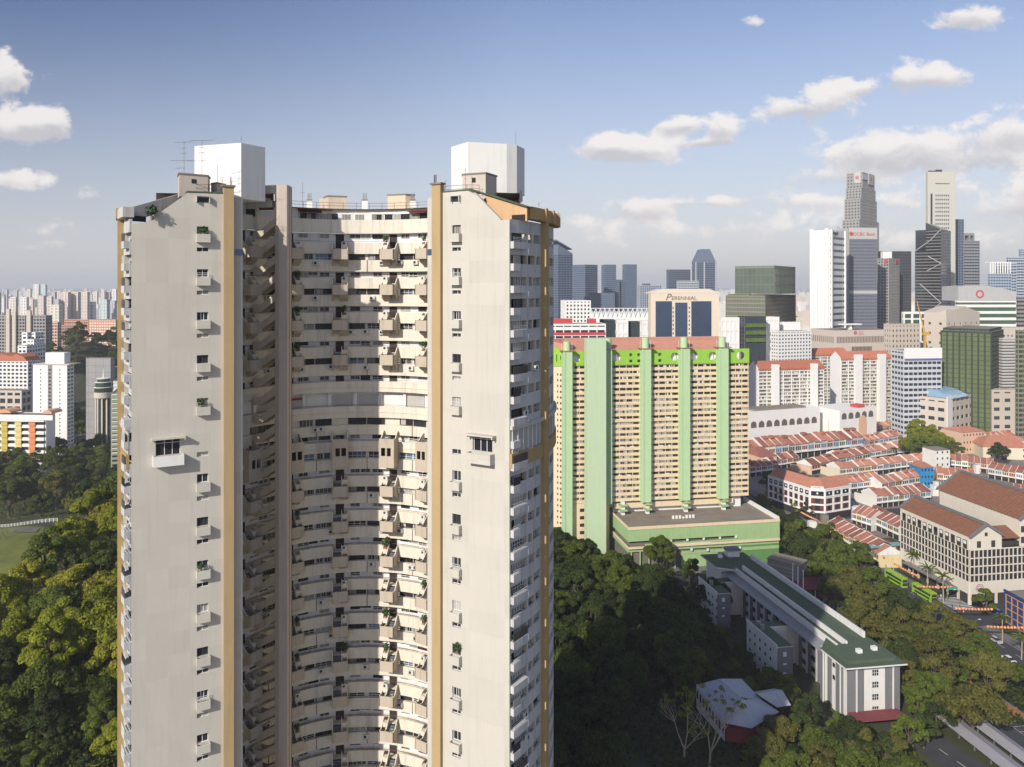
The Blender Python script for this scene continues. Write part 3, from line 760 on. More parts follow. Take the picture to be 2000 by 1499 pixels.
# roof railings
def rail(fr_pts, z, h=1.0, step=2.0, mat=rust, parent=TW):
    m = MB()
    for (a, b) in zip(fr_pts, fr_pts[1:]):
        L = sqrt((b[0] - a[0]) ** 2 + (b[1] - a[1]) ** 2); n = max(1, int(L / step))
        for hh in (h, h * .55): m.tube((a[0], a[1], z + hh), (b[0], b[1], z + hh), .03, n=4)
        for k in range(n + 1): f = k / n; x = a[0] + (b[0] - a[0]) * f; y = a[1] + (b[1] - a[1]) * f; m.tube((x, y, z), (x, y, z + h), .03, n=4)
    return part('roof_railing', m, mat, parent)
rail([pol(PC, RI + 1.4, a) for a in range(-42, 43, 6)], 143.05, 1.1)
rail([P_(375, 105), P_(407, 105.5), P_(432, 107), P_(436, 111)], 142.9, 1.1)
rail([P_(868, 105.8), P_(912, 104.3), P_(936, 104.5)], 142.7, 1.1)
# left penthouse: sloping gable behind, corner cornice, railing
pw = frp(P_(246, 101.5), P_(364, 108.5))
A_ = lambda fr, px, py: (fr.s_px(px), fr.z_py(py, fr.s_px(px)))
m = MB(); m.fprism(pw, [A_(pw, 246, 437), A_(pw, 364, 400), A_(pw, 364, 371.5), A_(pw, 349, 379.5), A_(pw, 246, 408)], -.4, 0); part('penthouse_gable', m, M('penthouse_grey', (.50, .48, .45), streak=.3), TW)
m = MB(); a, b = pw.s_px(252), pw.s_px(285); m.fbox(pw, a, b, -.02, .05, pw.z_py(432, a), pw.z_py(421, a)); part('window', m, gl_dark, TW)
m = MB(); m.arc(OC, RO - .6, RO + .75, -128.4, -116, ZP(425, 100), ZP(405.5, 100), 5); part('cornice', m, MATS['penthouse_grey'], TW)
m = MB(); m.arc(OC, RO + .2, RO + .95, -119, -110, ZP(425.5, 102), ZP(405, 102), 3); part('cornice', m, ochre, TW)
# right penthouse: peach gable and ochre cornice
pg = frp(P_(916, 106.4), P_(1029, 101.4))
m = MB(); m.fprism(pg, [A_(pg, 916, 372), A_(pg, 930, 400), A_(pg, 975, 434), A_(pg, 1029, 432), A_(pg, 1029, 405.5)], -.35, 0); part('penthouse_gable', m, M('peach_gable', (.55, .36, .20), streak=.2), TW)
m = MB(); m.fprism(pg, [A_(pg, 914, 369.5), A_(pg, 1031, 405.5), A_(pg, 1031, 403.8), A_(pg, 914, 366.5)], -1.2, .35); part('roof', m, roofg, TW)
m = MB(); a, b = pg.s_px(1000), pg.s_px(1026); m.fbox(pg, a, b, .003, .04, pg.z_py(433, a), pg.z_py(419, b)); a, b = pg.s_px(934), pg.s_px(950); m.fbox(pg, a, b, .003, .04, pg.z_py(395, a), pg.z_py(387.5, b)); part('opening', m, darkin, TW)
m = MB(); m.arc(OC, RO - .6, RO + .8, 121.5, 90, ZP(430, 104), ZP(406, 104), 8); part('cornice', m, M('ochre_cornice', (.44, .29, .13), streak=.3), TW)
for a in (113.5, 107.5, 101, 95): m = MB(); m.arc(OC, RO + .8, RO + 1.05, a, a - 1.2, ZP(431, 104), ZP(404, 104), 1); part('cornice_rib', m, MATS['ochre_cornice'], TW)
# penthouse stair corner with the red walls, above the column
red = M('red_brown_panel', (.20, .055, .045), var=.15)
fw_ = frp(P_(477, 121.5), P_(536, 120.8))
m = MB(); m.fbox(fw_, .2, 1.7, -.2, 0, ZP(400, 121), ZP(375, 121)); part('penthouse_wall', m, cream, TW)
m = MB(); m.fbox(fw_, 1.75, 2.2, -.21, .01, ZP(400, 121), ZP(375, 121)); m.fbox(fw_, 2.35, 4.7, -.5, -.2, ZP(410, 121), ZP(372, 121)); part('penthouse_panel', m, red, TW)
m = MB(); a = frp(P_(499, 118.8), P_(519, 118.2)); m.fbox(a, 0, 1.7, -1.5, 0, ZP(404.5, 118.5), ZP(386.5, 118.5)); m.fbox(a, 1.703, 2.75, -1.5, -.4, ZP(404.5, 118.5), ZP(392, 118.5)); part('stair_landing', m, cream, TW)
m = MB(); a = frp(P_(476, 120.5), P_(503, 120.5)); m.fbox(a, 0, 2.2, -.3, 0, ZP(448, 120), ZP(397, 120)); part('penthouse_wall', m, cream2, TW)
m = MB(); m.fbox(a, .35, 1.8, .003, .05, ZP(423, 120), ZP(408, 120)); part('window', m, gl_dark, TW)
# aerials on the roof: things of their own
def aerial(px, Z, ytop, ybot, arms, label):
    x, y = P_(px, Z); z0, z1 = ZP(ybot, Z), ZP(ytop, Z); t_ = thing('roof_aerial', label, 'aerial', (x, y, z0), group='aerials on the tower roof')
    m = MB(); m.tube((x, y, z0), (x, y, z1), .035, n=5); part('mast', m, metal, t_)
    m = MB()
    for (py, w, off) in arms:
        z = ZP(py, Z); m.tube((x - w / 2 + off, y, z), (x + w / 2 + off, y - .3, z), .025, n=4)
        for q in range(int(w / .45)): xx = x - w / 2 + off + .2 + q * .45; m.tube((xx, y - .35, z), (xx, y + .35, z + .02), .015, n=3)
    if arms: part('aerial_arm', m, metal, t_)
aerial(359.5, 106, 277, 341, [(278.5, 2.6, 0), (290, .9, 0), (300, 1.0, 0), (314.5, 3.2, -.3), (329, 1.6, -.4)], 'tall television aerial on the flat hut roof, left of its pair')
aerial(394.5, 107, 274.5, 343, [(275, 3.4, 0), (289, .9, 0), (299, 1.0, 0), (315, 2.8, -.6)], 'tall television aerial before the white left tank, right of its pair')
aerial(591, 130.5, 356, 406, [(377, .9, 0)], 'slender aerial mast on the roof edge just right of the stair column')
aerial(425, 108, 322, 360, [], 'thin short rod standing in front of the white left water tank')
aerial(434, 108, 348, 362, [(348, .9, 0), (354, 1.3, .1)], 'small low television aerial beside the railing before the left tank')
aerial(1007.5, 114.6, 257, 282, [], 'lightning rod on the right corner of the right water tank')
aerial(471.5, 112.3, 265, 279, [], 'lightning rod on the corner of the left water tank')
aerial(909, 104.5, 329, 373, [(333, .3, 0), (340, .3, 0), (350, .3, 0)], 'knobbly lamp mast in front of the right roof hut')
aerial(870.5, 105.6, 352, 372, [], 'short rod behind the right yellow pilaster')
aerial(1052.5, 106, 395, 405, [(399, .3, 0)], 'small stub aerial on the yellow cornice at the right corner')
for px, pr, lab in ((849.8, 104.6, 'twin vent pipes on top of the right yellow pilaster'), (451, 106.3, 'single brown vent pipe on top of the left yellow pilaster')):
    x, y = P_(px, pr); m = MB()
    for q in ((-.1, .12) if px > 800 else (0,)): m.tube((x + q, y, 144), (x + q, y, 145.2), .07, n=6)
    o = link('vent_pipe', m.mesh('vent_pipe', [M('vent_black', (.06, .05, .05))])); solo(o, lab, 'pipe')
# plants on the tower
for (px, py, Z, sc_, lab) in ((297, 426, 100.3, 1.25, 'spiky shrub growing on the left roof terrace of the cream tower'), (398, 458, 103.6, .8, 'green pot plants in the topmost window box of the left end wall'),
                        (393, 794, 103.6, .8, 'red and green plants filling the caged window box on the left wall'), (392, 1112, 103.4, .7, 'green plants behind the lower left window box, below the pink flowers'),
                        (893, 1272, 103.4, .9, 'bushy plants in a lower window box on the right end wall')):
    x, y = P_(px, Z - .25); o = link('potted_plant', TF[2], None, (x, y, ZP(py, Z)), 0, sc_); solo(o, lab, 'plant')
# ================================================================== the green and yellow slab block on its podium
grn = M('pale_green_paint', (.42, .58, .33), streak=.12, var=.05)
grn2 = M('bright_green_paint', (.27, .50, .06), streak=.15, var=.07)
grn3 = M('podium_green_paint', (.31, .44, .21), streak=.2, var=.08)
yl = M('yellow_block_paint', (.68, .55, .37), streak=.2, var=.06)
salm = M('salmon_roof', (.50, .24, .17), var=.15, streak=.1)
GB = thing('apartment_block', 'long green and yellow slab apartment block with green stair shafts and round top holes', 'apartment building', (70, 380, 0))
fg = frp((25.9, 370.0), (118.8, 385.5)); WG = 94.2
s = fg.s_px
zt, zb_, zg = 98.9, 91.6, 25.2
body = MB(); body.fbox(fg, 0, WG, -15, -.5, zg, zb_); part('core', body, darkin, GB)
m = MB()
nfl = 24; fh = (zb_ - zg) / nfl
for k in range(nfl + 1):
    z = zg + fh * k
    m.fbox(fg, 0, WG, -.5, 0 if k % 5 != 4 else .35, z - .05, z + (1.45 if k < nfl else .3))
part('spandrel_band', m, yl, GB, kind='stuff')
m = MB(); x = 0
while x < WG - .3: m.fbox(fg, x, x + .3, -.45, -.06, zg, zb_); x += 3.35
part('facade_pier', m, yl, GB, kind='stuff')
# end face towards the left, with its own small windows
fe = Fr(fg.P(-7.5, -9.5, 0)[:2], (fg.P(0, 0, 0)[0] - fg.P(-7.5, -9.5, 0)[0], fg.P(0, 0, 0)[1] - fg.P(-7.5, -9.5, 0)[1])); We = 12.1
m = MB(); m.fbox(fe, 0, We, -4, 0, 8, zb_ + .3); part('end_wall', m, M('end_wall_paint', (.70, .55, .38), var=.05), GB)
WP = {}
def winset(w, st):
    mm = MB(); mm.box(-w / 2, w / 2, .0, .03, 0, 1.2, 1)
    n = max(2, int(w / .8))
    for q in range(n + 1): xx = -w / 2 + (w - .08) * q / n; mm.box(xx, xx + .08, -.03, .0, 0, 1.2, 0)
    if st % 3 == 1: mm.box(-w / 2 + .2, w * .1, -.01, .02, .1, 1.1, 2)
    return mm.mesh('window', [framew if st % 2 else M('brown_frame', (.20, .15, .10)), gl_dark if st < 2 else curt, curt])
WP = {(w, st): winset(w, st) for w in (1.5, 2.6, 3.0) for st in range(4)}
WX = MB(); rg = random.Random(3); nwin = 0
def gwin(fr, s0, w, z, parent, lim=296):
    global nwin
    nwin += 1
    if nwin <= lim:
        p = fr.P(s0 + w / 2, -.30, z)
        link('window', WP[(w, rg.randrange(4))], parent, wloc(parent, p), atan2(fr.u[1], fr.u[0]))
    else:
        n = 3 if w > 2 else 2
        for q in range(n):
            if rg.random() < .85: WX.fbox(fr, s0 + w * q / n + .06, s0 + w * (q + 1) / n - .04, -.34, -.27, z + .02, z + 1.2, rg.choice((0, 0, 0, 1, 2)))
shafts = [(1100, 1118, 3.2, zb_ + 7.4, 25.0), (1184, 1195.5, 3.0, zt + .6, 25.0), (1254, 1272, 3.2, zt + .8, 25), (1329.5, 1348, 3.2, zt + .8, 25), (1404, 1423, 3.2, zt + .8, 25)]
occ = [(s(a, p) - .3, s(b, p) + .3) for a, b, p, _, _ in shafts] + [(s(1146, 6), s(1184, 3))]
for k in range(nfl):
    z = zg + fh * k + 1.5
    x = .6
    while x < WG - 2.6:
        w = rg.choice((2.6, 3.0, 2.6, 1.5))
        if any(a < x + w and b > x for a, b in occ): x += .5; continue
        if k % 5 == 4:
            if rg.random() < .5: WX.fbox(fg, x, x + w * .7, -.3, .3, z - .6, z + .35, 2)
            x += w + 2
        else:
            if x + w < WG: gwin(fg, x, w, z, GB)
            if rg.random() < .3: WX.fbox(fg, x + .5, x + 1.2, .002, .4, z - 1.0, z - .5, 2)
            x += w + rg.choice((.35, .35, .8))
for k in range(nfl + 4):
    for q in (6.8, 8.6, 9.6): WX.fbox(fe, q, q + (.7 if q < 8 else .85), -.02, .02, 12 + fh * k, 13.1 + fh * k, 0)
part('distant_window_row', WX, [gl_dark, curt, whitep], GB, kind='stuff')
# bright green top band with real round holes
def band_with_holes(fr, s0, s1, z0, z1, circ, t0, t1, mat, parent):
    mm = MB(); segs = 24; xs = s0
    for (c, zc, r, solid) in sorted(circ):
        a, b = c - r - .15, c + r + .15
        if a > xs: mm.fbox(fr, xs, a, t0, t1, z0, z1)
        # square cell with circular hole: ring of quads
        def edge(th):
            dx, dz = cos(th), sin(th); hx = (b - a) / 2
            zt_, zb2 = z1 - zc, zc - z0
            kk = min(hx / abs(dx) if abs(dx) > 1e-6 else 1e9, (zt_ / dz) if dz > 1e-6 else (zb2 / -dz if dz < -1e-6 else 1e9))
            return (c + dx * kk, zc + dz * kk)
        crn = [atan2(z1 - zc, r + .15), atan2(z1 - zc, -r - .15), atan2(z0 - zc, -r - .15) + 2 * pi, atan2(z0 - zc, r + .15) + 2 * pi]
        th = sorted([2 * pi * q / segs for q in range(segs)] + crn)
        for q in range(len(th)):
            t_1, t_2 = th[q], th[(q + 1) % len(th)] + (2 * pi if q == len(th) - 1 else 0)
            i1, i2 = (c + r * cos(t_1), zc + r * sin(t_1)), (c + r * cos(t_2), zc + r * sin(t_2)); e1, e2 = edge(t_1), edge(t_2)
            mm.poly([fr.P(i1[0], t1, i1[1]), fr.P(e1[0], t1, e1[1]), fr.P(e2[0], t1, e2[1]), fr.P(i2[0], t1, i2[1])])
            mm.poly([fr.P(i1[0], t1, i1[1]), fr.P(i2[0], t1, i2[1]), fr.P(i2[0], t0, i2[1]), fr.P(i1[0], t0, i1[1])])
        xs = b
    if xs < s1: mm.fbox(fr, xs, s1, t0, t1, z0, z1)
    part('green_band', mm, mat, parent)
big = [(s(px), 95.4, 2.05, 0) for px in (1125, 1204, 1317.5, 1355, 1391, 1446)]
band_with_holes(fg, -.05, WG + .1, zb_, zt, big + [(s(px), 96.6, .85, 0) for px in (1231.5, 1247, 1288)], -.1, .35, grn2, GB)
m = MB()
for px in (1125, 1204, 1317.5, 1355, 1391, 1446): c = s(px); m.fbox(fg, c - .07, c + .07, -.05, .2, 93.2, 97.5)
part('hole_cross_bar', m, M('beige_bar', (.55, .5, .38)), GB, kind='stuff')
m = MB(); m.fbox(fg, 1, WG - 6, -1.6, -1.5, 93.4, zt - .3); part('terrace_back_wall', m, M('white_terrace_wall', (.85, .85, .83)), GB)
for px in (1231.5, 1247, 1288): m = MB(); c = s(px); m.fbox(fg, c - .7, c + .7, .36, .4, 93.0, 94.3); part('opening', m, darkin, GB)
m = MB(); m.fprism(fe, [(0, zb_ - 1.2), (We, zb_ + .05), (We, zt - .02), (0, zt + 2.5)], -4, .3); part('green_band', m, grn2, GB)
m = MB(); c = 2.2; m.fbox(fe, c, c + 1.1, .31, .36, 93.5, 98.5); m.fbox(fe, 6.5, 7, .31, .36, 93.5, 97); m.fbox(fe, 9, 9.4, .31, .36, 94.5, 96.5); part('opening', m, darkin, GB)
# pitched salmon roof, stepped
m = MB()
m.fprism(Fr(fg.P(0, 0, 0)[:2], fg.u), [(1, zt), (WG - 10, zt), (WG - 10, zt + .3), (1, zt + .3)], -15, .3)
for (a, b, d0, z0, z1, d1) in ((1.5, WG - 14, .2, zt + .25, zt + 3.2, -6.5), (1.5, WG - 11, -6.5, zt + 3.8, zt + 5.6, -11)):
    i = len(m.v); m.v += [fg.P(a, d0, z0), fg.P(b, d0, z0), fg.P(b, d1, z1), fg.P(a, d1, z1), fg.P(a, d1 - 6, z0), fg.P(b, d1 - 6, z0)]
    m.f += [(i, i + 1, i + 2, i + 3), (i + 3, i + 2, i + 5, i + 4), (i, i + 3, i + 4), (i + 1, i + 5, i + 2)]; m.m += [0] * 4
m.fbox(fg, 1.5, WG - 11, -11, -6.5, zt + 3.0, zt + 3.8)
part('roof', m, salm, GB)
m = MB(); m.fprism(fe, [(-1, zt + .4), (We + 1, zt), (We + 1, zt + 2.6), (2, zt + 4.6)], -5, -.4); part('roof', m, salm, GB)
m = MB(); m.fbox(fg, WG - 12, WG - 9.5, -6, -2, zt, zt + 2.8); part('roof_hut', m, whitep, GB)
for i, (a, b, p, ztp, z0) in enumerate(shafts):
    s0, s1 = s(a, p), s(b, p); m = MB(); m.fbox(fg, s0, s1, .003, p, z0 if i else 2, ztp)
    m.fbox(fg, s0 - .02, s0 + .9, p, p + .28, z0 if i else 2, ztp - .02); sh = part('stair_shaft', m, grn, GB)
    m = MB(); m.fbox(fg, s0 - .9, s1 + 1.6, -1.5, p + .5, ztp, ztp + .3); part('cap_slab', m, M('rusty_cap', (.36, .20, .11), var=.2), sh)
    c = fg.P((s0 + s1) / 2, p / 2 - .3, 0); m = MB(); m.tube((c[0], c[1], ztp + .3), (c[0], c[1], ztp + (5.3 if i else 4.6)), 1.75 if i != 1 else 1.5, n=20); part('water_drum', m, grn, sh)
    m = MB(); q0 = fg.P(s1 + .2, p * .5, 0); m.tube((q0[0], q0[1], ztp + .3), (q0[0], q0[1], ztp + 4.2), .08, n=4); q1 = fg.P(s0 - .5, p * .6, 0); m.tube((q1[0], q1[1], ztp + .3), (q1[0], q1[1], ztp + 4), .08, n=4); part('ladder', m, framew, sh)
s0, s1 = s(1146.5, 7), s(1184, 7); m = MB(); m.fbox(fg, s0, s1, 2.0, 7.0, 0, zt + 6.4); part('lift_shaft', m, M('lift_shaft_paint', (.46, .58, .38), streak=.1, var=.04), GB)
# podium
PD = thing('podium_building', 'low green podium with long balcony slots and a grey flat roof below the slab block', 'podium', (90, 375, 0))
fp = frp((52.9, 349.9), (126.5, 362.8)); WPd = 74.7
def depth(fr, w, d, z0, z1, mat, nm, parent, m=None): m = m or MB(); m.fbox(fr, 0, w, -d, 0, z0, z1); return part(nm, m, mat, parent)
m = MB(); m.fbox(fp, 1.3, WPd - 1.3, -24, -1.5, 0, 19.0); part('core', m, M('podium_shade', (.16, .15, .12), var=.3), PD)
m = MB(); m.fbox(fp, 0, WPd, -36, -1.1, 19.0, 19.15); part('roof', m, roofc, PD)
def bandp(z0, z1, mat, t, a=0, b=None, nm='facade_band'):
    m = MB(); b = WPd if b is None else b
    m.fbox(fp, a, b, t - .4, t, z0, z1); m.fbox(fp, a, a + .4, -24, t - .41, z0, z1) if a == 0 else None; part(nm, m, mat, PD)
bandp(19.0, 20.3, yl, .25, nm='parapet'); bandp(13.6, 19.0, grn3, 0); bandp(10.2, 11.2, yl, .35); bandp(8.6, 10.2, grn3, -.6); bandp(6.2, 7.6, grn3, -.6, 26); bandp(11.2, 13.6, grn3, -.004, 52)
bandp(0, 6.2, grn3, -.8, 26, 44); bandp(0, 8.6, M('deep_green_paint', (.11, .24, .08), var=.1), -.8, 50, WPd)
for k, (a, b, z0, z1) in enumerate(((8, 52, 12.2, 13.5), (18, 40, 11.3, 12.0))): m = MB(); m.fbox(fp, a, b, -.25, -.05, z0 - .9, z0); part('balcony_parapet', m, grn3 if k == 0 else whitep, PD)
m = MB()
for q in range(5): m.fbox(fp, 22 + q * 8, 22.9 + q * 8, .02, .6, 7.4 + .6 * (q % 2), 8.4 + .6 * (q % 2)); m.fbox(fp, 20 + q * 8, 20.9 + q * 8, .02, .6, 12.6, 13.5)
part('bracket', m, whitep, PD, kind='stuff')
m = MB()
for q in range(6): x = 1.5 + q * 4.2; m.fbox(fp, x, x + .5, -.9, -.3, 0, 8.6)
part('column', m, grn3, PD, kind='stuff')
m = MB(); m.fbox(fp, WPd - .5, WPd, -36, -.41, 13.6, 21.2); part('parapet', m, whitep, PD)
m = MB()
for q in range(7): m.fbox(fp, 26 + q * 1.7 * (1 if q < 6 else 1), 27.0 + q * 1.7, -12.5, -11.9, 19.15, 20.6 if q != 3 else 19.9)
part('roof_monitor', m, whitep, PD)
m = MB()
for q in range(22): m.fbox(fp, 14 + q * 2, 14.08 + q * 2, -15, -14.9, 19.15, 20.2)
m.fbox(fp, 14, 57, -14.98, -14.92, 20.15, 20.22); part('roof_fence', m, M('rusty_fence', (.30, .17, .08)), PD, kind='stuff')
# undercroft columns carrying the slab above the roof
for px in (1217, 1286 - 21, 1340, 1414):
    q = s(px, 2); m = MB(); m.fbox(fg, q - .8, q + .8, .4, 2.4, 19, 25.4); c_ = part('pier', m, whitep, GB)
    m = MB(); m.fbox(fg, q - 1.8, q + 1.8, .3, 3.6, 21.2, 21.9); m.fbox(fg, q - 1.8, q + 1.8, .3, 3.4, 23.6, 24.3); part('stair_landing', m, grn3, c_)
m = MB(); m.fbox(fg, s(1200), WG - 3, -3, -2.8, 19, 25.2); part('undercroft_wall', m, whitep, GB)
m = MB(); m.fbox(fg, s(1200), WG - 8, -2.7, -.6, 21.6, 24.0); part('undercroft_band', m, yl, GB)
m = MB(); m.fbox(fg, 0, s(1190), -12, 0, 0, 25); part('lower_block', m, yl, GB)
m = MB()
for k in range(6): m.fbox(fg, 7, 16, .003, .05, 3 + 3.6 * k, 4.6 + 3.6 * k)
part('lower_opening', m, darkin, GB, kind='stuff')

# ================================================================== generic tower blocks
def facade(mbw, fr, w, z0, z1, bay, fh, sp, pier, prot, m=0):
    nz = max(1, int(round((z1 - z0) / fh))); f = (z1 - z0) / nz
    if sp > 0:
        for k in range(nz + 1):
            a = z0 + f * k; b = min(a + f * sp, z1) if k < nz else z1 + .3
            if k == nz: a = z1 - f * .25
            mbw.fbox(fr, 0, w, 0, prot, a, b, m)
    if pier > 0:
        nx = max(1, int(round(w / bay))); bw = w / nx
        for k in range(nx + 1):
            c = bw * k; mbw.fbox(fr, max(-prot, c - bw * pier / 2), min(w + prot, c + bw * pier / 2), 0, prot + .07, z0, z1 + .31, m)
def plan(p0, pc, p1, Z, th, dL=None, dR=None):
    C = P_(pc, Z); uR = (cos(th), sin(th)); uL = (-sin(th), cos(th))
    def L(d, px): k = (px - 1000) / FP; return (k * C[1] - C[0]) / (d[0] - k * d[1])
    lr = dR if dR else (L(uR, p1) if p1 > pc else 22.0); ll = dL if dL else (L(uL, p0) if p0 < pc else 22.0)
    if not (0 < ll < 90): ll = 25
    A = (C[0] + uL[0] * ll, C[1] + uL[1] * ll); B = (C[0] + uR[0] * lr, C[1] + uR[1] * lr); D = (A[0] + uR[0] * lr, A[1] + uR[1] * lr)
    return C, A, B, D, ll, lr
def tower(name, label, cat, p0, pc, p1, yt, Z, th, wall, gl, fh=3.9, bay=3.6, sp=.4, pier=.2, prot=.35, group=None, top=None, dL=None, dR=None, zb=0.0, solidL=False, solidR=False, parent=None, lo=0.0, z1=None):
    C, A, B, D, ll, lr = plan(p0, pc, p1, Z, th, dL, dR)
    z1 = ZP(yt, Z) if z1 is None else z1
    T = parent or thing(name, label, cat, (C[0], C[1], 0), group=group)
    body = MB(); body.prism([A, C, B, D], zb, z1, 0, 1); part('core', body, [gl, top or roofc], T)
    fl, frr = frp(A, C), frp(C, B); w_ = MB()
    z0 = max(zb, lo)
    if solidL: w_.fbox(fl, 0, ll, 0, prot, zb, z1 + .3)
    else: facade(w_, fl, ll, z0, z1, bay, fh, sp, pier, prot)
    if solidR: w_.fbox(frr, 0, lr, 0, prot, zb, z1 + .3)
    else: facade(w_, frr, lr, z0, z1, bay, fh, sp, pier, prot)
    for (q, r_) in ((B, D), (D, A)): f2 = frp(q, r_); L2 = sqrt((q[0] - r_[0]) ** 2 + (q[1] - r_[1]) ** 2); facade(w_, f2, L2, z0, z1, bay * 1.5, fh * 2, sp, pier, prot)
    part('facade_grid', w_, wall, T, kind='stuff')
    return dict(T=T, fl=fl, fr=frr, ll=ll, lr=lr, z=z1, C=C, A=A, B=B, D=D)
whiteb = M('white_building_paint', (.74, .73, .70), var=.05, scale=.05, streak=.05)
beigeb = M('beige_cladding', (.52, .46, .39), var=.06, scale=.05)
greyb = M('grey_granite', (.30, .29, .28), var=.08, scale=.05)
dkb = M('dark_cladding', (.07, .065, .07), var=.1)
bluegrey = M('blue_grey_cladding', (.13, .16, .22), var=.08)
gl_n = glass('office_glass', (.035, .045, .06), var=.35)
gl_b = glass('office_blue_glass', (.05, .085, .14), var=.25, rough=.15)
gl_g = glass('green_office_glass', (.045, .085, .05), var=.35)
gl_gg = glass('grey_green_glass', (.10, .125, .10), var=.15, rough=.2)
redp = M('red_paint', (.50, .07, .07), var=.08)
tilr = M('orange_roof_tiles', (.42, .15, .09), var=.16, scale=.3, obj_var=.15)
OT, OB = 'office_tower', 'office building'
# --- far left group of the centre
r = tower(OT, 'blue glass tower with slanted crown just right of the cream tower', OB, 1062, 1090, 1118, 497, 1250, .5, bluegrey, gl_b, bay=6, sp=.3, pier=.1)
m = MB(); m.fprism(r['fr'], [(0, r['z']), (r['lr'], r['z']), (r['lr'], r['z'] + 2), (0, r['z'] + 16)], -30, 0); part('slanted_crown', m, bluegrey, r['T'])
m = MB(); m.fprism(r['fr'], [(-4, r['z'] + 22), (r['lr'], r['z'] + 8), (r['lr'], r['z'] + 9), (-4, r['z'] + 24)], -30, 0); part('canopy', m, bluegrey, r['T'])
r = tower(OT, 'wide blue grey banded tower, second tower right of the cream tower', OB, 1119, 1143, 1167, 517.5, 1400, .75, bluegrey, gl_b, sp=.5, pier=0)
r = tower(OT, 'slim blue slab tower, the left one of the stepped pair', OB, 1175, 1182, 1203, 517.5, 1500, .1, bluegrey, gl_b, sp=.4, pier=.06)
tower('', '', '', 1200, 1203.5, 1210, 547, 1500, .1, bluegrey, gl_b, sp=.4, pier=.06, parent=r['T'])
r = tower(OT, 'slim blue slab tower, the right one of the stepped pair', OB, 1216, 1222, 1243.5, 517, 1500, .1, bluegrey, gl_b, sp=.4, pier=.06)
tower('', '', '', 1210, 1215.5, 1221.5, 547, 1499, .1, bluegrey, gl_b, sp=.4, pier=.06, parent=r['T'])
tower(OT, 'low blue podium block in front of the stepped pair of towers', OB, 1150, 1154, 1200, 573, 1350, .05, bluegrey, gl_b, sp=.5, pier=.3)
r = tower(OT, 'grey office block with a white gridded front, left of the lettered building', OB, 1244, 1250, 1292, 558, 1250, .06, M('pale_blue_grid', (.32, .35, .40)), gl_b, sp=.2, pier=.45)
tower('', '', '', 1255, 1257, 1270, 554.5, 1253, .06, bluegrey, gl_b, parent=r['T'])
tower(OT, 'dark squat tower with rounded grey top behind the lettered building', OB, 1302, 1306, 1348, 527, 1400, .04, bluegrey, gl_n, sp=.3, pier=.2)
tower(OT, 'small pale grey block between the dark squat tower and the wedge topped tower', OB, 1322, 1325, 1364, 549, 1300, .04, M('pale_grey_cladding', (.42, .44, .47)), gl_b, sp=.5, pier=.2)
r = tower(OT, 'blue grey tower with a tall trapezoid top', OB, 1352, 1358, 1399, 513, 1350, .05, bluegrey, gl_n, sp=.45, pier=.18)
m = MB(); q = r['fr']; L = r['lr']; z = r['z']; m.fprism(q, [(0, z), (L, z), (L * .7, z + 23.5), (L * .3, z + 23.5)], -25, -.2); part('trapezoid_top', m, bluegrey, r['T'])
for k in (.02, .42, .97): m = MB(); m.fbox(q, L * k - .9, L * k + .9, .3, 1.5, z * .55, z + .5); part('corner_pier', m, M('pale_grey_cladding', (.42, .44, .47)), r['T'])
# --- grey green glass block with planted terrace
r = tower(OT, 'big grey green glass block with a planted mid terrace and roof slab', OB, 1436, 1512, 1553, 519.5, 830, .95, M('green_mullion', (.17, .20, .15)), gl_gg, fh=9, bay=5, sp=.05, pier=.06, prot=.2, zb=ZP(575, 830))
r = tower('', '', '', 1418, 1494, 1553.5, 578, 825, .95, M('bronze_fins', (.22, .20, .15)), gl_gg, fh=4.6, bay=1.7, sp=.35, pier=.28, prot=.3, parent=r['T'])
m = MB(); m.fbox(r['fl'], 2, r['ll'] * .6, -6, -1, r['z'] + .3, r['z'] + 1.6); part('terrace_hedge', m, M('hedge_leaves', (.09, .14, .03), var=.6, scale=.6), r['T'])
# --- fluted white tower, its neighbours and the stepped tower
r = tower(OT, 'white ribbed office tower, the leftmost of the central business towers', OB, 1582, 1622, 1650, 450, 860, .80, whiteb, gl_n, fh=7.2, bay=100, sp=.62, pier=0, prot=.5, solidL=True)
m = MB(); fl = r['fl']; W_ = r['ll']
for k in (0, .18, .38, .74): m.tube(fl.P(W_ * k + 2.2, .4, 0), fl.P(W_ * k + 2.2, .4, r['z'] + (2 if k in (0, .74) else 0)), 2.6, n=14)
part('rounded_rib', m, whiteb, r['T'], kind='stuff')
for k in (.02, .96): m = MB(); m.fbox(r['fr'], r['lr'] * k - 1, r['lr'] * k + 1.6, .5, 2, 0, r['z'] + 1); part('corner_pier', m, whiteb, r['T'])
text('Singtel', r['fr'], 3.5, .8, r['z'] - 4.5, 6.2, M('sign_black', (.05, .05, .06)), r['T'], ext=.1)
m = MB(); n_ = 9
for k in range(n_): a = pi * (.15 + .7 * k / (n_ - 1)); b = a + .16; c = r['lr'] * .5; m.fprism(r['fr'], [(c + 5 * cos(a), r['z'] + 1.2 + 2.6 * sin(a)), (c + 5 * cos(b), r['z'] + 1.2 + 2.6 * sin(b)), (c + 5 * cos(b), r['z'] + 1.9 + 2.6 * sin(b)), (c + 5 * cos(a), r['z'] + 1.9 + 2.6 * sin(a))], .9, 1.1)
part('sign_arc', m, redp, r['T'])
m = MB(); m.fbox(r['fr'], 1, r['lr'] - 1, -.5, .55, r['z'] - 7, r['z'] + .2); part('sign_board', m, whiteb, r['T'])
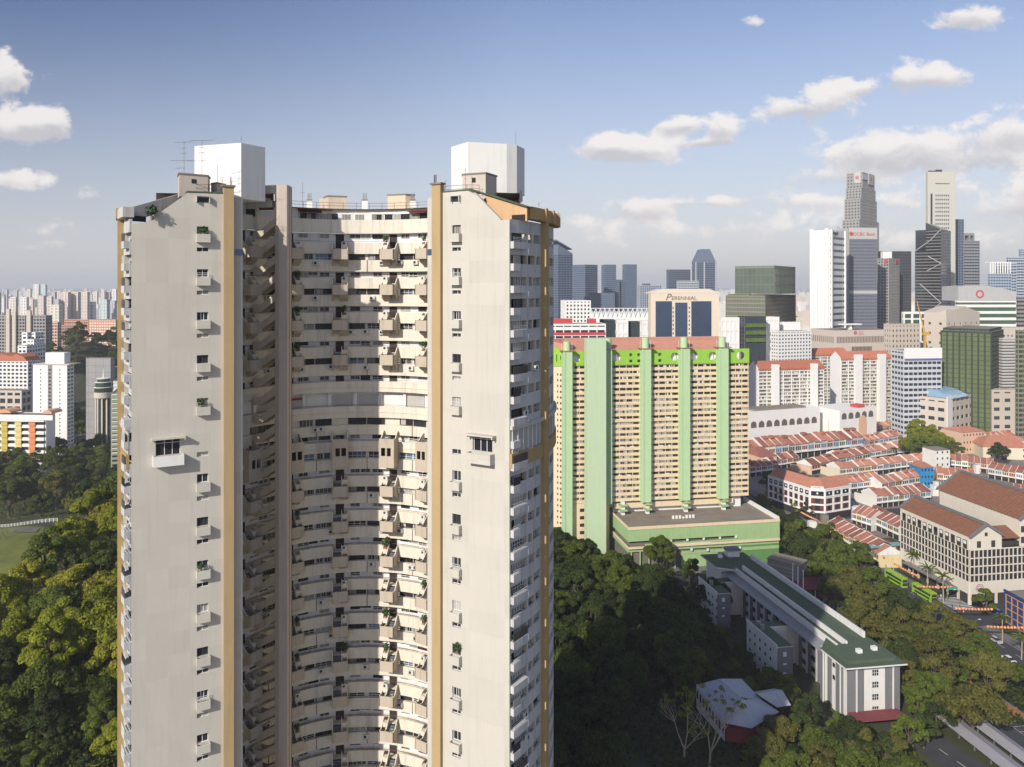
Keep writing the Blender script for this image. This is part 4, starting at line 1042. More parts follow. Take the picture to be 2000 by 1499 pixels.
r = tower(OT, 'tall grey bank tower with dark gridded windows and a red lettered crown', OB, 1632, 1657, 1712, 446, 930, .12, M('light_grey_concrete', (.46, .45, .43)), gl_n, sp=0, pier=0, prot=.1)
L = r['lr']; z = r['z']
for (a, b) in ((z - 14, z * .63), (z * .60, z * .40)):
    m = MB(); f2 = Fr(r['fr'].P(L * .02, 1.4, 0)[:2], r['fr'].u); w2 = L * .95; m.fbox(f2, 0, w2, -1.3, 0, b, a); part('window_block', m, gl_n, r['T'])
    m = MB(); nx = 13; nz = int((a - b) / 4.0)
    for k in range(nz + 1): m.fbox(f2, 0, w2, .01, .5, b + (a - b) * k / nz - 1.1, b + (a - b) * k / nz + 1.0)
    for k in range(nx + 1): m.fbox(f2, w2 * k / nx - .6, w2 * k / nx + .6, .012, .52, b - 1, a + 1)
    part('window_frame_grid', m, M('grey_blue_grid', (.17, .185, .22)), r['T'], kind='stuff')
for (z0, z1) in ((z - 13.5, z), (z * .40 - 15, z * .40 - 1.2), (z * .60 + .9, z * .63 - 1.2)): m = MB(); m.fbox(r['fr'], 0, L, .1, 1.5, z0, z1 + (.6 if z1 == z else 0)); part('concrete_band', m, MATS['light_grey_concrete'], r['T'])
m = MB(); m.fbox(r['fr'], 0, .03 * L, .1, 1.3, 0, z); m.fbox(r['fr'], .97 * L, L, .1, 1.3, 0, z); m.fbox(r['fl'], 0, r['ll'], .05, .2, 0, z); part('concrete_core', m, MATS['light_grey_concrete'], r['T'])
text('OCBC Bank', r['fr'], L * .14, 1.65, z - 9, 5.6, redp, r['T'])
m = MB(); m.tube(r['fr'].P(L * .08, 1.5, z - 7), r['fr'].P(L * .08, 1.8, z - 7), 2.6, n=16); part('sign_disc', m, redp, r['T'])
# stepped grey tower
ST = None
for i, (a, c, b, y0, dz) in enumerate(((1646, 1678, 1716, 429, 0), (1650, 1680, 1712, 388, 4), (1652.5, 1682, 1709.5, 367, 7), (1654, 1684, 1707.5, 337, 10))):
    z0 = 0 if i == 0 else ZP((0, 429, 388, 367)[i], 1010)
    kw = dict(sp=.5, pier=.5, prot=.3, fh=4.2, bay=4.2, zb=z0)
    if i == 0: r = tower(OT, 'tallest grey stepped skyscraper with a faceted crown and two red logos', OB, a, c, b, y0, 1010 + dz, .8, greyb, gl_n, **kw); ST = r['T']
    else: r = tower('', '', '', a, c, b, y0, 1010 + dz, .8, greyb, gl_n, parent=ST, **kw)
for f_, w_, o_ in ((r['fl'], r['ll'], .5), (r['fr'], r['lr'], .45)):
    m = MB(); m.fbox(f_, w_ * o_, w_ * (o_ + .42), .4, 1.2, r['z'] - 14, r['z'] + .5); part('logo_panel', m, M('light_grey_concrete', (.46, .45, .43)), ST)
    m = MB(); c = w_ * (o_ + .21)
    for q in (-2.2, -.8, .6): m.fbox(f_, c + q, c + q + .9, 1.21, 1.4, r['z'] - 9, r['z'] - 4)
    m.fbox(f_, c - 2.4, c + 1.7, 1.205, 1.39, r['z'] - 7, r['z'] - 6.2); part('logo', m, redp, ST)
m = MB(); m.fbox(r['fr'], .1, r['lr'] * .4, .3, .8, r['z'] - 9, r['z'] - 2); part('crown_glazing', m, M('steel_crown', (.42, .43, .45), rough=.25, metal=.6), ST)
r = tower(OT, 'dark brown slab tower behind the lower stepped tower', OB, 1716, 1720, 1779, 491.5, 1050, .05, dkb, gl_n, sp=.4, pier=.12)
r = tower(OT, 'lower grey stepped tower right of the tall stepped skyscraper', OB, 1715, 1736, 1756, 505, 1000, .7, greyb, gl_n, sp=.45, pier=.4)
m = MB(); c = r['C']; m.box(c[0] - 6, c[0] + 6, c[1] + 4, c[1] + 10, r['z'], r['z'] + 9); part('roof_plant', m, whiteb, r['T'])
for f_, w_ in ((r['fl'], r['ll']), (r['fr'], r['lr'])): m = MB(); m.fbox(f_, w_ * .62, w_ * .85, .5, .9, r['z'] - 7, r['z'] - 1); part('logo', m, redp, r['T'])
# faceted dark tower, slender beige tower and the greys behind
r = tower(OT, 'slender tall beige tower with a small grid of windows and roof machinery', OB, 1808, 1812, 1866, 336, 1060, .03, M('beige_tower_stone', (.50, .48, .42), var=.05), M('beige_tower_stone', (.50, .48, .42)), sp=0, pier=0)
L = r['lr']; z = r['z']; m = MB(); f2 = r['fr']
for k in range(15):
    for q in range(7): a = L * (.28 + .075 * q); zz = z - 28 - 5.6 * k - 6; m.fbox(f2, a, a + 1.5, .02, .08, zz, zz + 2.6)
for q in range(7): a = L * (.28 + .075 * q); m.fbox(f2, a, a + 2, .02, .08, z - 17, z - 15.4)
m.fbox(f2, L * .1, L * .17, .02, .08, z * .60, z - 30); part('window_row', m, gl_n, r['T'], kind='stuff')
m = MB(); m.fbox(f2, L * .12, L * .36, -8, -5, z, z + 2.5); m.fbox(f2, L * .4, L * .6, -8, -5, z, z + 4); part('roof_machinery', m, dkb, r['T'])
DG = MATS['dark_cladding']
C, A, B, D, ll, lr = plan(1787, 1838, 1857, 470, .55) if False else plan(1787, 1838, 1857, 960, .75)
T = thing(OT, 'dark faceted glass tower with diagonal bracing and a slanted top', OB, (C[0], C[1], 0))
zz = lambda y, Z=960: ZP(y, Z)
fl = frp(A, C); f2 = frp(C, B)
m = MB(); m.fprism(fl, [(0, 0), (ll, 0), (ll, zz(448)), (ll * .42, zz(434)), (ll * .40, zz(481)), (0, zz(489))], -24, 0); m.fprism(f2, [(0, 0), (lr, 0), (lr, zz(449)), (0, zz(448))], -30, -.01); part('glass_body', m, glass('charcoal_glass', (.04, .045, .055), var=.1), T)
m = MB()
for k in range(52):
    z = 4 + 3.9 * k
    if z < zz(489): m.fbox(fl, 0, ll, .0, .12, z, z + 1.4)
    elif z < zz(452): m.fbox(fl, ll * .42, ll, .0, .12, z, z + 1.4)
    if z < zz(452): m.fbox(f2, 0, lr, .0, .12, z, z + 1.0)
part('floor_band', m, M('dark_spandrel', (.15, .145, .14), var=.2), T, kind='stuff')
m = MB()
for (p, q) in (((ll, zz(448)), (ll * .62, zz(468))), ((ll * .62, zz(468)), (0, zz(490))), ((ll * .5, zz(500)), (ll, zz(515))), ((ll, zz(515)), (ll * .45, zz(530))), ((ll * .2, zz(555)), (ll, zz(592))), ((ll, zz(592)), (ll * .5, zz(612)))):
    m.tube(fl.P(p[0], .5, p[1]), fl.P(q[0], .5, q[1]), .5, n=4)
part('diagonal_brace', m, M('steel_brace', (.5, .5, .5), metal=.3), T)
tower(OT, 'narrow grey tower standing right behind the slender beige tower', OB, 1862, 1866.5, 1882, 429, 1120, .04, MATS['blue_grey_cladding'], gl_n, sp=.4, pier=.3)
r = tower(OT, 'grey banded tower with a notched open crown', OB, 1879, 1882.5, 1913, 471, 1120, .04, M('mid_grey_cladding', (.24, .25, .27)), gl_n, sp=.5, pier=.05, fh=4.4)
m = MB(); f2 = r['fr']; L = r['lr']; z = r['z']; m.fbox(f2, L * .03, L * .72, -12, -1, z + 8, z + 11.5); m.fbox(f2, L * .03, L * .1, -12, -1, z, z + 8); m.fbox(f2, L * .35, L * .45, -12, -1, z, z + 8); m.fbox(f2, L * .64, L * .72, -12, -1, z, z + 8); part('open_crown', m, MATS['mid_grey_cladding'], r['T'])
r = tower(OT, 'blue and white terraced tower with stepped columned tops at the right', OB, 1930, 1934, 1975, 535, 1010, .1, M('pale_blue_cladding', (.40, .45, .52)), gl_b, sp=.35, pier=.12)
m = MB(); f2 = r['fr']; L = r['lr']
for q in range(9): m.tube(f2.P(L * q / 8.5, .5, r['z']), f2.P(L * q / 8.5, .5, r['z'] + 14), .8, n=6)
m.fbox(f2, 0, L, -10, 1, r['z'] + 14, r['z'] + 15.5); part('colonnade', m, whiteb, r['T'])
tower('', '', '', 1945, 1949, 1985, 514, 1030, .1, MATS['pale_blue_cladding'], gl_b, sp=.4, pier=.1, parent=r['T'])
tower(OT, 'tall blue grey banded tower cut by the right picture edge', OB, 1966, 1970, 2030, 503, 1060, .1, MATS['pale_blue_cladding'], gl_n, sp=.45, pier=.08)
tower(OT, 'dark brown banded tower at the far right edge', OB, 1982, 1988, 2035, 580, 820, .1, M('brown_spandrel', (.26, .24, .22)), gl_n, sp=.5, pier=.0, fh=4.2)
tower(OT, 'pale blue tower farthest right behind the brown banded one', OB, 1990, 1996, 2040, 487, 1200, .1, MATS['pale_blue_cladding'], gl_b, sp=.45, pier=.08)
# white building with curved roof sign band and red ring logo
r = tower(OT, 'white and green glass office with a curved grey top and a red ring logo', OB, 1866, 1871, 1984, 588, 800, .04, whiteb, gl_g, sp=.42, pier=.0, fh=6.8, prot=.6)
m = MB(); f2 = r['fr']; L = r['lr']; z = r['z']; pts = [(L * k / 10, z + 16 - (k - 3) ** 2 * .14) for k in range(11)]; m.fprism(f2, [(0, z)] + pts + [(L, z)], -28, .7); part('curved_top', m, M('aluminium_panel', (.42, .42, .42), rough=.5), r['T'])
m = MB(); n_ = 20; R0, R1 = 2.8, 4.3
for k in range(n_): a, b = 2 * pi * k / n_, 2 * pi * (k + 1) / n_; m.fprism(f2, [(L * .37 + R1 * cos(a), z + 7 + R1 * sin(a)), (L * .37 + R1 * cos(b), z + 7 + R1 * sin(b)), (L * .37 + R0 * cos(b), z + 7 + R0 * sin(b)), (L * .37 + R0 * cos(a), z + 7 + R0 * sin(a))], .72, .95)
part('ring_logo', m, redp, r['T'])
# beige gabled building with pale lettering, in front of it
r = tower(OT, 'beige office with sloped gable roofs and green glazed corner', OB, 1806, 1848, 1912, 612, 700, .5, beigeb, gl_g, sp=.75, pier=.75, bay=9, fh=9)
m = MB(); f2 = r['fr']; m.fprism(f2, [(0, r['z']), (r['lr'], r['z']), (r['lr'] * .55, r['z'] + 6)], -24, .3); m.fprism(r['fl'], [(0, r['z'] - 4), (r['ll'], r['z']), (r['ll'], r['z'] + 3)], -20, .3); part('gable_roof', m, beigeb, r['T'])
text('Manger Dentro', r['fr'], 5, .6, r['z'] - 7, 2.6, MATS['brown_spandrel'], r['T']) if False else None
tower(OT, 'long beige building with a flat roof behind the dark green glass block', OB, 1905, 1912, 2010, 641, 690, .04, beigeb, gl_n, sp=.7, pier=.6, fh=6)
tower(OT, 'square dotted beige office block left of the yellow crane', OB, 1727, 1741, 1796, 634, 760, .2, beigeb, gl_n, sp=.55, pier=.62, fh=5.2, bay=4)
tower(OT, 'small glazed white framed building below the faceted dark tower', OB, 1762, 1765, 1830, 610, 800, .04, whiteb, gl_g, sp=.2, pier=.25, bay=9, fh=8)
r = tower(OT, 'broad beige stone hall with tall vertical slit windows', OB, 1583, 1630, 1740, 646, 790, .25, M('pink_beige_stone', (.58, .50, .43), var=.05), MATS.get('pink_beige_stone') or beigeb, sp=0, pier=0, prot=.1)
m = MB(); f2 = r['fr']; L = r['lr']
for k in range(34): a = L * (.04 + .027 * k); m.fbox(f2, a, a + .9, .11, .2, r['z'] - 13, r['z'] - 6.5)
for k in range(15): a = L * (.30 + .024 * k); m.fbox(f2, a, a + 1.2, .11, .2, r['z'] - 42, r['z'] - 17)
for k in range(12): a = r['ll'] * (.05 + .08 * k); m.fbox(r['fl'], a, a + 1.1, .11, .2, r['z'] - 13, r['z'] - 6.5)
part('slit_window', m, M('bronze_glass', (.12, .10, .08), rough=.3), r['T'], kind='stuff')
text('Great\nEastern', r['fr'], L * .42, .2, r['z'] - 2.6, 2.2, M('pink_sign', (.55, .12, .16)), r['T'], ext=.05)
m = MB(); m.tube(f2.P(L * .36, .2, r['z'] - 2.5), f2.P(L * .36, .5, r['z'] - 2.5), 2.0, n=10); part('sign_emblem', m, MATS['pink_sign'], r['T'])
m = MB(); m.fbox(f2, L * .22, L * .55, -14, -6, r['z'] + 5, r['z'] + 6.4); m.fbox(f2, L * .36, L * .4, -12, -8, r['z'], r['z'] + 5); part('roof_canopy', m, whiteb, r['T'])
# dark green glass block
r = tower(OT, 'dark green glass block with vertical dark mullions right of the white flats', OB, 1838, 1936, 1959, 650, 640, .85, M('dark_green_fin', (.035, .05, .045)), glass('olive_glass', (.13, .16, .07), var=.45), fh=4.0, bay=4.4, sp=.08, pier=.26, prot=.35, zb=ZP(775, 640) if False else 0)
tower('', '', '', 1843, 1932, 1956, 644, 648, .85, M('dark_green_fin', (.035, .05, .045)), gl_gg, fh=4, bay=2.6, sp=.1, pier=.2, parent=r['T'], zb=60)
tower(OT, 'pale ribbed building directly right of the dark green glass block', OB, 1950, 1958, 2000, 662, 660, .1, M('pale_ribs', (.50, .47, .43)), gl_n, sp=.6, pier=0, fh=2.6)
tower(OT, 'green glass banded building cut by the right edge above the beige mall', OB, 1984, 1989, 2040, 646, 600, .1, MATS['bronze_fins'], gl_g, sp=.4, pier=.05)
# blue and white building under repair, behind the white flats
r = tower(OT, 'white and blue office with boxy balconies and a white plinth roof', OB, 1742, 1765, 1838, 686, 640, .12, M('pale_blue_paint', (.50, .52, .55)), gl_n, sp=.5, pier=.12, bay=4, fh=4.4)
m = MB(); m.fbox(r['fr'], .1, r['lr'], .4, 1.4, r['z'] - 6.5, r['z'] + 2.5); part('white_parapet', m, whiteb, r['T'])
m = MB(); m.fbox(r['fr'], .1, r['lr'], 1.41, 1.6, r['z'] - 7.2, r['z'] - 6.2); part('blue_stripe', m, M('blue_stripe', (.15, .18, .45)), r['T'])
# low beige mall with blue glass roof
r = tower('shopping_mall', 'low beige mall with a curved blue glass roof in front of the green glass block', 'mall', 1757, 1848, 1925, 780, 625, .62, beigeb, gl_n, sp=.62, pier=.35, bay=8, fh=7.5)
m = MB(); pts = [(r['ll'] * k / 8, r['z'] + 6 * sin(pi * k / 8)) for k in range(9)]; m.fprism(Fr(r['fl'].P(2, -6, 0)[:2], r['fl'].u), pts, -30, 0); part('blue_roof', m, M('blue_glass_roof', (.22, .36, .50), rough=.3, var=.1), r['T'])
m = MB(); m.fbox(r['fr'], 0, 9, .4, 1.0, 0, r['z'] + 2); part('white_corner', m, whiteb, r['T'])
tower('shopping_mall', 'beige stone mall at the right edge beneath the green glass building', 'mall', 1925, 1936, 2040, 762, 640, .08, beigeb, gl_n, sp=.6, pier=.45, bay=9, fh=7.5)
# ------------------------------------------------ building with serif lettering
r = tower(OT, 'cream framed office with three dark blue glass panels and PERENNIAL lettering', OB, 1266, 1271, 1405, 574, 560, .03, M('cream_stone', (.66, .57, .46), var=.04), M('cream_stone', (.66, .57, .46)), sp=0, pier=0, prot=.05)
f2 = r['fr']; L = r['lr']; z = r['z']
m = MB(); m.fprism(f2, [(0, z - .2), (L, z - .2), (L, z + .6), (L * .86, z + 3.4), (L * .17, z + 3.4), (0, z + .6)], -20, 0); part('gable_top', m, MATS['cream_stone'], r['T'])
for (a, b, dz) in ((.07, .305, 9.0), (.355, .53, 10), (.59, .88, 9.0)):
    g_ = MB(); g_.fbox(f2, L * a, L * b, .06, .30, 0, z - dz + 3.5); gp = part('glass_panel', g_, glass('panel_blue_glass', (.035, .06, .11), var=.15, rough=.08), r['T'])
    g_ = MB(); nx = int((b - a) * L / 1.5)
    for k in range(nx + 1): x = L * a + (b - a) * L * k / nx; g_.fbox(f2, x - .04, x + .04, .301, .36, 0, z - dz + 3.5)
    for k in range(32): g_.fbox(f2, L * a, L * b, .30, .355, z - dz + 3.4 - 1.9 * k, z - dz + 3.5 - 1.9 * k)
    part('mullion_grid', g_, dkb, gp, kind='stuff')
m = MB()
for a in (.318, .552):
    for k in range(13): m.fbox(f2, L * a, L * a + .8, .06, .12, z - 11 - 3.1 * k, z - 9.7 - 3.1 * k)
part('slot_window', m, dkb, r['T'], kind='stuff')
bz_ = M('bronze_letters', (.14, .12, .10))
text('P', f2, L * .21, .1, z - 4.9, 7.0, bz_, r['T'], italic=.35)
text('ERENNIAL', f2, L * .30, .1, z - 4.6, 3.9, bz_, r['T'], xs=1.05)
# ------------------------------------------------ red and white blocks behind the green block
r = tower('apartment_block', 'low white block with red stripes right behind the green slab block', 'apartment building', 1062, 1068, 1182, 634, 470, .06, whiteb, gl_n, sp=.55, pier=.12, fh=3.6, bay=5)
m = MB(); m.fbox(r['fr'], 0, r['lr'] * .45, -8, -3, r['z'], r['z'] + 3.2); m.fbox(r['fr'], r['lr'] * .72, r['lr'] * .86, -8, -3, r['z'], r['z'] + 3.2)
for k in range(3): m.fbox(r['fr'], 0, r['lr'], .43, .7, r['z'] - 6.5 - 3.9 * k, r['z'] - 5 - 3.9 * k)
part('red_band', m, redp, r['T'])
tower('apartment_block', 'narrow white residential tower above the red striped block', 'apartment building', 1096, 1105, 1153, 588, 640, .1, whiteb, gl_n, sp=.5, pier=.5, fh=3.2, bay=3.0)
for (a, c, b, y, Z, lab) in ((1172, 1181, 1207, 626, 660, 'dark glazed side block left of the white waved panel'), (1226, 1232, 1262, 629, 660, 'dark glazed block with planted balconies between two white waved panels')):
    tower(OT, lab, OB, a, c, b, y, Z, .1, MATS['dark_green_fin'], gl_n, sp=.15, pier=.1)
for (a, c, b, y, Z, lab) in ((1200, 1206, 1226, 625, 655, 'white waved panel tower left of the lettered office'), (1248, 1254, 1273, 627, 655, 'white waved panel tower touching the lettered office'), (1406, 1409, 1443, 621, 720, 'white waved panel block right of the lettered office'), (1484, 1495, 1521, 620, 745, 'white waved panel tower beside the planted dark block')):
    tower(OT, lab, OB, a, c, b, y, Z, .1, whiteb, whiteb, sp=.3, pier=.3, fh=12, bay=4)
r = tower(OT, 'dark glass office with stacked planted balconies beside the white panel tower', OB, 1442, 1456, 1495, 619, 730, .15, MATS['dark_green_fin'], gl_n, sp=.1, pier=.08, bay=6)
for k in range(3): m = MB(); m.fbox(r['fr'], 0, r['lr'], .4, 1.6, r['z'] - 10 - 7 * k, r['z'] - 6.4 - 7 * k); part('balcony_planting', m, M('hedge_leaves', (.09, .14, .03)), r['T'])
tower('apartment_block', 'white residential block with small dark windows left of the beige stone hall', 'apartment building', 1502, 1520, 1584, 648, 735, .35, whiteb, gl_n, sp=.55, pier=.4, fh=3.4, bay=3.6)
tower('apartment_block', 'small white cube building left of the ribbed tower', 'apartment building', 1524, 1528, 1562, 630, 760, .1, whiteb, whiteb, sp=.5, pier=.5)
# stadium with white trusses
t_ = thing('stadium', 'low white arena roof with zigzag trusses behind the red striped block', 'stadium', (*P_(1210, 900), 0))
m = MB(); m.box(XP(1152, 900), XP(1272, 900), 900, 960, 0, ZP(612, 900)); part('hall', m, whiteb, t_)
m = MB(); zr_ = ZP(612, 900)
for k in range(14):
    x = XP(1150, 900) + k * 5.4; m.tube((x, 899, zr_ - 4), (x + 2.7, 899, zr_ + 5.5), .45, n=4); m.tube((x + 2.7, 899, zr_ + 5.5), (x + 5.4, 899, zr_ - 4), .45, n=4)
m.tube((XP(1150, 900), 899, zr_ + 5.5), (XP(1272, 900), 899, zr_ + 5.5), .5, n=4); part('truss', m, whiteb, t_)
# yellow crane by the beige offices
t_ = thing('tower_crane', 'orange yellow construction crane in front of the beige offices', 'crane', (*P_(1806, 690), 0)); x, y = P_(1806, 690); m = MB()
m.box(x - .9, x + .9, y - .9, y + .9, 0, ZP(650, 690)); part('mast', m, M('crane_yellow', (.55, .30, .06)), t_)
m = MB(); m.tube((x, y, ZP(652, 690)), (x - 7, y, ZP(588, 690)), .9, .3, n=4); m.box(x - 2, x + 4, y - 1.2, y + 1.2, ZP(655, 690), ZP(649, 690)); part('jib', m, MATS['crane_yellow'], t_)
# ================================================================== white residential flats with red roofs
def flats(label, p0, pc, p1, yt, Z, th, towers_at, nb=24, roofh=5.5, parts=True, zg=0.0):
    C, A, B, D, ll, lr = plan(p0, pc, p1, Z, th)
    ll = min(ll, 16.0); uL = (-sin(th), cos(th)); A = (C[0] + uL[0] * ll, C[1] + uL[1] * ll); D = (A[0] + cos(th) * lr, A[1] + sin(th) * lr)
    T = thing('apartment_block', label, 'apartment building', (C[0], C[1], 0), group='white flats with red roofs')
    z1 = ZP(yt, Z); f = frp(C, B); fl = frp(A, C)
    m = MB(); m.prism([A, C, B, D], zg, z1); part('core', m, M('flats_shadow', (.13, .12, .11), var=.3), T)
    m = MB(); m.fbox(fl, 0, ll + .3, 0, .4, zg, z1); m.fprism(fl, [(0, z1), (ll + .3, z1), (ll * .5, z1 + roofh)], 0, .4); part('gable_wall', m, whiteb, T)
    m = MB(); g2 = frp(B, D); m.fprism(g2, [(0, zg), (ll, zg), (ll, z1), (ll * .5, z1 + roofh), (0, z1)], 0, .3); part('gable_wall', m, whiteb, T)
    nf = int((z1 - zg) / 2.9); fh = (z1 - zg) / nf
    m = MB()
    for k in range(nf + 1): m.fbox(f, 0, lr, .004, .8, zg + fh * k - .3, zg + fh * k + .95 if k < nf else z1)
    part('balcony_parapet', m, M('flats_parapet', (.62, .60, .55), var=.08, scale=.4), T, kind='stuff')
    m = MB(); n_ = max(4, int(lr / 7))
    for k in range(n_ + 1): x = lr * k / n_; m.fbox(f, max(0, x - .3), min(lr, x + .3), .002, 1.0, zg, z1)
    part('party_fin', m, whiteb, T)
    m = MB(); rg = random.Random(int(Z))
    for k in range(nf):
        for q in range(int(lr / 1.75)):
            if rg.random() < .55: m.fbox(f, q * 1.75 + .3, q * 1.75 + 1.4, .01, .2, zg + fh * k + 1.0, zg + fh * (k + 1) - .35, rg.choice((0, 1, 1)))
    part('window_row', m, [whiteb, M('flats_curtain', (.42, .40, .30), var=.4, isl_var=.4)], T, kind='stuff')
    for (a, b) in towers_at: m = MB(); x0, x1 = f.s_px(a), f.s_px(b); m.fbox(f, x0, x1, .9, 4.2, zg - 2, z1 + 3.2); part('lift_tower', m, whiteb, T)
    m = MB(); i = len(m.v); P = f.P; e = .9; zm = z1 + roofh
    pts = [P(-.3, 1.4, z1 - .1), P(lr + .6, 1.4, z1 - .1), P(lr + .6, -ll / 2, zm), P(-.3, -ll / 2, zm), P(-.3, -ll - 1, z1 - .1), P(lr + .6, -ll - 1, z1 - .1)]
    m.poly([pts[0], pts[1], pts[2], pts[3]]); m.poly([pts[3], pts[2], pts[5], pts[4]]); m.fbox(f, -.3, lr + .6, .6, 1.5, z1 - 1.6, z1 - .12)
    part('roof', m, tilr, T)
    return T
flats('white flats with a red roof, farthest back of the three behind the shophouses', 1546, 1562, 1655, 693, 760, .22, [])
flats('white flats with a red roof and two lift towers, nearest the green block', 1463, 1481, 1608, 720, 640, .22, [(1505, 1517), (1581, 1592)])
flats('white flats with a red roof, the right one in front of the beige hall', 1622, 1642, 1740, 700, 690, .22, [(1666, 1679), (1712, 1725)])
# white arcaded podium under the flats
AR = thing('market_podium', 'low white podium with a row of round arches below the flats', 'market', (*P_(1600, 600), 0))
fa = frp(P_(1462, 606), P_(1640, 640)); m = MB(); m.fbox(fa, 0, 72, -20, 0, 0, ZP(806, 606)); part('block', m, whiteb, AR)
fb2 = frp(P_(1640, 625), P_(1742, 650)); m = MB(); m.fbox(fb2, 0, 42, -30, 0, 0, ZP(797, 640)); part('block', m, whiteb, AR)
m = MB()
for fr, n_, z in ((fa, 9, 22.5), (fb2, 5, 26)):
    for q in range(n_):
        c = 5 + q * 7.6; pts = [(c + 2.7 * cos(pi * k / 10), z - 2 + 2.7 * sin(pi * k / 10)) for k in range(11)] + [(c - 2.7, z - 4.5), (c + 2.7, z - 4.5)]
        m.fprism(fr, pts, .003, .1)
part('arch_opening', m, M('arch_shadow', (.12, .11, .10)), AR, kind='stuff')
for px, w in ((1684, 9), (1625, 8)): m = MB(); c = fb2.s_px(px) if px > 1640 else fa.s_px(px); fr = fb2 if px > 1640 else fa; pts = [(c + w / 2 * cos(pi * k / 10), 19 + w / 2 * sin(pi * k / 10)) for k in range(11)] + [(c - w / 2, 4), (c + w / 2, 4)]; m.fprism(fr, pts, .12, .5); part('entrance_arch', m, M('arch_peach', (.62, .42, .27)), AR)
m = MB(); m.fbox(fa, 8, 60, -16, -3, ZP(806, 606), ZP(806, 606) + 1.4); part('roof_pergola', m, roofc, AR)
m = MB(); m.fbox(fb2, 25, 33, -12, -4, ZP(797, 640), ZP(797, 640) + 2.4); part('red_pavilion_roof', m, M('red_paint', (.5, .07, .07)), AR)

# ================================================================== shophouses
SH_W = [M('shop_%s_wall' % n, c, var=.06, streak=.2) for n, c in (('white', (.70, .68, .63)), ('cream', (.64, .57, .43)), ('pale_grey', (.50, .50, .49)), ('peach', (.60, .42, .30)), ('pale_blue', (.42, .50, .58)), ('pale_yellow', (.64, .54, .30)))]
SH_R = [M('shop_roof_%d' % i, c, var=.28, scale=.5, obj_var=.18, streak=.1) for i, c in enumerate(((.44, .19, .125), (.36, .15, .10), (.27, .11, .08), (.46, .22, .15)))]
pwall = M('party_wall_white', (.68, .67, .64), streak=.35, var=.1)
shut = [M('shutter_green', (.05, .10, .08)), M('shutter_maroon', (.16, .04, .04)), M('shutter_dark', (.07, .06, .05)), M('shutter_blue', (.10, .18, .30))]
def ridged(m, y0, z0, y1, z1, w, n):      # ridged tile slope as real folds
    for k in range(n):
        a, c, b = w * k / n, w * (k + .5) / n, w * (k + 1) / n
        m.poly([(a, y0, z0), (c, y0, z0 + .1), (c, y1, z1 + .1), (a, y1, z1)]); m.poly([(c, y0, z0 + .1), (b, y0, z0), (b, y1, z1), (c, y1, z1 + .1)])
SHM = {}
def shop_parts(st, wv):
    key = (st, wv)
    if key in SHM: return SHM[key]
    rg = random.Random(st * 31 + int(wv * 10)); hw = 7.6 + (st % 3) * .5; d = 13.0; rh = 2.9; w = wv
    b = MB(); b.box(0, w, .0, d, 0, hw)
    b.fprism(Fr((0, 0), (0, 1)), [(0, hw), (d, hw), (d / 2, hw + rh)], -.1, 0)
    back = MB(); back.box(.2, w - .2, d, d + 6.5, 0, hw - 2.6)
    rr_ = MB(); rr_.poly([(.1, d + .02, hw - .9), (w - .1, d + .02, hw - .9), (w - .1, d + 6.9, hw - 2.5), (.1, d + 6.9, hw - 2.5)]); rr_.poly([(.1, d, hw - 1.1), (.1, d + 6.9, hw - 2.6), (w - .1, d + 6.9, hw - 2.6), (w - .1, d, hw - 1.1)])
    r = MB(); ridged(r, -.7, hw - .25, d * .5, hw + rh, w, 8); ridged(r, d * .5, hw + rh, d + .5, hw - .2, w, 8)
    r.box(0, w, d * .5 - .2, d * .5 + .2, hw + rh, hw + rh + .22)
    if st % 4 == 1: # jack roof
        r.box(w * .2, w * .8, d * .32, d * .5, hw + rh - .4, hw + rh + .7)
    p = MB(); n = 5
    prof = [(-.5, hw - .1), (d * .5, hw + rh + .55), (d + .3, hw - .1), (d + .3, hw - .9), (-.5, hw - .9)]
    for x in (-.14, ):
        i = len(p.v); p.v += [(x, q[0], q[1]) for q in prof] + [(x + .28, q[0], q[1]) for q in prof]
        p.f.append(tuple(i + k for k in range(n))); p.m.append(0); p.f.append(tuple(i + n + k for k in reversed(range(n)))); p.m.append(0)
        for k in range(n): j = (k + 1) % n; p.f.append((i + j, i + k, i + n + k, i + n + j)); p.m.append(0)
    wn = MB()
    for q in range(3): x = w * (.12 + .29 * q); wn.box(x, x + w * .2, -.08, .0, 4.6, 6.6)
    wn2 = MB(); wn2.box(.3, w - .3, -.05, .02, .1, 3.3)
    cn = MB(); cn.box(.02, w - .02, -.9, -.003, 3.5, 3.85); cn.box(.02, w - .02, -.15, -.004, hw - .6, hw - .35)
    SHM[key] = [b, back, r, p, wn, wn2, cn, hw, {}, rr_]
    return SHM[key]
def shop_mesh(rec, idx, mat, nm):
    k = (idx, mat.name)
    if k not in rec[8]: rec[8][k] = rec[idx].mesh(nm, mat)
    return rec[8][k]
COLN = {'shop_white_wall': 'white', 'shop_cream_wall': 'cream', 'shop_pale_grey_wall': 'pale grey', 'shop_peach_wall': 'peach', 'shop_pale_blue_wall': 'pale blue', 'shop_pale_yellow_wall': 'pale yellow'}
shops = []
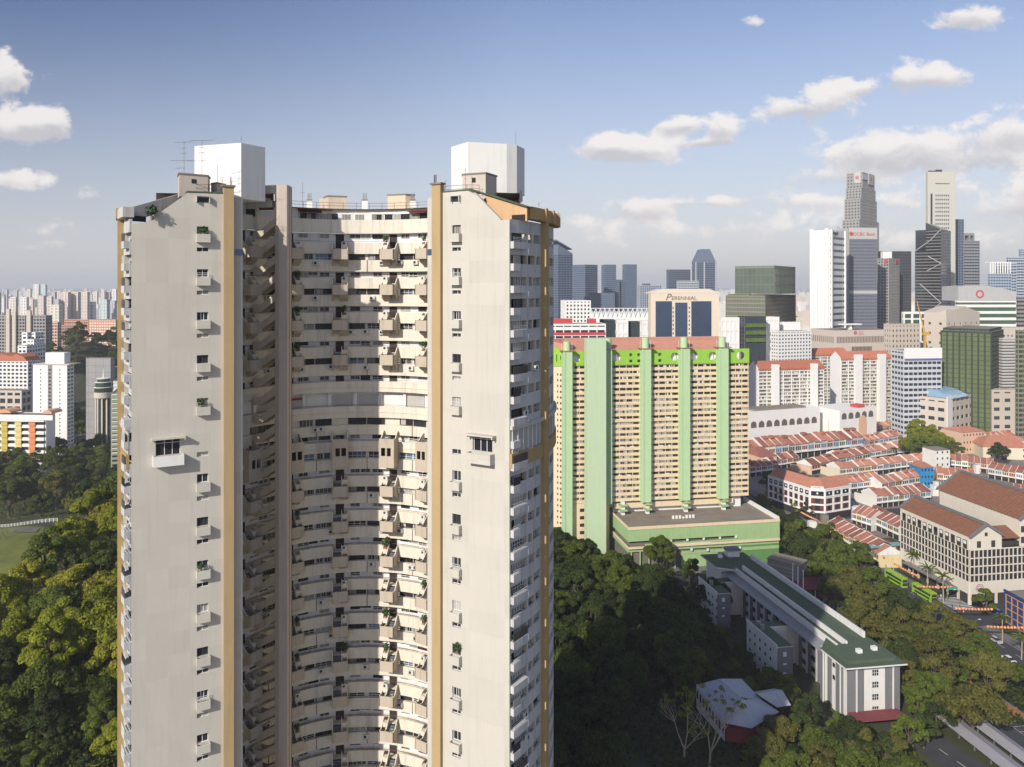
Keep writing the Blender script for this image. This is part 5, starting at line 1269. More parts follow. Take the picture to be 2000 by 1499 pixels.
def shoprow(p0, p1, n, desc, rz=8.0, face=1, cols=None, sc=.9, roofs=None, seed=0, zrow=0.0, fs=0.0):
    """p0,p1: picture points of the front eave ends (left, right as seen)"""
    rg = random.Random(seed + n)
    a = G(p0[0], p0[1], rz * sc); b = G(p1[0], p1[1], rz * sc)
    L = sqrt((b[0] - a[0]) ** 2 + (b[1] - a[1]) ** 2); w = L / n; ang = atan2(b[1] - a[1], b[0] - a[0])
    for i in range(n):
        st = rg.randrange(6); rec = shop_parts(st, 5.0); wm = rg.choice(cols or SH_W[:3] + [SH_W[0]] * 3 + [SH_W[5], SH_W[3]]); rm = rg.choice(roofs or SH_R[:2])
        x, y = a[0] + (b[0] - a[0]) * i / n, a[1] + (b[1] - a[1]) * i / n
        lab = '%s shophouse, %s from left, %s' % (COLN[wm.name], ORD[i] if i < len(ORD) else 'last', desc)
        t = thing('shophouse', lab, 'shophouse', (x, y, 0), ang, desc)
        t.scale = (w / 5.0, sc, sc)
        link('wall', shop_mesh(rec, 0, wm, 'wall'), t); link('roof', shop_mesh(rec, 2, rm, 'roof'), t); link('party_wall', shop_mesh(rec, 3, pwall, 'party_wall'), t)
        link('shutters', shop_mesh(rec, 4, rg.choice(shut), 'shutters'), t); link('shop_front', shop_mesh(rec, 5, darkin, 'shop_front'), t); link('cornice', shop_mesh(rec, 6, pwall, 'cornice'), t)
        if i == n - 1: e = link('party_wall', shop_mesh(rec, 3, pwall, 'party_wall'), t, (5.0, 0, 0))
        if rg.random() < .8: link('rear_wing', shop_mesh(rec, 1, wm, 'rear_wing'), t); link('rear_roof', shop_mesh(rec, 9, rm, 'rear_roof'), t)
        shops.append((x, y))
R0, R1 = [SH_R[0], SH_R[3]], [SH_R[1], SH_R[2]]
shoprow((1461, 873), (1686, 850), 18, 'long three storey row nearest the arcaded podium', rz=9, sc=1.45, cols=[SH_W[0], SH_W[2]], roofs=R1)
shoprow((1461, 840), (1622, 821), 10, 'row directly behind the long three storey row', rz=9, sc=1.3, cols=[SH_W[0]], roofs=R0, seed=5)
shoprow((1666, 842), (1754, 830), 10, 'short back row left of the round park trees', roofs=R0, seed=1)
shoprow((1688, 862), (1762, 850), 8, 'row left of the round park trees', roofs=R0, seed=2)
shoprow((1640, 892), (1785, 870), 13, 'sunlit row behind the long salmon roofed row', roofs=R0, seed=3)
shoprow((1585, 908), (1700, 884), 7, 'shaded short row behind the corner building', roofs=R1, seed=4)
shoprow((1640, 916), (1838, 893), 17, 'long salmon roofed row in the middle of the district', roofs=R0, seed=6)
shoprow((1650, 944), (1722, 936), 6, 'row behind the tall white corner building', roofs=R0, seed=7)
shoprow((1722, 944), (1800, 930), 6, 'row left of the blue painted gable', roofs=R0, seed=8)
shoprow((1712, 970), (1818, 958), 10, 'brown roofed row above the twin ridged hotel', roofs=R1, seed=9)
shoprow((1830, 924), (1905, 930), 6, 'row right of the blue painted gable', roofs=[SH_R[0], SH_R[1]], seed=10)
shoprow((1842, 896), (1940, 906), 8, 'row under the dark round tree', roofs=R1, seed=11)
shoprow((1930, 914), (2040, 932), 8, 'right edge row below the dark round tree', roofs=R1, seed=12)
shoprow((1860, 945), (1925, 952), 5, 'row left of the maroon shophouse', roofs=R1, seed=13)
shoprow((1915, 985), (2040, 1010), 8, 'row behind the hotel at the right edge', roofs=R1, seed=14)
shoprow((1940, 955), (2050, 968), 8, 'second row behind the hotel at the right edge', roofs=R1, seed=15)
shoprow((1794, 848), (1868, 840), 8, 'back row right of the round park trees', roofs=R0, seed=16)
shoprow((1820, 832), (1900, 826), 9, 'farthest row before the blue roofed mall', roofs=R0, seed=17)
shoprow((1890, 862), (1985, 850), 9, 'bright row beside the peach four storey corner house', roofs=R0, seed=18)
shoprow((1900, 840), (1990, 838), 10, 'farthest row at the right, below the beige mall', roofs=R0, seed=19)
shoprow((1955, 880), (2050, 872), 7, 'right edge row in front of the pale turquoise gables', roofs=R0, seed=20)
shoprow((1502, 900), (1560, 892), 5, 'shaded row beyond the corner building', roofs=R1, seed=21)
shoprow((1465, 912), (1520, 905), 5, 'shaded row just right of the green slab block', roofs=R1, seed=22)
shoprow((1760, 815), (1830, 812), 7, 'farthest row left of the blue roofed mall', roofs=R0, seed=23)
# the near street row, its fronts face the main road
shoprow((1617, 1022), (1716, 1082), 9, 'near cream row whose fronts face the lantern lined street', rz=7.5, cols=[SH_W[5], SH_W[1]], roofs=R1, seed=30)
shoprow((1664, 1000), (1702, 1012), 4, 'short row behind the tall white corner building end', roofs=R1, seed=31)
shoprow((1690, 1000), (1756, 1030), 6, 'row squeezed behind the near cream row', roofs=R1, seed=32)
shoprow((1840, 958), (1888, 962), 4, 'row in front of the blue painted gable', roofs=R1, seed=33)
# single coloured houses
def house(label, px, py, w, d, h, ang, wall, roof, z=0, name='house', rh=2.5, wins=(3, 2)):
    x, y = G(px, py, h); t = thing(name, label, 'house', (x, y, z), ang)
    m = MB(); m.box(0, w, 0, d, 0, h); link('wall', m.mesh('wall', wall), t)
    m = MB(); zz = h; c = (w / 2, d / 2); e = .5
    pts = [(-e, -e, zz), (w + e, -e, zz), (w + e, d + e, zz), (-e, d + e, zz)]; r1, r2 = (w * .28, d / 2, zz + rh), (w * .72, d / 2, zz + rh)
    m.poly([pts[0], pts[1], r2, r1]); m.poly([pts[2], pts[3], r1, r2]); m.poly([pts[1], pts[2], r2]); m.poly([pts[3], pts[0], r1]); link('roof', m.mesh('roof', roof), t)
    wm = MB(); wm.box(-.5, .5, -.06, .02, 0, 1.5); wm = wm.mesh('window', gl_dark)
    for q in range(wins[0]):
        for k in range(wins[1]): link('window', wm, t, (w * (q + .5) / wins[0], 0, h * (k + .45) / wins[1]))
    return t
house('bright blue painted corner house among the brown roofs', 1798, 914, 9, 12, 13, .1, M('bright_blue_paint', (.03, .22, .46), var=.15), SH_R[0], wins=(4, 3))
house('deep maroon painted corner house with white window frames', 1897, 950, 17, 12, 11, .25, M('maroon_paint', (.30, .02, .07), var=.1), SH_R[1], wins=(7, 2))
house('peach four storey corner house with maroon window columns', 1880, 845, 22, 20, 17, .30, SH_W[3], SH_R[0], wins=(7, 3))
house('tall narrow white tower house with maroon shutters by the park trees', 1826, 880, 12, 12, 17, .2, SH_W[0], roofc, rh=.3, wins=(3, 4))
house('big hipped brown roof hall left of the dark round tree', 1920, 873, 34, 26, 9, -.15, SH_W[1], SH_R[0], rh=7)
house('peach gabled house in the shade right of the green slab block', 1484, 893, 14, 24, 10, .3, SH_W[3], SH_R[2], rh=4.5)
house('pale turquoise house at the far right edge of the district', 1976, 862, 14, 12, 12, .2, M('turquoise_paint', (.45, .60, .55)), SH_R[0])

# ================================================================== white chamfered corner building
CB = thing('corner_building', 'four storey white building with chamfered corner, maroon shutters and a red tiled roof', 'building', (173.5, 426, 0))
b0, b1, b2, b3 = (152.8, 457), (166, 428), (173.5, 426), (190.6, 433.8)
H4 = 17.6
inner = [(187, 447), (172, 441), (164, 462)]
m = MB(); m.prism([b0, b1, b2, b3] + inner, .2, H4 - .1); part('core', m, darkin, CB)
for fr, L, n in ((frp(b0, b1), None, 8), (frp(b1, b2), None, 1), (frp(b2, b3), None, 3)):
    a, b = (b0, b1) if n == 8 else ((b1, b2) if n == 1 else (b2, b3)); L = sqrt((a[0] - b[0]) ** 2 + (a[1] - b[1]) ** 2)
    m = MB()
    for (z0, z1) in ((4.2, 5.2), (8.3, 9.2), (12.3, 13.6), (16.2, 17.8)): m.fbox(fr, 0, L, 0, .35, z0, z1)
    m.fbox(fr, -.2, L + .2, .353, .7, 13.2, 13.6); m.fbox(fr, -.2, L + .2, .354, .6, 17.3, 17.8)
    for k in range(n + 1): x = L * k / n; m.fbox(fr, max(-.3, x - .55), min(L + .3, x + .55), .002, .42, 4.2, 17.79)
    part('facade', m, whiteb, CB)
    for k in range(n):
        for (z0, z1) in ((5.3, 8.2), (9.3, 12.2), (13.8, 16.1)):
            x0, x1 = L * k / n + .7, L * (k + 1) / n - .7
            m = MB(); m.fbox(fr, x0, x1, .02, .08, z0, z1); w_ = part('window', m, gl_dark if z0 > 13 else shut[1], CB)
            m = MB(); xm = (x0 + x1) / 2; dx = (x1 - x0) * .2; m.fbox(fr, xm - dx, xm + dx, .09, .14, z0 + .2, z1 - .1)
            if z0 > 13: m = MB(); m.tube(fr.P(xm, .09, 15), fr.P(xm, .2, 15), .55, n=12)
            part('pane' if z0 < 13 else 'round_ornament', m, gl_dark if z0 < 13 else pwall, w_)
m = MB()
roofpts = [(b0, inner[2]), (b1, inner[1]), (b2, inner[1]), (b3, inner[0])]
mid = lambda a, b, f: (a[0] + (b[0] - a[0]) * f, a[1] + (b[1] - a[1]) * f)
for (a, ai), (b, bi) in zip(roofpts, roofpts[1:]):
    am, bm = mid(a, ai, .48), mid(b, bi, .48); m.poly([(*a, H4 + .25), (*b, H4 + .25), (*bm, H4 + 4.6), (*am, H4 + 4.6)]); m.poly([(*am, H4 + 4.6), (*bm, H4 + 4.6), (*mid(b, bi, .8), H4 + .3), (*mid(a, ai, .8), H4 + .3)])
part('roof', m, SH_R[0], CB)
m = MB(); f_ = frp(b1, b2); m.fbox(f_, .5, 7.2, .43, .6, 17.8, 19.0); part('sign_board', m, whiteb, CB); text('YUE HWA', f_, 1.3, .65, 18.0, .95, shut[1], CB, ext=.04)
m = MB()
for (x, y) in ((176, 440), (168, 446), (180, 443)): m.box(x - 1.2, x + 1.2, y - 1, y + 1, H4, H4 + 1.5)
part('roof_plant', m, metal, CB)

# ================================================================== hotel with black gridded windows and two long gabled roofs
HT = thing('hotel', 'large cream hotel with black gridded windows and two parallel brown tiled gable roofs', 'hotel', (186.5, 313, 0))
ha, hb, hc = (179.6, 354.5), (186.5, 313.0), (240, 321.9)
f1, f2 = frp(ha, hb), frp(hb, hc); L1 = 42.1; L2 = 54.0
hw_ = M('hotel_cream', (.62, .57, .48), var=.05, streak=.12); blk = M('hotel_black_panel', (.045, .04, .038), var=.2)
u2 = f2.u; back = lambda fr, s_, d: fr.P(s_, -d, 0)[:2]
m = MB(); m.prism([ha, hb, hc, (hc[0] - 7, hc[1] + 41)], .1, 23.6); part('core', m, blk, HT)
m = MB()
for fr, L in ((f1, L1), (f2, L2)):
    m.fbox(fr, -.003, L, 0, .5, 4.6, 9.6)
    for z in (12.2, 15.6, 19.0, 22.4): m.fbox(fr, 0, L, .1, .45, z, z + .42)
    n_ = int(L / 2.0)
    for k in range(n_ + 1): x = L * k / n_; m.fbox(fr, max(0, x - .16), min(L, x + .16), .08, .40, 9.5, 22.6)
    for k in range(8 if L < 50 else 10): x = L * k / (7 if L < 50 else 9); m.fbox(fr, max(0, x - .5), min(L, x + .5), .0, .49, 0, 4.6)
part('facade_grid', m, hw_, HT)
HW = MB(); HW.box(-.8, .8, 0, .05, 0, 2.55, 0); HW.box(-.05, .05, -.06, .0, 0, 2.55, 1); HW.box(-.85, .85, -.08, 0, -.3, 0, 1); HW.box(-.85, .85, -.05, 0, 2.5, 2.75, 1)
HW = HW.mesh('window', [gl_dark, blk])
for fr, L in ((f1, L1), (f2, L2)):
    n_ = int(L / 2.0)
    for z in (12.75, 16.15, 19.55, 9.75):
        for k in range(n_):
            p = fr.P(L * (k + .5) / n_, .12, z); link('window', HW, HT, wloc(HT, p), atan2(fr.u[1], fr.u[0]), (1, 1, 1 if z > 10 else .7))
m = MB(); m.fbox(f1, 0, L1, .0, .42, 22.8, 27.8); m.fbox(f2, 0, 14.5, .0, .42, 22.8, 27.8); m.fprism(f2, [(0, 27.8), (14.5, 27.8), (7.2, 32.6)], 0, .42); part('attic_wall', m, hw_, HT)
for k in range(12): m = MB(); x = 1.6 + k * 3.4; m.fbox(f1, x, x + 2.2, .43, .55, 22.7, 26.2); o = part('attic_window', m, blk, HT); m = MB(); m.fbox(f1, x + .3, x + 1.9, .56, .6, 24.6, 25.9); part('pane', m, pwall if k % 3 else gl_dark, o)
for (x, z, w) in ((3.0, 23.4, 1.8), (9.6, 23.4, 1.8), (6.6, 28.0, 1.3)): m = MB(); m.fbox(f2, x, x + w, .43, .5, z, z + w * 1.5 if w > 1.5 else z + 1.5); part('window', m, blk, HT)
htile = M('hotel_roof_tiles', (.215, .098, .058), var=.35, scale=.9, grid=(.9, 30, .03, .8))
ridge = M('roof_ridge_grey', (.15, .155, .16), var=.15)
def gable_roof(x0, x1, ze, zr_, y0, y1, parent, ov=.5, mt=htile):
    # runs along f1's direction (away from the viewer): coordinates s along f2, depth along -t
    m = MB(); xm = (x0 + x1) / 2; P = lambda a, d, z: f2.P(a, -d, z)
    def slope(xa, za, xb, zb):
        n = 26; 
        for k in range(n):
            d0, d1 = y0 + (y1 - y0) * k / n, y0 + (y1 - y0) * (k + 1) / n; dm = (d0 + d1) / 2
            m.poly([P(xa, d0, za), P(xa, dm, za + .12), P(xb, dm, zb + .12), P(xb, d0, zb)]); m.poly([P(xa, dm, za + .12), P(xa, d1, za), P(xb, d1, zb), P(xb, dm, zb + .12)])
    slope(x0, ze, xm, zr_); slope(xm, zr_, x1, ze); part('roof', m, mt, parent)
    m = MB(); m.fprism(Fr(P(xm, y1, 0)[:2], (f1.u[0], f1.u[1])), [(0, zr_ - .1), (y1 - y0, zr_ - .1), (y1 - y0, zr_ + .6), (0, zr_ + .6)], -.8, .8)
    for d in (y0 - .3, y1 + .3):
        m.fprism(Fr(P(0, d, 0)[:2], f2.u), [(x0, ze - .3), (xm, zr_ - .3), (x1, ze - .3), (x1, ze + .5), (xm, zr_ + .8), (x0, ze + .5)], -.5, .5)
    part('ridge_capping', m, ridge, parent)
gable_roof(-.6, 15.1, 27.9, 32.8, -.5, 42, HT)
m = MB(); f3 = Fr(f2.P(23, 0, 0)[:2], f2.u); m.fbox(f3, 0, 24, -46, .3, 23, 34.0); m.fprism(f3, [(0, 34), (24, 34), (12, 41)], -46, .3)
part('rear_block', m, hw_, HT)
gable_roof(22.4, 47.6, 34.1, 42.2, -.6, 47, HT)
HW2 = MB(); HW2.box(-1.05, 1.05, -.03, .05, 0, 2.6); HW2 = HW2.mesh('window', blk)
for k in range(8):
    for z in (24.2, 28.6): link('window', HW2, HT, wloc(HT, f2.P(24.6 + 2.7 * k, .34, z)), atan2(u2[1], u2[0]))
m = MB(); m.fbox(f2, 14.6, 23, -8, 0, 22.8, 25.0); part('link_block', m, blk, HT)
m = MB(); m.poly([f2.P(14.6, .6, 26.6), f2.P(23, .6, 26.6), f2.P(23, -7, 29.5), f2.P(14.6, -7, 29.5)]); m.poly([f2.P(14.6, .6, 26.5), f2.P(23, .6, 26.5), f2.P(23, -7, 29.3), f2.P(14.6, -7, 29.3)]); part('link_roof', m, htile, HT)
m = MB(); m.fbox(f1, 6, 36, .5, 4.2, 5.0, 5.3); part('street_canopy', m, metal, HT)
m = MB(); n_ = 16   # crest logo on the corner
for k in range(n_):
    a, b = pi * k / n_, pi * (k + 1) / n_; c = 4.2
    for R0_, R1_ in ((1.55, 1.75), (.9, 1.1)): m.fprism(f2, [(c + R1_ * cos(a), 6.9 + R1_ * sin(a)), (c + R1_ * cos(b), 6.9 + R1_ * sin(b)), (c + R0_ * cos(b), 6.9 + R0_ * sin(b)), (c + R0_ * cos(a), 6.9 + R0_ * sin(a))], .51, .56)
m.fbox(f2, 2.2, 6.2, .51, .56, 6.5, 6.75); m.fbox(f2, 2.6, 5.8, .51, .56, 5.9, 6.1); part('crest_logo', m, M('maroon_logo', (.25, .04, .12)), HT)
# blue and orange building at the right edge
BO = thing('corner_shop', 'deep blue building with an orange window grid cut by the right edge', 'building', (*G(1960, 1212), 0))
o0 = G(1961, 1155, 12); o1 = (o0[0] + 1.9, o0[1] - 21); fo = frp(o0, o1); fo2 = Fr(o1, f2.u)
m = MB(); m.prism([o0, o1, (o1[0] + 24, o1[1] + 4), (o0[0] + 24, o0[1] + 4)], 0, 12, 0, 1); part('wall', m, [M('deep_blue_paint', (.02, .05, .18)), roofc], BO)
m = MB()
for k in range(7): m.fbox(fo, 1 + 3 * k, 1.3 + 3 * k, 0, .2, .5, 11.4)
for z in (.5, 3.2, 5.9, 8.6, 11.2): m.fbox(fo, 1, 19.3, 0, .18, z, z + .28)
part('orange_grid', m, M('orange_paint', (.60, .27, .02)), BO); m = MB(); m.fbox(fo, 0, 21, -.4, .3, 12, 12.8); part('parapet', m, MATS['deep_blue_paint'], BO)

# ================================================================== grey and white institution with a long green roof
IG = thing('school_building', 'long grey and white four storey building with a green flat roof and white parapets', 'institution', (99.3, 228, 0))
fe1 = frp((99.3, 228), (118.2, 230.8)); fls = frp((80.5, 323.9), (99.3, 228)); LL = 97.7
gw = M('slate_grey_paint', (.17, .17, .18), var=.07, streak=.12); ww = M('institution_white', (.66, .65, .62), var=.05, streak=.15)
zr1 = 17.3
# local frame: s along the end face, depth backwards
def IP(a, d): return fe1.P(a, -d, 0)[:2]
# align depth with the long side
ux, uy = (80.5 - 99.3) / LL, (323.9 - 228) / LL
def Q(a, d): return (99.3 + fe1.u[0] * a + ux * d, 228 + fe1.u[1] * a + uy * d)
def slab(name, poly, z0, z1, mat, mt=None): m = MB(); m.prism([Q(*p) for p in poly], z0, z1, 0, 1 if mt else 0); return part(name, m, [mat, mt] if mt else mat, IG)
slab('head_block', [(1.2, 1.2), (17.8, 1.2), (17.8, 15), (1.2, 15)], 0, 16.4, ww)
slab('long_wing', [(6.5, 15.003), (17.2, 15.003), (17.2, 96), (6.5, 96)], 0, 16.4, ww)
slab('far_block', [(1.2, 84), (6.497, 84), (6.497, 97), (1.2, 97)], 0, 16.4, ww)
slab('roof', [(-.6, -.6), (19.4, -.6), (19.4, 16), (18.2, 19), (18.2, 98), (-1, 98), (-1, 83), (5.6, 79), (5.6, 19), (-.6, 12)], 16.45, 16.9, ww, roofg)
slab('roof_upstand', [(1.6, 1.6), (17.2, 1.6), (17.2, 14.5), (1.6, 11)], 16.92, 17.9, roofg)
slab('white_parapet', [(17.2, 17), (17.9, 17), (17.9, 90), (17.2, 90)], 16.95, 18.9, ww)
slab('white_parapet', [(7.9, 12), (8.4, 12), (8.4, 79), (7.9, 79)], 17.0, 18.7, ww)
slab('white_parapet', [(5.6, 13), (5.85, 13), (5.85, 80), (5.6, 80)], 16.92, 17.5, ww)
slab('lower_roof', [(1.5, 15), (6.4, 17), (6.4, 84), (1.5, 84)], 14.2, 14.6, M('zinc_roof', (.26, .27, .29), rough=.5))
for (a, d) in ((7.5, 5.5), (13.2, 6.5), (3.5, 90), (8.5, 92)): slab('roof_vent', [(a, d), (a + 1.5, d), (a + 1.5, d + 1.3), (a, d + 1.3)], 17.9, 19.0, whitep)
slab('stair_hut', [(9, 93), (14, 93), (14, 96.5), (9, 96.5)], 16.9, 19.4, ww); slab('hut_roof', [(8.6, 92.6), (14.4, 92.6), (14.4, 97), (8.6, 97)], 19.42, 20.2, gw)
# end face
m = MB()
for (a, b) in ((1.0, 6.2), (13.3, 18.0)):
    m.fprism(frp(Q(0, 1.2), Q(18, 1.2)), [(a, 0), (b, 0), (b, 16.2), (a, 16.2)], 0, .35)
part('grey_panel', m, gw, IG)
fE = frp(Q(0, 1.2), Q(18, 1.2))
m = MB()
for x in (3.6, 15.5): m.fbox(fE, x, x + .35, .36, .7, 0, 16)
part('white_fin', m, ww, IG)
for i, z in enumerate((13.2, 9.6, 5.9, 2.2)):
    m = MB(); m.fbox(fE, 9.0, 11.2, .01, .08, z, z + 1.7); w_ = part('window', m, gl_dark, IG); m = MB()
    for q in range(4): m.fbox(fE, 9.0 + q * .7, 9.1 + q * .7, .081, .15, z, z + 1.7)
    m.fbox(fE, 9, 11.2, .0815, .149, z + .8, z + .9); part('grille', m, framew, w_)
fS = frp(Q(1.2, 97), Q(1.2, 1.2)); fW = frp(Q(6.5, 96), Q(6.5, 15))
m = MB()
for x in (82.6, 86.4, 90.6): m.fbox(fS, x, x + 1.6 if x < 90 else x + 3.2, .004, .5, 0, 16.3)
part('grey_pier', m, gw, IG); m = MB(); m.fbox(fS, 84.3, 84.7, .51, .8, 0, 16.3); m.fbox(fS, 93.0, 93.3, .51, .8, 0, 16.3); part('white_fin', m, ww, IG)
for z in (9.2, 13.0): m = MB(); m.fbox(fS, 88.4, 89.6, .01, .08, z, z + 1.3); part('window', m, gl_dark, IG)
m = MB()
for k in range(14): x = 4 + k * 5.6; m.fbox(fW, x, x + .5, .01, 1.0, 0, 14.1); m.fbox(fW, x + .55, x + 1.9, .01, .6, 0, 14.1, 1)
part('long_wing_pier', m, [ww, gw], IG, kind='stuff')
m = MB()
for k in range(14):
    for z in (1.5, 5.2, 9.0, 12.2): x = 6.0 + k * 5.6; m.fbox(fW, x, x + 3.2, .01, .1, z, z + 1.7)
part('window_row', m, gl_dark, IG, kind='stuff')
# projecting wings towards the viewer
for i, (d0, d1, a0) in enumerate(((22, 42, -9.5), (66, 82, -9.0))):
    slab('projecting_wing', [(a0, d0), (a0 + 5.5, d0), (a0 + 5.5, d1), (a0, d1)], 0, 13.4, ww, roofg)
    slab('wing_parapet', [(a0 - .2, d0 - .2), (a0 + .1, d0 - .2), (a0 + .1, d1), (a0 - .2, d1)], 13.0, 14.2, ww)
    slab('wing_link', [(a0 + 5.503, d1 - 5), (6.49, d1 - 5), (6.49, d1 - 1), (a0 + 5.503, d1 - 1)], 0, 13.2, ww, roofg)
    fr = frp(Q(a0, d0), Q(a0 + 5.5, d0)); m = MB(); m.fbox(fr, .1, 5.4, .004, .2, 0, 13.2); part('grey_panel', m, gw, IG)
    for z in (10.3, 7.6, 4.6): m = MB(); m.fbox(fr, 2, 3.1, .21, .3, z, z + (1.5 if z > 10 else .6)); part('window', m, framew, IG)
    fr = frp(Q(a0, d1), Q(a0, d0)); m = MB()
    for k in range(5):
        for z in (4, 7.4, 10.4): m.fbox(fr, 2 + k * 3.4, 2.8 + k * 3.4, .01, .08, z, z + 1)
    part('window_row', m, gl_dark, IG, kind='stuff')
    m = MB()
    for k in range(2): q = Q(a0 + 2, d1 - 7 + 2.5 * k); m.box(q[0] - .7, q[0] + .7, q[1] - .7, q[1] + .7, 13.4, 15)
    part('roof_plant', m, metal, IG)
m = MB()
for d in (55, 58.5, 62): q = Q(18.5, d); m.tube((q[0], q[1], 12), (q[0], q[1], 23), .22, n=6)
o = None
for i, d in enumerate((55, 58.5, 62)):
    q = Q(19.5, d); mm = MB(); mm.tube((q[0], q[1], 0), (q[0], q[1], 24.5), .2, .14, n=6); mm.tube((q[0], q[1], 24.5), (q[0], q[1], 24.8), .24, n=6)
    o = link('flagpole', mm.mesh('flagpole', whitep)); solo(o, 'tall white flagpole behind the green roofed building, %s of three' % ('nearest', 'middle', 'farthest')[i], 'flagpole', 'white flagpoles behind the school building')
slab('entrance_canopy', [(1, -4), (17, -4), (17, .9), (1, .9)], 2.6, 3.0, M('canopy_red', (.20, .05, .06), var=.2))
# red roofed shelter and grey block behind
SR = thing('covered_walkway', 'dull red roofed shelter behind the flagpoles', 'shelter', (*G(1590, 1150, 5), 0)); q0 = G(1545, 1150, 6); m = MB(); fq = Fr(q0, fe1.u)
m.poly([fq.P(0, 0, 5), fq.P(26, 0, 5), fq.P(26, -8, 7.5), fq.P(0, -8, 7.5)]); m.fbox(fq, 0, 26, -8, -.5, 4.5, 4.9); m.fbox(fq, 10, 30, 3, 7, 4, 4.4); part('roof', m, MATS['canopy_red'], SR)
m = MB()
for k in range(6): m.fbox(fq, 1 + k * 5, 1.3 + k * 5, -1, -.7, 0, 4.5)
part('post', m, ww, SR)
GK = thing('utility_block', 'grey concrete slatted block between the podium and the green roofed building', 'building', (*G(1500, 1110), 0)); q0 = G(1499, 1092, 13); fq = frp(q0, (q0[0] + 10, q0[1] - 9)); m = MB(); m.fbox(fq, 0, 13.5, -9, 0, 0, 13); part('wall', m, M('concrete_block', (.24, .22, .20), var=.12), GK)
m = MB()
for k in range(7): m.fbox(fq, 0, 13.5, .01, .2, 1 + 1.6 * k, 1.8 + 1.6 * k)
part('slat', m, M('concrete_slat', (.30, .28, .25)), GK, kind='stuff'); m = MB(); m.fbox(fq, -.3, 13.8, -9.3, .3, 13, 13.4); part('roof', m, roofc, GK)

# ================================================================== pale metal roofed bungalow under the trees
BG = thing('bungalow', 'old house with a big pale corrugated gabled roof among the trees', 'house', (*G(1450, 1440, 3), 0))
croof = M('pale_metal_roof', (.42, .43, .47), rough=.55, var=.14, scale=.6, grid=(.5, 40, .04, .82)); maroon = M('maroon_wood', (.16, .03, .035))
def P3(px, py, z): x, y = G(px, py, z); return (x, y, z)
r = [P3(1406, 1326, 13.5), P3(1448, 1363, 13.5), P3(1360, 1338, 10), P3(1416, 1413, 8.2), P3(1458, 1346 - 19, 13.5), P3(1497, 1371, 10), P3(1466, 1423, 7.6), P3(1522, 1391, 8.2)]
m = MB(); m.poly([r[2], r[3], r[1], r[0]]); m.poly([r[0], r[1], P3(1487, 1367, 10), P3(1448, 1326, 12.5)])
m.poly([P3(1448, 1364, 13.0), P3(1433, 1373, 11.5), P3(1416, 1413, 8), P3(1468, 1423, 7.8)]); m.poly([P3(1448, 1364, 13.0), P3(1468, 1423, 7.8), P3(1522, 1391, 8.2), P3(1464, 1369, 12)]); m.poly([P3(1448, 1364, 13.1), P3(1464, 1369, 12), P3(1522, 1391, 8.2), P3(1487, 1367, 10.2)])
m.poly([P3(1478, 1356, 11.5), P3(1528, 1348, 12), P3(1545, 1378, 9), P3(1518, 1382, 8.6)]); m.poly([P3(1478, 1356, 11.5), P3(1528, 1348, 12), P3(1512, 1345, 10), P3(1470, 1352, 9.5)])
part('roof', m, croof, BG)
m = MB(); a, b = r[2], r[3]; m.poly([a, b, (b[0], b[1], 3), (a[0], a[1], 3)]); part('side_wall', m, ww, BG)
m = MB()
for k in range(9):
    f = (k + .2) / 9; f2_ = (k + .7) / 9; A_3 = lambda f, dz: (a[0] + (b[0] - a[0]) * f - .06, a[1] + (b[1] - a[1]) * f - .05, a[2] + (b[2] - a[2]) * f + dz)
    m.poly([A_3(f, -1.2), A_3(f2_, -1.2), A_3(f2_, -3.6), A_3(f, -3.6)])
part('shutter', m, maroon, BG, kind='stuff')
m = MB(); m.tube(P3(1448, 1362, 13.3), P3(1432, 1372, 11.8), .18, n=4); m.tube(P3(1448, 1362, 13.3), P3(1459, 1368, 12.2), .18, n=4); m.tube(P3(1466, 1424, 7.6), P3(1416, 1414, 8.1), .12, n=4); part('gable_trim', m, maroon, BG)
c = [P3(1420, 1420, 7.6), P3(1466, 1428, 7.2), P3(1518, 1396, 7.6), P3(1470, 1372, 8)]; m = MB(); m.prism([(p[0], p[1] + .8) for p in c], 3, 7.0); part('veranda', m, maroon, BG)

# ================================================================== roads, pavements, car park
asph = M('asphalt', (.055, .055, .06), var=.25, scale=.2); pave = M('pavement', (.17, .16, .15), var=.15, scale=.4, grid=(.8, .8, .03, .8)); line = M('road_marking', (.55, .55, .52))
ud = (.15, -.99); l_ = sqrt(ud[0] ** 2 + ud[1] ** 2); ud = (ud[0] / l_, ud[1] / l_)
RD0 = (142.0, 492.0); fr_rd = Fr(RD0, ud)       # s along the road towards the viewer, t to the left (west)
def strip(name, a, b, t0, t1, z, mat, fr=fr_rd, kind='structure'):
    m = MB(); m.poly([fr.P(a, t1, z), fr.P(b, t1, z), fr.P(b, t0, z), fr.P(a, t0, z)]); o = link(name, m.mesh(name, mat)); o['kind'] = kind; return o
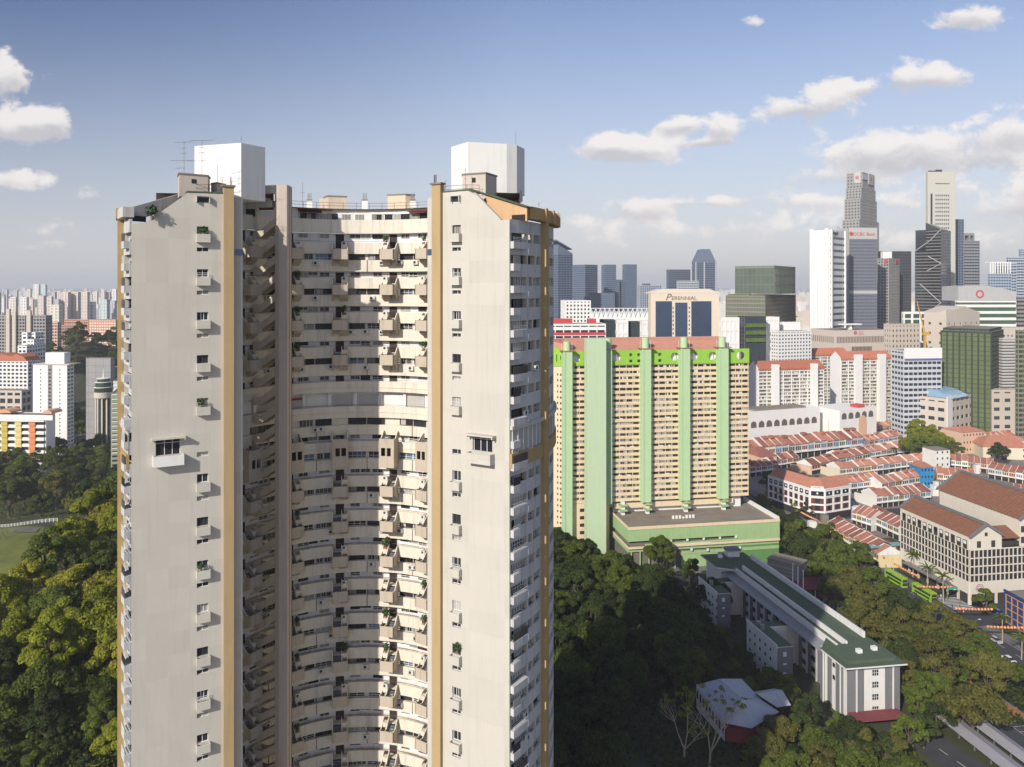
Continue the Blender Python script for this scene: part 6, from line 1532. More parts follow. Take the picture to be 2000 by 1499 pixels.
# which side: compute sign so that the hotel (x larger) is on negative t
strip('road', -220, 470, -6.5, 6.5, .20, asph)
strip('pavement', -220, 470, 6.6, 9.6, .30, pave); strip('pavement', -220, 470, -11.5, -6.6, .30, pave)
strip('side_road', -30, 260, -26, -14, .204, asph, Fr((150, 408), (.98, .19)))
mk = MB()
for q in range(-20, 60):
    for t in (-2.1, 2.1): mk.poly([fr_rd.P(q * 8, t + .08, .21), fr_rd.P(q * 8 + 3, t + .08, .21), fr_rd.P(q * 8 + 3, t - .08, .21), fr_rd.P(q * 8, t - .08, .21)])
for t in (-6.1, 6.1): mk.poly([fr_rd.P(-200, t + .08, .21), fr_rd.P(460, t + .08, .21), fr_rd.P(460, t - .08, .21), fr_rd.P(-200, t - .08, .21)])
for q in range(9): mk.poly([fr_rd.P(176 + q * 1.3, -7.5, .31), fr_rd.P(176.6 + q * 1.3, -7.5, .31), fr_rd.P(176.6 + q * 1.3, -17, .31), fr_rd.P(176 + q * 1.3, -17, .31)])
o = struct('road_markings', mk, line)
strip('junction_surface', 176, 202, -60, -6.6, .305, M('junction_asphalt', (.05, .05, .055)))
# west side street in front of the podium and car park
strip('forecourt', 0, 140, -20, 0, .06, pave, Fr((38, 338), (.986, .164)))
strip('forecourt_road', -10, 150, -7, 7, .10, asph, Fr((20, 329), (.986, .164)))
# lower right: car park, station roofs, brick wall
fcp = Fr(G(1812, 1318), (.155, -.99))
strip('car_park', -4, 80, -10, 7, .10, asph, fcp)
m = MB()
for q in range(22): m.poly([fcp.P(3 + q * 2.6, -8, .11), fcp.P(3.15 + q * 2.6, -8, .11), fcp.P(3.15 + q * 2.6, -3.6, .11), fcp.P(3 + q * 2.6, -3.6, .11)])
m.poly([fcp.P(2, -3.5, .11), fcp.P(62, -3.5, .11), fcp.P(62, -3.62, .11), fcp.P(2, -3.62, .11)])
struct('parking_bay_lines', m, line)
bw_ = thing('brick_wall', 'long orange brick boundary wall between the parking bays and the main road', 'wall', (*fcp.P(0, -8.6, 0)[:2], 0))
m = MB(); m.fbox(fcp, -6, 80, -9.2, -8.7, 0, 2.4); part('wall', m, M('orange_brick', (.33, .145, .07), var=.2, scale=.8, grid=(.5, .25, .03, .8)), bw_)
m = MB()
for q in range(14): m.fbox(fcp, -6 + q * 6.5, -5.4 + q * 6.5, -9.35, -8.55, 0, 2.7)
part('pier', m, MATS['orange_brick'], bw_, kind='stuff'); m = MB(); m.fbox(fcp, -6, 80, -9.3, -8.6, 2.4, 2.55); part('coping', m, pave, bw_)
for i, (t0, t1, z, lab) in enumerate(((7.5, 12.5, 4.4, 'long pale station canopy roof beside the blue bay strip'), (13.2, 19, 3.6, 'lower long grey station canopy roof nearest the road at the bottom'))):
    t_ = thing('station_canopy', lab, 'canopy', (*fcp.P(20, (t0 + t1) / 2, 0)[:2], 0)); m = MB(); m.fprism(Fr(fcp.P(80, t0, 0)[:2], (-fcp.n[0] * -1, -fcp.n[1] * -1)), [(0, z), ((t1 - t0) / 2, z + .8), (t1 - t0, z), (t1 - t0, z - .2), ((t1 - t0) / 2, z + .6), (0, z - .2)], 0, 62); part('roof', m, M('canopy_zinc', (.30, .29, .31), rough=.5, var=.12, grid=(1.0, 40, .05, .8)), t_)
    m = MB()
    for q in range(10): m.fbox(fcp, 22 + q * 6, 22.3 + q * 6, (t0 + t1) / 2 - .15, (t0 + t1) / 2 + .15, 0, z)
    part('post', m, metal, t_, kind='stuff')
strip('blue_bay_strip', 12, 26, 3.6, 7.2, .12, M('blue_road_paint', (.03, .12, .22)), fcp)
strip('lower_road', -10, 120, -6, 6, .05, asph, Fr(G(1800, 1440), (.30, -.955)))
m = MB(); fq = Fr(G(1800, 1440), (.30, -.955))
for q in range(10): m.poly([fq.P(q * 6, .1, .06), fq.P(q * 6 + 3, .1, .06), fq.P(q * 6 + 3, -.1, .06), fq.P(q * 6, -.1, .06)])
struct('lower_road_markings', m, line)
# pedestrian bridge with pale turquoise roof
br = thing('footbridge', 'covered footbridge with a pale turquoise roof crossing the main road', 'bridge', (*G(1700, 1085, 6), 0)); a, b = G(1632, 1085, 7), G(1765, 1071, 7); fq = frp(a, b); L = sqrt((a[0] - b[0]) ** 2 + (a[1] - b[1]) ** 2)
m = MB(); m.fbox(fq, 0, L, -4, 0, 8.4, 8.7); part('roof', m, M('turquoise_roof', (.22, .36, .38), var=.1), br); m = MB(); m.fbox(fq, 0, L, -3.8, -.2, 4.6, 5.8); part('deck', m, roofc, br)
m = MB()
for k in range(12): m.fbox(fq, L * k / 11.1, L * k / 11.1 + .25, -.5, -.2, 5.8, 8.4)
for k in (.1, .9): m.fbox(fq, L * k, L * k + .7, -2.5, -1.5, 0, 4.6)
part('post', m, metal, br, kind='stuff')
# ================================================================== district paving, left city, distant city
m = MB(); m.poly([(118, 400, .03), (182, 395, .03), (420, 440, .03), (470, 720, .03), (180, 720, .03)]); struct('district_paving', m, M('district_paving', (.22, .19, .17), var=.3, scale=.15))
m = MB(); m.poly([(-700, 560, .02), (-60, 560, .02), (-40, 1400, .02), (-1500, 1400, .02)]); struct('city_paving', m, M('city_paving', (.15, .14, .12), var=.5, scale=.02))
AB = 'apartment building'
TH = 1.48
yp = M('mustard_panel', (.50, .38, .10)); op = M('orange_panel', (.60, .24, .10))
# yellow and orange striped flats low on the left
r = tower('apartment_block', 'cream flats with yellow and orange balcony columns, low at the left edge', AB, -40, 87, 105, 812, 520, TH, whiteb, darkin, fh=4.1, bay=200, sp=.5, pier=0, prot=.8, zb=0)
f = r['fl']
for px0, px1, mt in ((5, 17.5, yp), (32, 44.5, M('pale_yellow_panel', (.60, .50, .22))), (59, 71.5, op)):
    m = MB(); a, b = f.s_px(px0), f.s_px(px1)
    for k in range(10): z = r['z'] - 4.6 - 4.1 * k; m.fbox(f, a, b, .9, 1.7, z - 2.3, z); m.fbox(f, a + .3, b - .3, .85, 1.2, z - 4.1, z - 2.31)
    part('balcony_column', m, mt, r['T'])
m = MB(); m.fbox(f, f.s_px(-40), f.s_px(105), .95, 1.2, r['z'] - 3, r['z'] + .4); part('top_band', m, whiteb, r['T'])
m = MB(); m.fbox(r['fr'], 0, r['lr'], .9, 1.1, 0, r['z'] + 2); part('end_wall', m, whiteb, r['T'])
for px, w in ((95, 7), (8, 12)):
    a = f.s_px(px); pts = [(a + w / 2 * cos(pi * k / 8), r['z'] + 1.5 + 2.4 * sin(pi * k / 8)) for k in range(9)]; m = MB(); m.fprism(f, pts, -9, 1.6, 0); part('barrel_roof', m, M('peach_roof', (.60, .33, .20)), r['T'])
# white slab block with the penthouse box
r = tower('apartment_block', 'tall plain white slab block with a box on its roof, left of the cream tower', AB, 66, 130.5, 143, 714, 575, TH, whiteb, gl_n, fh=2.8, bay=4, sp=.5, pier=.2, solidL=True)
m = MB(); f = r['fl']
for k in range(28):
    for px in (79, 116.5): a = f.s_px(px); m.fbox(f, a, a + .9, .36, .40, r['z'] - 4 - 2.8 * k, r['z'] - 3 - 2.8 * k)
    a = f.s_px(97); m.fbox(f, a - .6, a + 1.3, .36, .41, r['z'] - 4 - 2.8 * k, r['z'] - 2.9 - 2.8 * k)
part('window_row', m, gl_n, r['T'], kind='stuff')
m = MB(); m.fbox(f, f.s_px(94), f.s_px(103), .355, .40 - .02, 0, r['z']); part('recess', m, M('grey_recess', (.25, .23, .22)), r['T'])
m = MB(); m.fbox(f, f.s_px(85), f.s_px(122), -9, -2, r['z'], ZP(690, 575)); part('roof_box', m, whiteb, r['T']); m = MB(); m.fbox(f, f.s_px(65), f.s_px(137), -12, .8, r['z'] + .31, r['z'] + 1); part('roof_slab', m, beigeb, r['T'])
r = tower('hotel', 'white hotel with an orange red tiled roof at the left edge', 'hotel', -50, 54, 62, 706, 640, TH, whiteb, gl_n, fh=3.3, bay=3.6, sp=.45, pier=.35)
m = MB(); f = r['fl']; m.fprism(f, [(0, r['z']), (r['ll'], r['z']), (r['ll'] - 3, r['z'] + 3.5), (r['ll'] * .8, r['z'] + 6), (r['ll'] * .7, r['z'] + 4), (r['ll'] * .5, r['z'] + 6), (0, r['z'] + 5)], -16, .6); part('roof', m, tilr, r['T'])
for i, (a, c, b, y, Z, lab) in enumerate(((44, 53, 61, 650, 720, 'upper left step of the stepped white office'), (60, 69, 84, 650, 740, 'upper right step of the stepped white office'), (54, 66, 86, 664, 715, 'middle step of the stepped white office'), (36, 52, 88, 676, 700, 'lower step of the stepped white office'))):
    tower(OT, lab, OB, a, c, b, y, Z, TH, whiteb, gl_n, sp=.5, pier=.35, fh=4)
r = tower(OT, 'grey slab tower with twin pale ribs, leftmost of the grey pair', OB, -30, 49, 58, 617, 900, TH, greyb, gl_n, sp=.45, pier=.3)
for px in (15, 27): m = MB(); a = r['fl'].s_px(px); m.fbox(r['fl'], a, a + 4.5, .4, 3, 0, r['z'] + (8 if px == 15 else 5)); part('rib', m, beigeb, r['T'])
r = tower(OT, 'grey slab tower with a pale rib, right one of the grey pair', OB, 54, 89, 101, 617, 880, TH, greyb, gl_n, sp=.45, pier=.3)
m = MB(); a = r['fl'].s_px(55); m.fbox(r['fl'], a, a + 5, .4, 3, 0, r['z'] + 6); part('rib', m, beigeb, r['T'])
tower(OT, 'blank grey gridded block among trees left of the cream tower', OB, 168, 216, 224, 700, 620, TH, M('grey_panel_cladding', (.32, .31, .31), grid=(6, 5.5, .15, .6)), M('grey_panel_cladding', (.32, .31, .31)), sp=0, pier=0)
tower(OT, 'grey lower annex touching the cream tower, beside the blank gridded block', OB, 214, 235, 250, 718, 640, TH, MATS['grey_panel_cladding'], MATS['grey_panel_cladding'], sp=0, pier=0)
t_ = thing('round_tower_building', 'round green glass building with stepped drum top and a white spire', 'building', (*P_(202, 560), 0)); x, y = P_(202, 564); m = MB(); z = lambda py: ZP(py, 560)
for (r0, ya, yb, mt) in ((4.2, 740, 747, 0), (5.3, 747, 757, 0), (6.0, 757, 767, 0)): m.tube((x, y, z(yb)), (x, y, z(ya) - .3), r0, n=24, m=0); m.tube((x, y, z(ya) - .4), (x, y, z(ya)), r0 + .3, n=24, m=1)
m.tube((x, y, 0), (x, y, z(767)), 4.9, n=24, m=0); m.tube((x, y, z(778)), (x, y, z(767)), 6.2, n=24, m=2)
for k in range(10): a = 2 * pi * k / 10; m.box(x + 4.9 * cos(a) - .5, x + 4.9 * cos(a) + .5, y + 4.9 * sin(a) - .5, y + 4.9 * sin(a) + .5, 0, z(778) + .01, 2)
part('drum', m, [gl_g, whiteb, beigeb], t_); m = MB(); m.tube((x, y, z(740)), (x, y, z(721)), .5, .12, n=8, m=0); part('spire', m, whiteb, t_)
r = tower('apartment_block', 'white flats with green and pink banded balconies touching the cream tower', AB, 208, 219, 262, 770, 500, .35, M('sage_panel', (.30, .34, .22)), gl_n, fh=2.9, bay=100, sp=.55, pier=0, solidL=True, prot=.5)
m = MB()
for k in range(14): m.fbox(r['fr'], 0, r['lr'], .52, .7, r['z'] - .9 - 2.9 * k, r['z'] - .2 - 2.9 * k)
m.fbox(r['fl'], 0, r['ll'], .52, .62, 0, r['z'] + .4); part('white_band', m, whiteb, r['T'])
tower('apartment_block', 'white block directly above the green and pink banded flats', AB, 212, 222, 250, 746, 600, .35, whiteb, whiteb, sp=.4, pier=0)
tower('school_building', 'beige low building at the left between the white hotel and the flats', 'building', -30, 42, 60, 764, 600, TH, beigeb, gl_n, sp=.4, pier=.3, bay=6, fh=6)
tower(OT, 'peach and white barred block before the wooded hill', OB, 101, 112, 119, 630, 1000, TH, M('peach_bars', (.62, .42, .34)), gl_n, sp=.5, pier=.3)
tower(OT, 'brown office behind the wooded hill', OB, 117, 150, 153, 636, 1020, TH, M('brown_office', (.36, .26, .22)), gl_n, sp=.5, pier=.3)
tower('school_building', 'long low school with orange striped fronts above the wood', 'school', 126, 172, 178, 625, 1150, TH, M('orange_school', (.55, .27, .16)), gl_n, sp=.5, pier=.25)
tower('school_building', 'long low school building beside the cream tower above the wood', 'school', 174, 226, 240, 625, 1100, TH, MATS['orange_school'], whiteb, sp=.5, pier=.25)
# far housing estates
rg = random.Random(11)
tints = [M('far_white', (.72, .70, .66)), M('far_pink', (.62, .52, .46)), M('far_grey', (.42, .42, .44)), M('far_cream', (.66, .62, .50)), M('far_bluegreen', (.48, .58, .56))]
def estate(rowname, items, Z, group):
    for i, (a, b, y, c) in enumerate(items):
        Zz = Z + rg.uniform(-40, 40); w = b - a
        tower('apartment_block', '%s distant tower block, %s from the left in the %s' % (('white', 'pinkish', 'grey', 'cream', 'pale green')[c], ORD[i], rowname), AB, a, b - w * .3, b, y, Zz, TH, tints[c], MATS['far_grey'], fh=6, bay=7, sp=.35, pier=.45, prot=.4, group=group)
estate('front far left row', [(-6, 2, 572, 2), (9, 16, 566, 2), (20, 35, 581, 3), (41, 56, 581, 0), (61, 65, 582, 1), (73, 90, 578, 1), (92, 104, 580, 1), (105, 118, 585, 2), (120, 138, 571, 1), (138, 158, 571, 1), (159, 175, 571, 1), (175, 187, 590, 0), (195, 214, 586, 4), (214, 228, 588, 2), (82, 97, 599, 3), (98, 122, 596, 3)], 1500, 'far left housing blocks')
estate('middle far left row', [(66, 79, 556, 0), (80, 92, 556, 4), (26, 36, 567, 2), (53, 62, 565, 1), (100, 110, 571, 2), (112, 121, 569, 1), (183, 192, 570, 3), (198, 206, 567, 1), (207, 217, 571, 2), (220, 229, 565, 0)], 2200, 'farther left housing blocks')
dc = MB(); dcm = tints + [MATS['city_ground']]
for k in range(5200):
    left = rg.random() < .36
    Z = 1700 + 9500 * rg.random() ** 1.6
    px = rg.uniform(-260, 330) if left else rg.uniform(1020, 2300)
    x = XP(px, Z); w = rg.uniform(14, 34); h = rg.choice((16, 30, 42, 48, 60, 78)) * rg.uniform(.8, 1.25) * (1.0 if Z < 6000 else 1.25); d = rg.uniform(12, 40)
    h = min(h, 118); dc.prism([(x, Z), (x + w, Z + w * .3), (x + w - d * .3, Z + w * .3 + d), (x - d * .3, Z + d)], 0, h, rg.choice((0, 0, 0, 1, 3, 3, 2)))
o = part('distant_city', dc, tints); o['kind'] = 'stuff'
# back gardens and small sheds of the shophouse district fill the lots (low white kitchens and walls)
low = MB(); rg = random.Random(21)
for (x, y) in shops:
    if rg.random() < .55:
        a = rg.uniform(-6, 6); b = rg.uniform(13, 20); w, d, h = rg.uniform(2, 4.5), rg.uniform(2, 5), rg.uniform(3, 6.5); low.box(x + a, x + a + w, y + b, y + b + d, 0, h, rg.choice((0, 0, 1)))
o = part('back_lot_sheds', low, [pwall, roofc]); o['kind'] = 'stuff'
# ================================================================== trees
def leafmat(name, col, tr=.35):
    return M(name, col, rough=.6, var=.45, scale=.28, isl_var=.35, obj_var=.22, spec=.12, transl=tr)
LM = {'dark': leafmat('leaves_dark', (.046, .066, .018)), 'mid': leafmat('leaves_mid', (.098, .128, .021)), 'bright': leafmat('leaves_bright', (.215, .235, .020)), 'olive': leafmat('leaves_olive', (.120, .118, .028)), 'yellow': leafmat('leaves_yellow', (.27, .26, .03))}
bark = M('bark', (.12, .09, .065), var=.3, scale=1.5); palebark = M('pale_bark', (.36, .30, .23), var=.25, scale=1.5)
def leaf_cloud(rg, centers, rad, n, size):
    """small leaf clump quads on the shells of several lobes"""
    C_ = np.array(centers); R_ = np.array(rad); pr = R_ ** 2; pr = pr / pr.sum()
    idx = rg.choice(len(C_), size=n, p=pr)
    d = rg.normal(size=(n, 3)); d /= np.linalg.norm(d, axis=1)[:, None]
    d[:, 2] = np.where(d[:, 2] < -.35, -d[:, 2], d[:, 2])
    rr = R_[idx] * (1.0 - .42 * rg.random(n) ** 2)
    p = C_[idx] + d * rr[:, None] * np.array([1, 1, .8])
    keep = np.ones(n, bool)
    for c, r in zip(C_, R_): keep &= (np.linalg.norm((p - c) / np.array([1, 1, .8]), axis=1) > r * .52)
    p = p[keep]; d = d[keep]; n = len(p)
    nr = d * 1.0 + rg.normal(size=(n, 3)) * .55 + np.array([0, 0, .35]); nr /= np.linalg.norm(nr, axis=1)[:, None]
    a = np.cross(nr, rg.normal(size=(n, 3))); a /= np.linalg.norm(a, axis=1)[:, None]; b = np.cross(nr, a)
    s = (size * (.6 + .8 * rg.random(n)))[:, None]
    V = np.stack([p - a * s, p - b * s * .62, p + a * s, p + b * s * .62], axis=1).reshape(-1, 3)
    return V
def quad_mesh(name, V, mat, tri=None):
    n = len(V) // 4; me = bpy.data.meshes.new(name); me.vertices.add(len(V)); me.vertices.foreach_set('co', V.astype(np.float32).ravel())
    me.loops.add(n * 4); me.loops.foreach_set('vertex_index', np.arange(n * 4, dtype=np.int32)); me.polygons.add(n)
    me.polygons.foreach_set('loop_start', np.arange(0, n * 4, 4, dtype=np.int32)); me.polygons.foreach_set('loop_total', np.full(n, 4, dtype=np.int32))
    me.materials.append(mat); me.update(); me.validate(); return me
def crown(seed, R=6.5, Hc=5.0, base=6.0, nl=16, n=5200, size=.42, mat=None, flat=1.0):
    rg = np.random.default_rng(seed); cs, rs = [], []
    for k in range(nl):
        a = 2 * pi * (k * .618 % 1) + rg.random() * .5; q = sqrt((k + .5) / nl); z = base + Hc * (1 - q ** 2) * flat + rg.uniform(-.6, .6)
        jx = 1 + .25 * cos(a + seed) + rg.uniform(-.12, .16); z += rg.uniform(-1.0, 1.3)
        if rg.random() < .12: continue
        cs.append((R * .80 * q * jx * cos(a), R * .80 * q * jx * sin(a), z)); rs.append(R * rg.uniform(.15, .33))
    return cs, rs, leaf_cloud(rg, cs, rs, n, size)
def trunk(cs, base, r=.38, mat=bark, every=2, name='trunk'):
    m = MB(); top = base * .55; m.tube((0, 0, -1.5), (.1, .05, top), r, r * .75, 8)
    for c in cs[::every]: mid_ = (c[0] * .45, c[1] * .45, top + (c[2] - top) * .55); m.tube((.1, .05, top - .3), mid_, r * .5, r * .3, 5); m.tube(mid_, c, r * .3, r * .08, 4)
    return m.mesh(name, mat)
TV = []
for i in range(9):
    R = (6.5, 6.0, 5.2, 7.4, 6.8, 4.6, 6.2, 5.6, 7.0)[i]; Hc = (5, 6.5, 6, 4, 5.5, 5, 7, 4.5, 6)[i]; b = (6, 6.5, 5.5, 7.5, 6, 4, 7, 5, 6)[i]
    cs, rs, V = crown(40 + i, R, Hc, b, (28, 30, 22, 34, 26, 18, 32, 20, 30)[i], (9500, 9800, 7000, 9500, 7000, 5200, 9000, 3800, 9500)[i], (.30, .29, .32, .31, .36, .29, .28, .36, .27)[i])
    TV.append((V, cs, b, R)); 
TMESH = {}
def tree_mesh(i, kind):
    if (i, kind) not in TMESH: TMESH[(i, kind)] = quad_mesh('crown', TV[i][0], LM[kind])
    return TMESH[(i, kind)]
TR = {}
ntree = 0
placed = []
def tree(x, y, z, i, kind, sc, label, group, sz=1.0):
    global ntree
    t = thing('tree', label, 'tree', (x, y, z), random.random() * 6.28, group); t.scale = (sc, sc, sc * sz)
    link('crown', tree_mesh(i, kind), t)
    if i not in TR: TR[i] = trunk(TV[i][1], TV[i][2], mat=bark)
    link('trunk', TR[i], t); ntree += 1; placed.append((x, y))
def inside(px, py, poly):
    c = False; n = len(poly)
    for i in range(n):
        x1, y1 = poly[i]; x2, y2 = poly[(i + 1) % n]
        if (y1 > py) != (y2 > py) and px < (x2 - x1) * (py - y1) / (y2 - y1) + x1: c = not c
    return c
def fill(poly, dz, dist, kinds, scr, label, group, seed, tries=6000, maxn=60, avoid=(), idx=range(9), sz=1.0):
    """poly: outline of the wood seen at crown height dz; trees are spread over the ground below it"""
    rg = random.Random(seed); xs = [p[0] for p in poly]; ys = [p[1] for p in poly]; mine = []; n = 0
    for _ in range(tries):
        px, py = rg.uniform(min(xs), max(xs)), rg.uniform(min(ys), max(ys))
        if not inside(px, py, poly): continue
        x, y = Gt(px, py, dz)
        if any(x0 < x < x1 and y0 < y < y1 for x0, x1, y0, y1 in avoid): continue
        if y < 520 and abs((x - RD0[0]) * fr_rd.n[0] + (y - RD0[1]) * fr_rd.n[1]) < 11.5: continue
        if all((x - a) ** 2 + (y - b) ** 2 > (dist * rg.uniform(.85, 1.1)) ** 2 for a, b in mine):
            mine.append((x, y))
            if len(mine) >= maxn: break
    mine.sort(key=lambda p: p[1]); nr = max(1, round(len(mine) / 7)); per = math.ceil(len(mine) / nr)
    for r_ in range(nr):
        row = sorted(mine[r_ * per:(r_ + 1) * per], key=lambda p: p[0] / p[1])
        for j, (x, y) in enumerate(row):
            kd = rg.choice(kinds); cl = {'dark': 'dark green', 'mid': 'mid green', 'bright': 'bright green', 'olive': 'olive green', 'yellow': 'yellowish green'}[kd]
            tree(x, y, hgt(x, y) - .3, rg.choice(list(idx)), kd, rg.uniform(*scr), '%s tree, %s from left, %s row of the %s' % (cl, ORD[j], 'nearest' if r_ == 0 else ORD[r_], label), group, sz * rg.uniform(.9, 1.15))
    return len(mine)
cnts = []
school_box = [(83, 122, 222, 262), (78, 116, 258, 296), (72, 108, 292, 332)]
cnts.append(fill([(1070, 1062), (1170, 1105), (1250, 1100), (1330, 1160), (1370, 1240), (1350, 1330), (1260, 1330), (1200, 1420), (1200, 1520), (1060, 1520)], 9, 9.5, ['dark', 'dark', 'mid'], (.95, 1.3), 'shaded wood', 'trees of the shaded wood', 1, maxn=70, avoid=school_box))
cnts.append(fill([(1380, 1150), (1405, 1180), (1480, 1230), (1560, 1330), (1600, 1390), (1520, 1360), (1440, 1330), (1350, 1340), (1380, 1260), (1365, 1180)], 7, 8.0, ['dark', 'mid'], (.6, .8), 'grove left of the school', 'trees left of the school building', 2, maxn=26, avoid=[(84, 122, 222, 262), (76, 116, 245, 296), (66, 108, 282, 332)]))
cnts.append(fill([(1500, 1400), (1640, 1425), (1740, 1440), (1780, 1520), (1480, 1520)], 7, 7.5, ['mid', 'olive', 'olive', 'dark'], (.75, 1.0), 'bottom grove beside the bungalow', 'trees at the bottom beside the bungalow', 3, maxn=22))
cnts.append(fill([(1600, 1100), (1680, 1120), (1760, 1160), (1850, 1210), (1960, 1290), (2040, 1310), (2040, 1345), (1940, 1325), (1860, 1300), (1770, 1290), (1700, 1230), (1640, 1170)], 8, 8.2, ['olive', 'olive', 'mid', 'dark'], (.8, 1.15), 'roadside belt', 'trees of the roadside belt', 4, maxn=60, idx=(0, 1, 3, 4, 6, 7, 8), avoid=[(172, 240, 270, 360)]))
cnts.append(fill([(1530, 1045), (1600, 1060), (1690, 1090), (1680, 1140), (1600, 1130), (1540, 1090)], 8, 9.5, ['dark', 'dark', 'mid'], (1.1, 1.4), 'dark group by the footbridge', 'dark trees by the footbridge', 5, maxn=9))
cnts.append(fill([(1482, 985), (1530, 1000), (1600, 1050), (1570, 1070), (1500, 1020)], 7, 8.5, ['dark', 'mid'], (.8, 1.05), 'street trees beside the podium', 'street trees beside the podium', 6, maxn=10, avoid=[(40, 130, 340, 420)]))
cnts.append(fill([(1494, 945), (1520, 950), (1590, 985), (1580, 1000), (1500, 965)], 7, 8.0, ['mid', 'bright', 'dark'], (.75, .95), 'trees before the corner building', 'street trees before the corner building', 7, maxn=7))
cnts.append(fill([(1764, 858), (1790, 845), (1850, 846), (1880, 855), (1870, 872), (1790, 874)], 12, 9.0, ['mid', 'mid', 'bright'], (1.1, 1.45), 'park among the red roofs', 'round park trees among the red roofs', 8, maxn=11))
tree(*G(1948, 886, 8), 0, 8, 'dark', 1.15, 'single dark round tree beside the big hipped roof at the right', None)
cnts.append(fill([(1772, 812), (1830, 812), (1830, 822), (1772, 822)], 6, 9, ['mid', 'bright'], (.8, 1.0), 'line before the blue mall', 'trees before the mall', 9, maxn=7))
cnts.append(fill([(1872, 812), (1985, 808), (1985, 822), (1872, 826)], 6, 9, ['mid', 'bright'], (.8, 1.0), 'line before the right mall', 'trees before the right mall', 10, maxn=11))
cnts.append(fill([(1768, 1300), (1850, 1315), (1868, 1395), (1800, 1425), (1768, 1390)], 6, 6.5, ['mid', 'dark', 'olive'], (.7, .9), 'school end group', 'trees right of the school end wall', 20, maxn=9))
# left hill
cnts.append(fill([(-40, 905), (60, 880), (200, 875), (250, 880), (250, 1000), (180, 990), (110, 985), (60, 985), (-40, 985)], 9, 11.0, ['mid', 'dark', 'olive', 'mid'], (1.2, 1.7), 'wood behind the white fence', 'trees behind the white fence', 11, maxn=44))
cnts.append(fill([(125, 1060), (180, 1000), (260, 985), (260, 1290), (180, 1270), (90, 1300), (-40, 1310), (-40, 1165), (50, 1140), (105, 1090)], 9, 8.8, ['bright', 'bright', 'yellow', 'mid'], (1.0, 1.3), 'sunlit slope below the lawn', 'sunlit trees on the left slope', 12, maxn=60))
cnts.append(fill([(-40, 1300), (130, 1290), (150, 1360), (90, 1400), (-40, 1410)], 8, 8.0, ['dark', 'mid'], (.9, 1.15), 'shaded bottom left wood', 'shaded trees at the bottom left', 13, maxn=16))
cnts.append(fill([(150, 1310), (235, 1270), (262, 1300), (262, 1440), (200, 1430)], 8, 6.5, ['bright', 'mid'], (.65, .85), 'leafy group at the tower foot', 'leafy trees against the tower foot', 14, maxn=12))
cnts.append(fill([(-40, 1430), (260, 1430), (260, 1540), (-40, 1540)], 3, 6.0, ['dark', 'mid'], (.35, .6), 'bottom left garden', 'small garden trees at the bottom left', 15, maxn=30))
cnts.append(fill([(98, 655), (160, 640), (236, 640), (236, 720), (150, 730), (98, 720)], 6, 14.0, ['mid', 'dark', 'olive'], (1.3, 1.9), 'distant wooded hill', 'trees of the distant wooded hill', 16, maxn=75))
cnts.append(fill([(146, 815), (212, 815), (212, 850), (146, 850)], 8, 11, ['bright', 'mid'], (1.2, 1.6), 'group before the round building', 'trees before the round building', 17, maxn=9))
cnts.append(fill([(1086, 1040), (1170, 1075), (1180, 1100), (1086, 1080)], 9, 10, ['mid', 'dark'], (1.0, 1.2), 'group below the green block', 'trees at the base of the green block', 18, maxn=6))
for (px, py, dz, i, kd, sc, lab) in ((1100, 975, 14, 6, 'mid', 1.55, 'tall lit tree in front of the left end of the green slab block'), (1292, 1082, 9, 1, 'mid', 1.15, 'lit round tree in front of the podium'), (1352, 1112, 8, 2, 'mid', .95, 'slender tree on the forecourt between podium and green roof'), (1388, 1160, 9, 8, 'dark', 1.1, 'tree beside the left projecting wing of the school'),
        (1560, 985, 6, 5, 'bright', .9, 'bright round street tree, nearest the chamfered corner of the white building'), (1775, 1420, 7, 7, 'mid', .9, 'light green tree right of the school end wall'), (1900, 1390, 9, 3, 'olive', 1.2, 'wide spreading tree standing in the car park by the brick wall'), (1690, 1455, 6, 5, 'olive', .95, 'rounded olive tree below the school end wall, left of two'), (1752, 1470, 6, 5, 'olive', 1.0, 'rounded olive tree below the school end wall, right of two'),
        (1468, 1318, 6, 5, 'dark', .9, 'dark small tree between the bungalow roof and the nearer school wing'), (1530, 1372, 6, 7, 'mid', .9, 'tree right behind the side roof of the bungalow'), (1585, 1395, 6, 2, 'dark', .9, 'dark tree at the foot of the long wing of the school'), (1640, 1415, 6, 5, 'mid', .85, 'small tree left of the school end wall'),
        (1925, 1178, 5, 5, 'mid', 1.0, 'round street tree between the hotel and the blue building')):
    x, y = Gt(px, py, dz); tree(x, y, hgt(x, y) - .2, i, kd, sc, lab, None)
print('TREES', cnts, ntree)
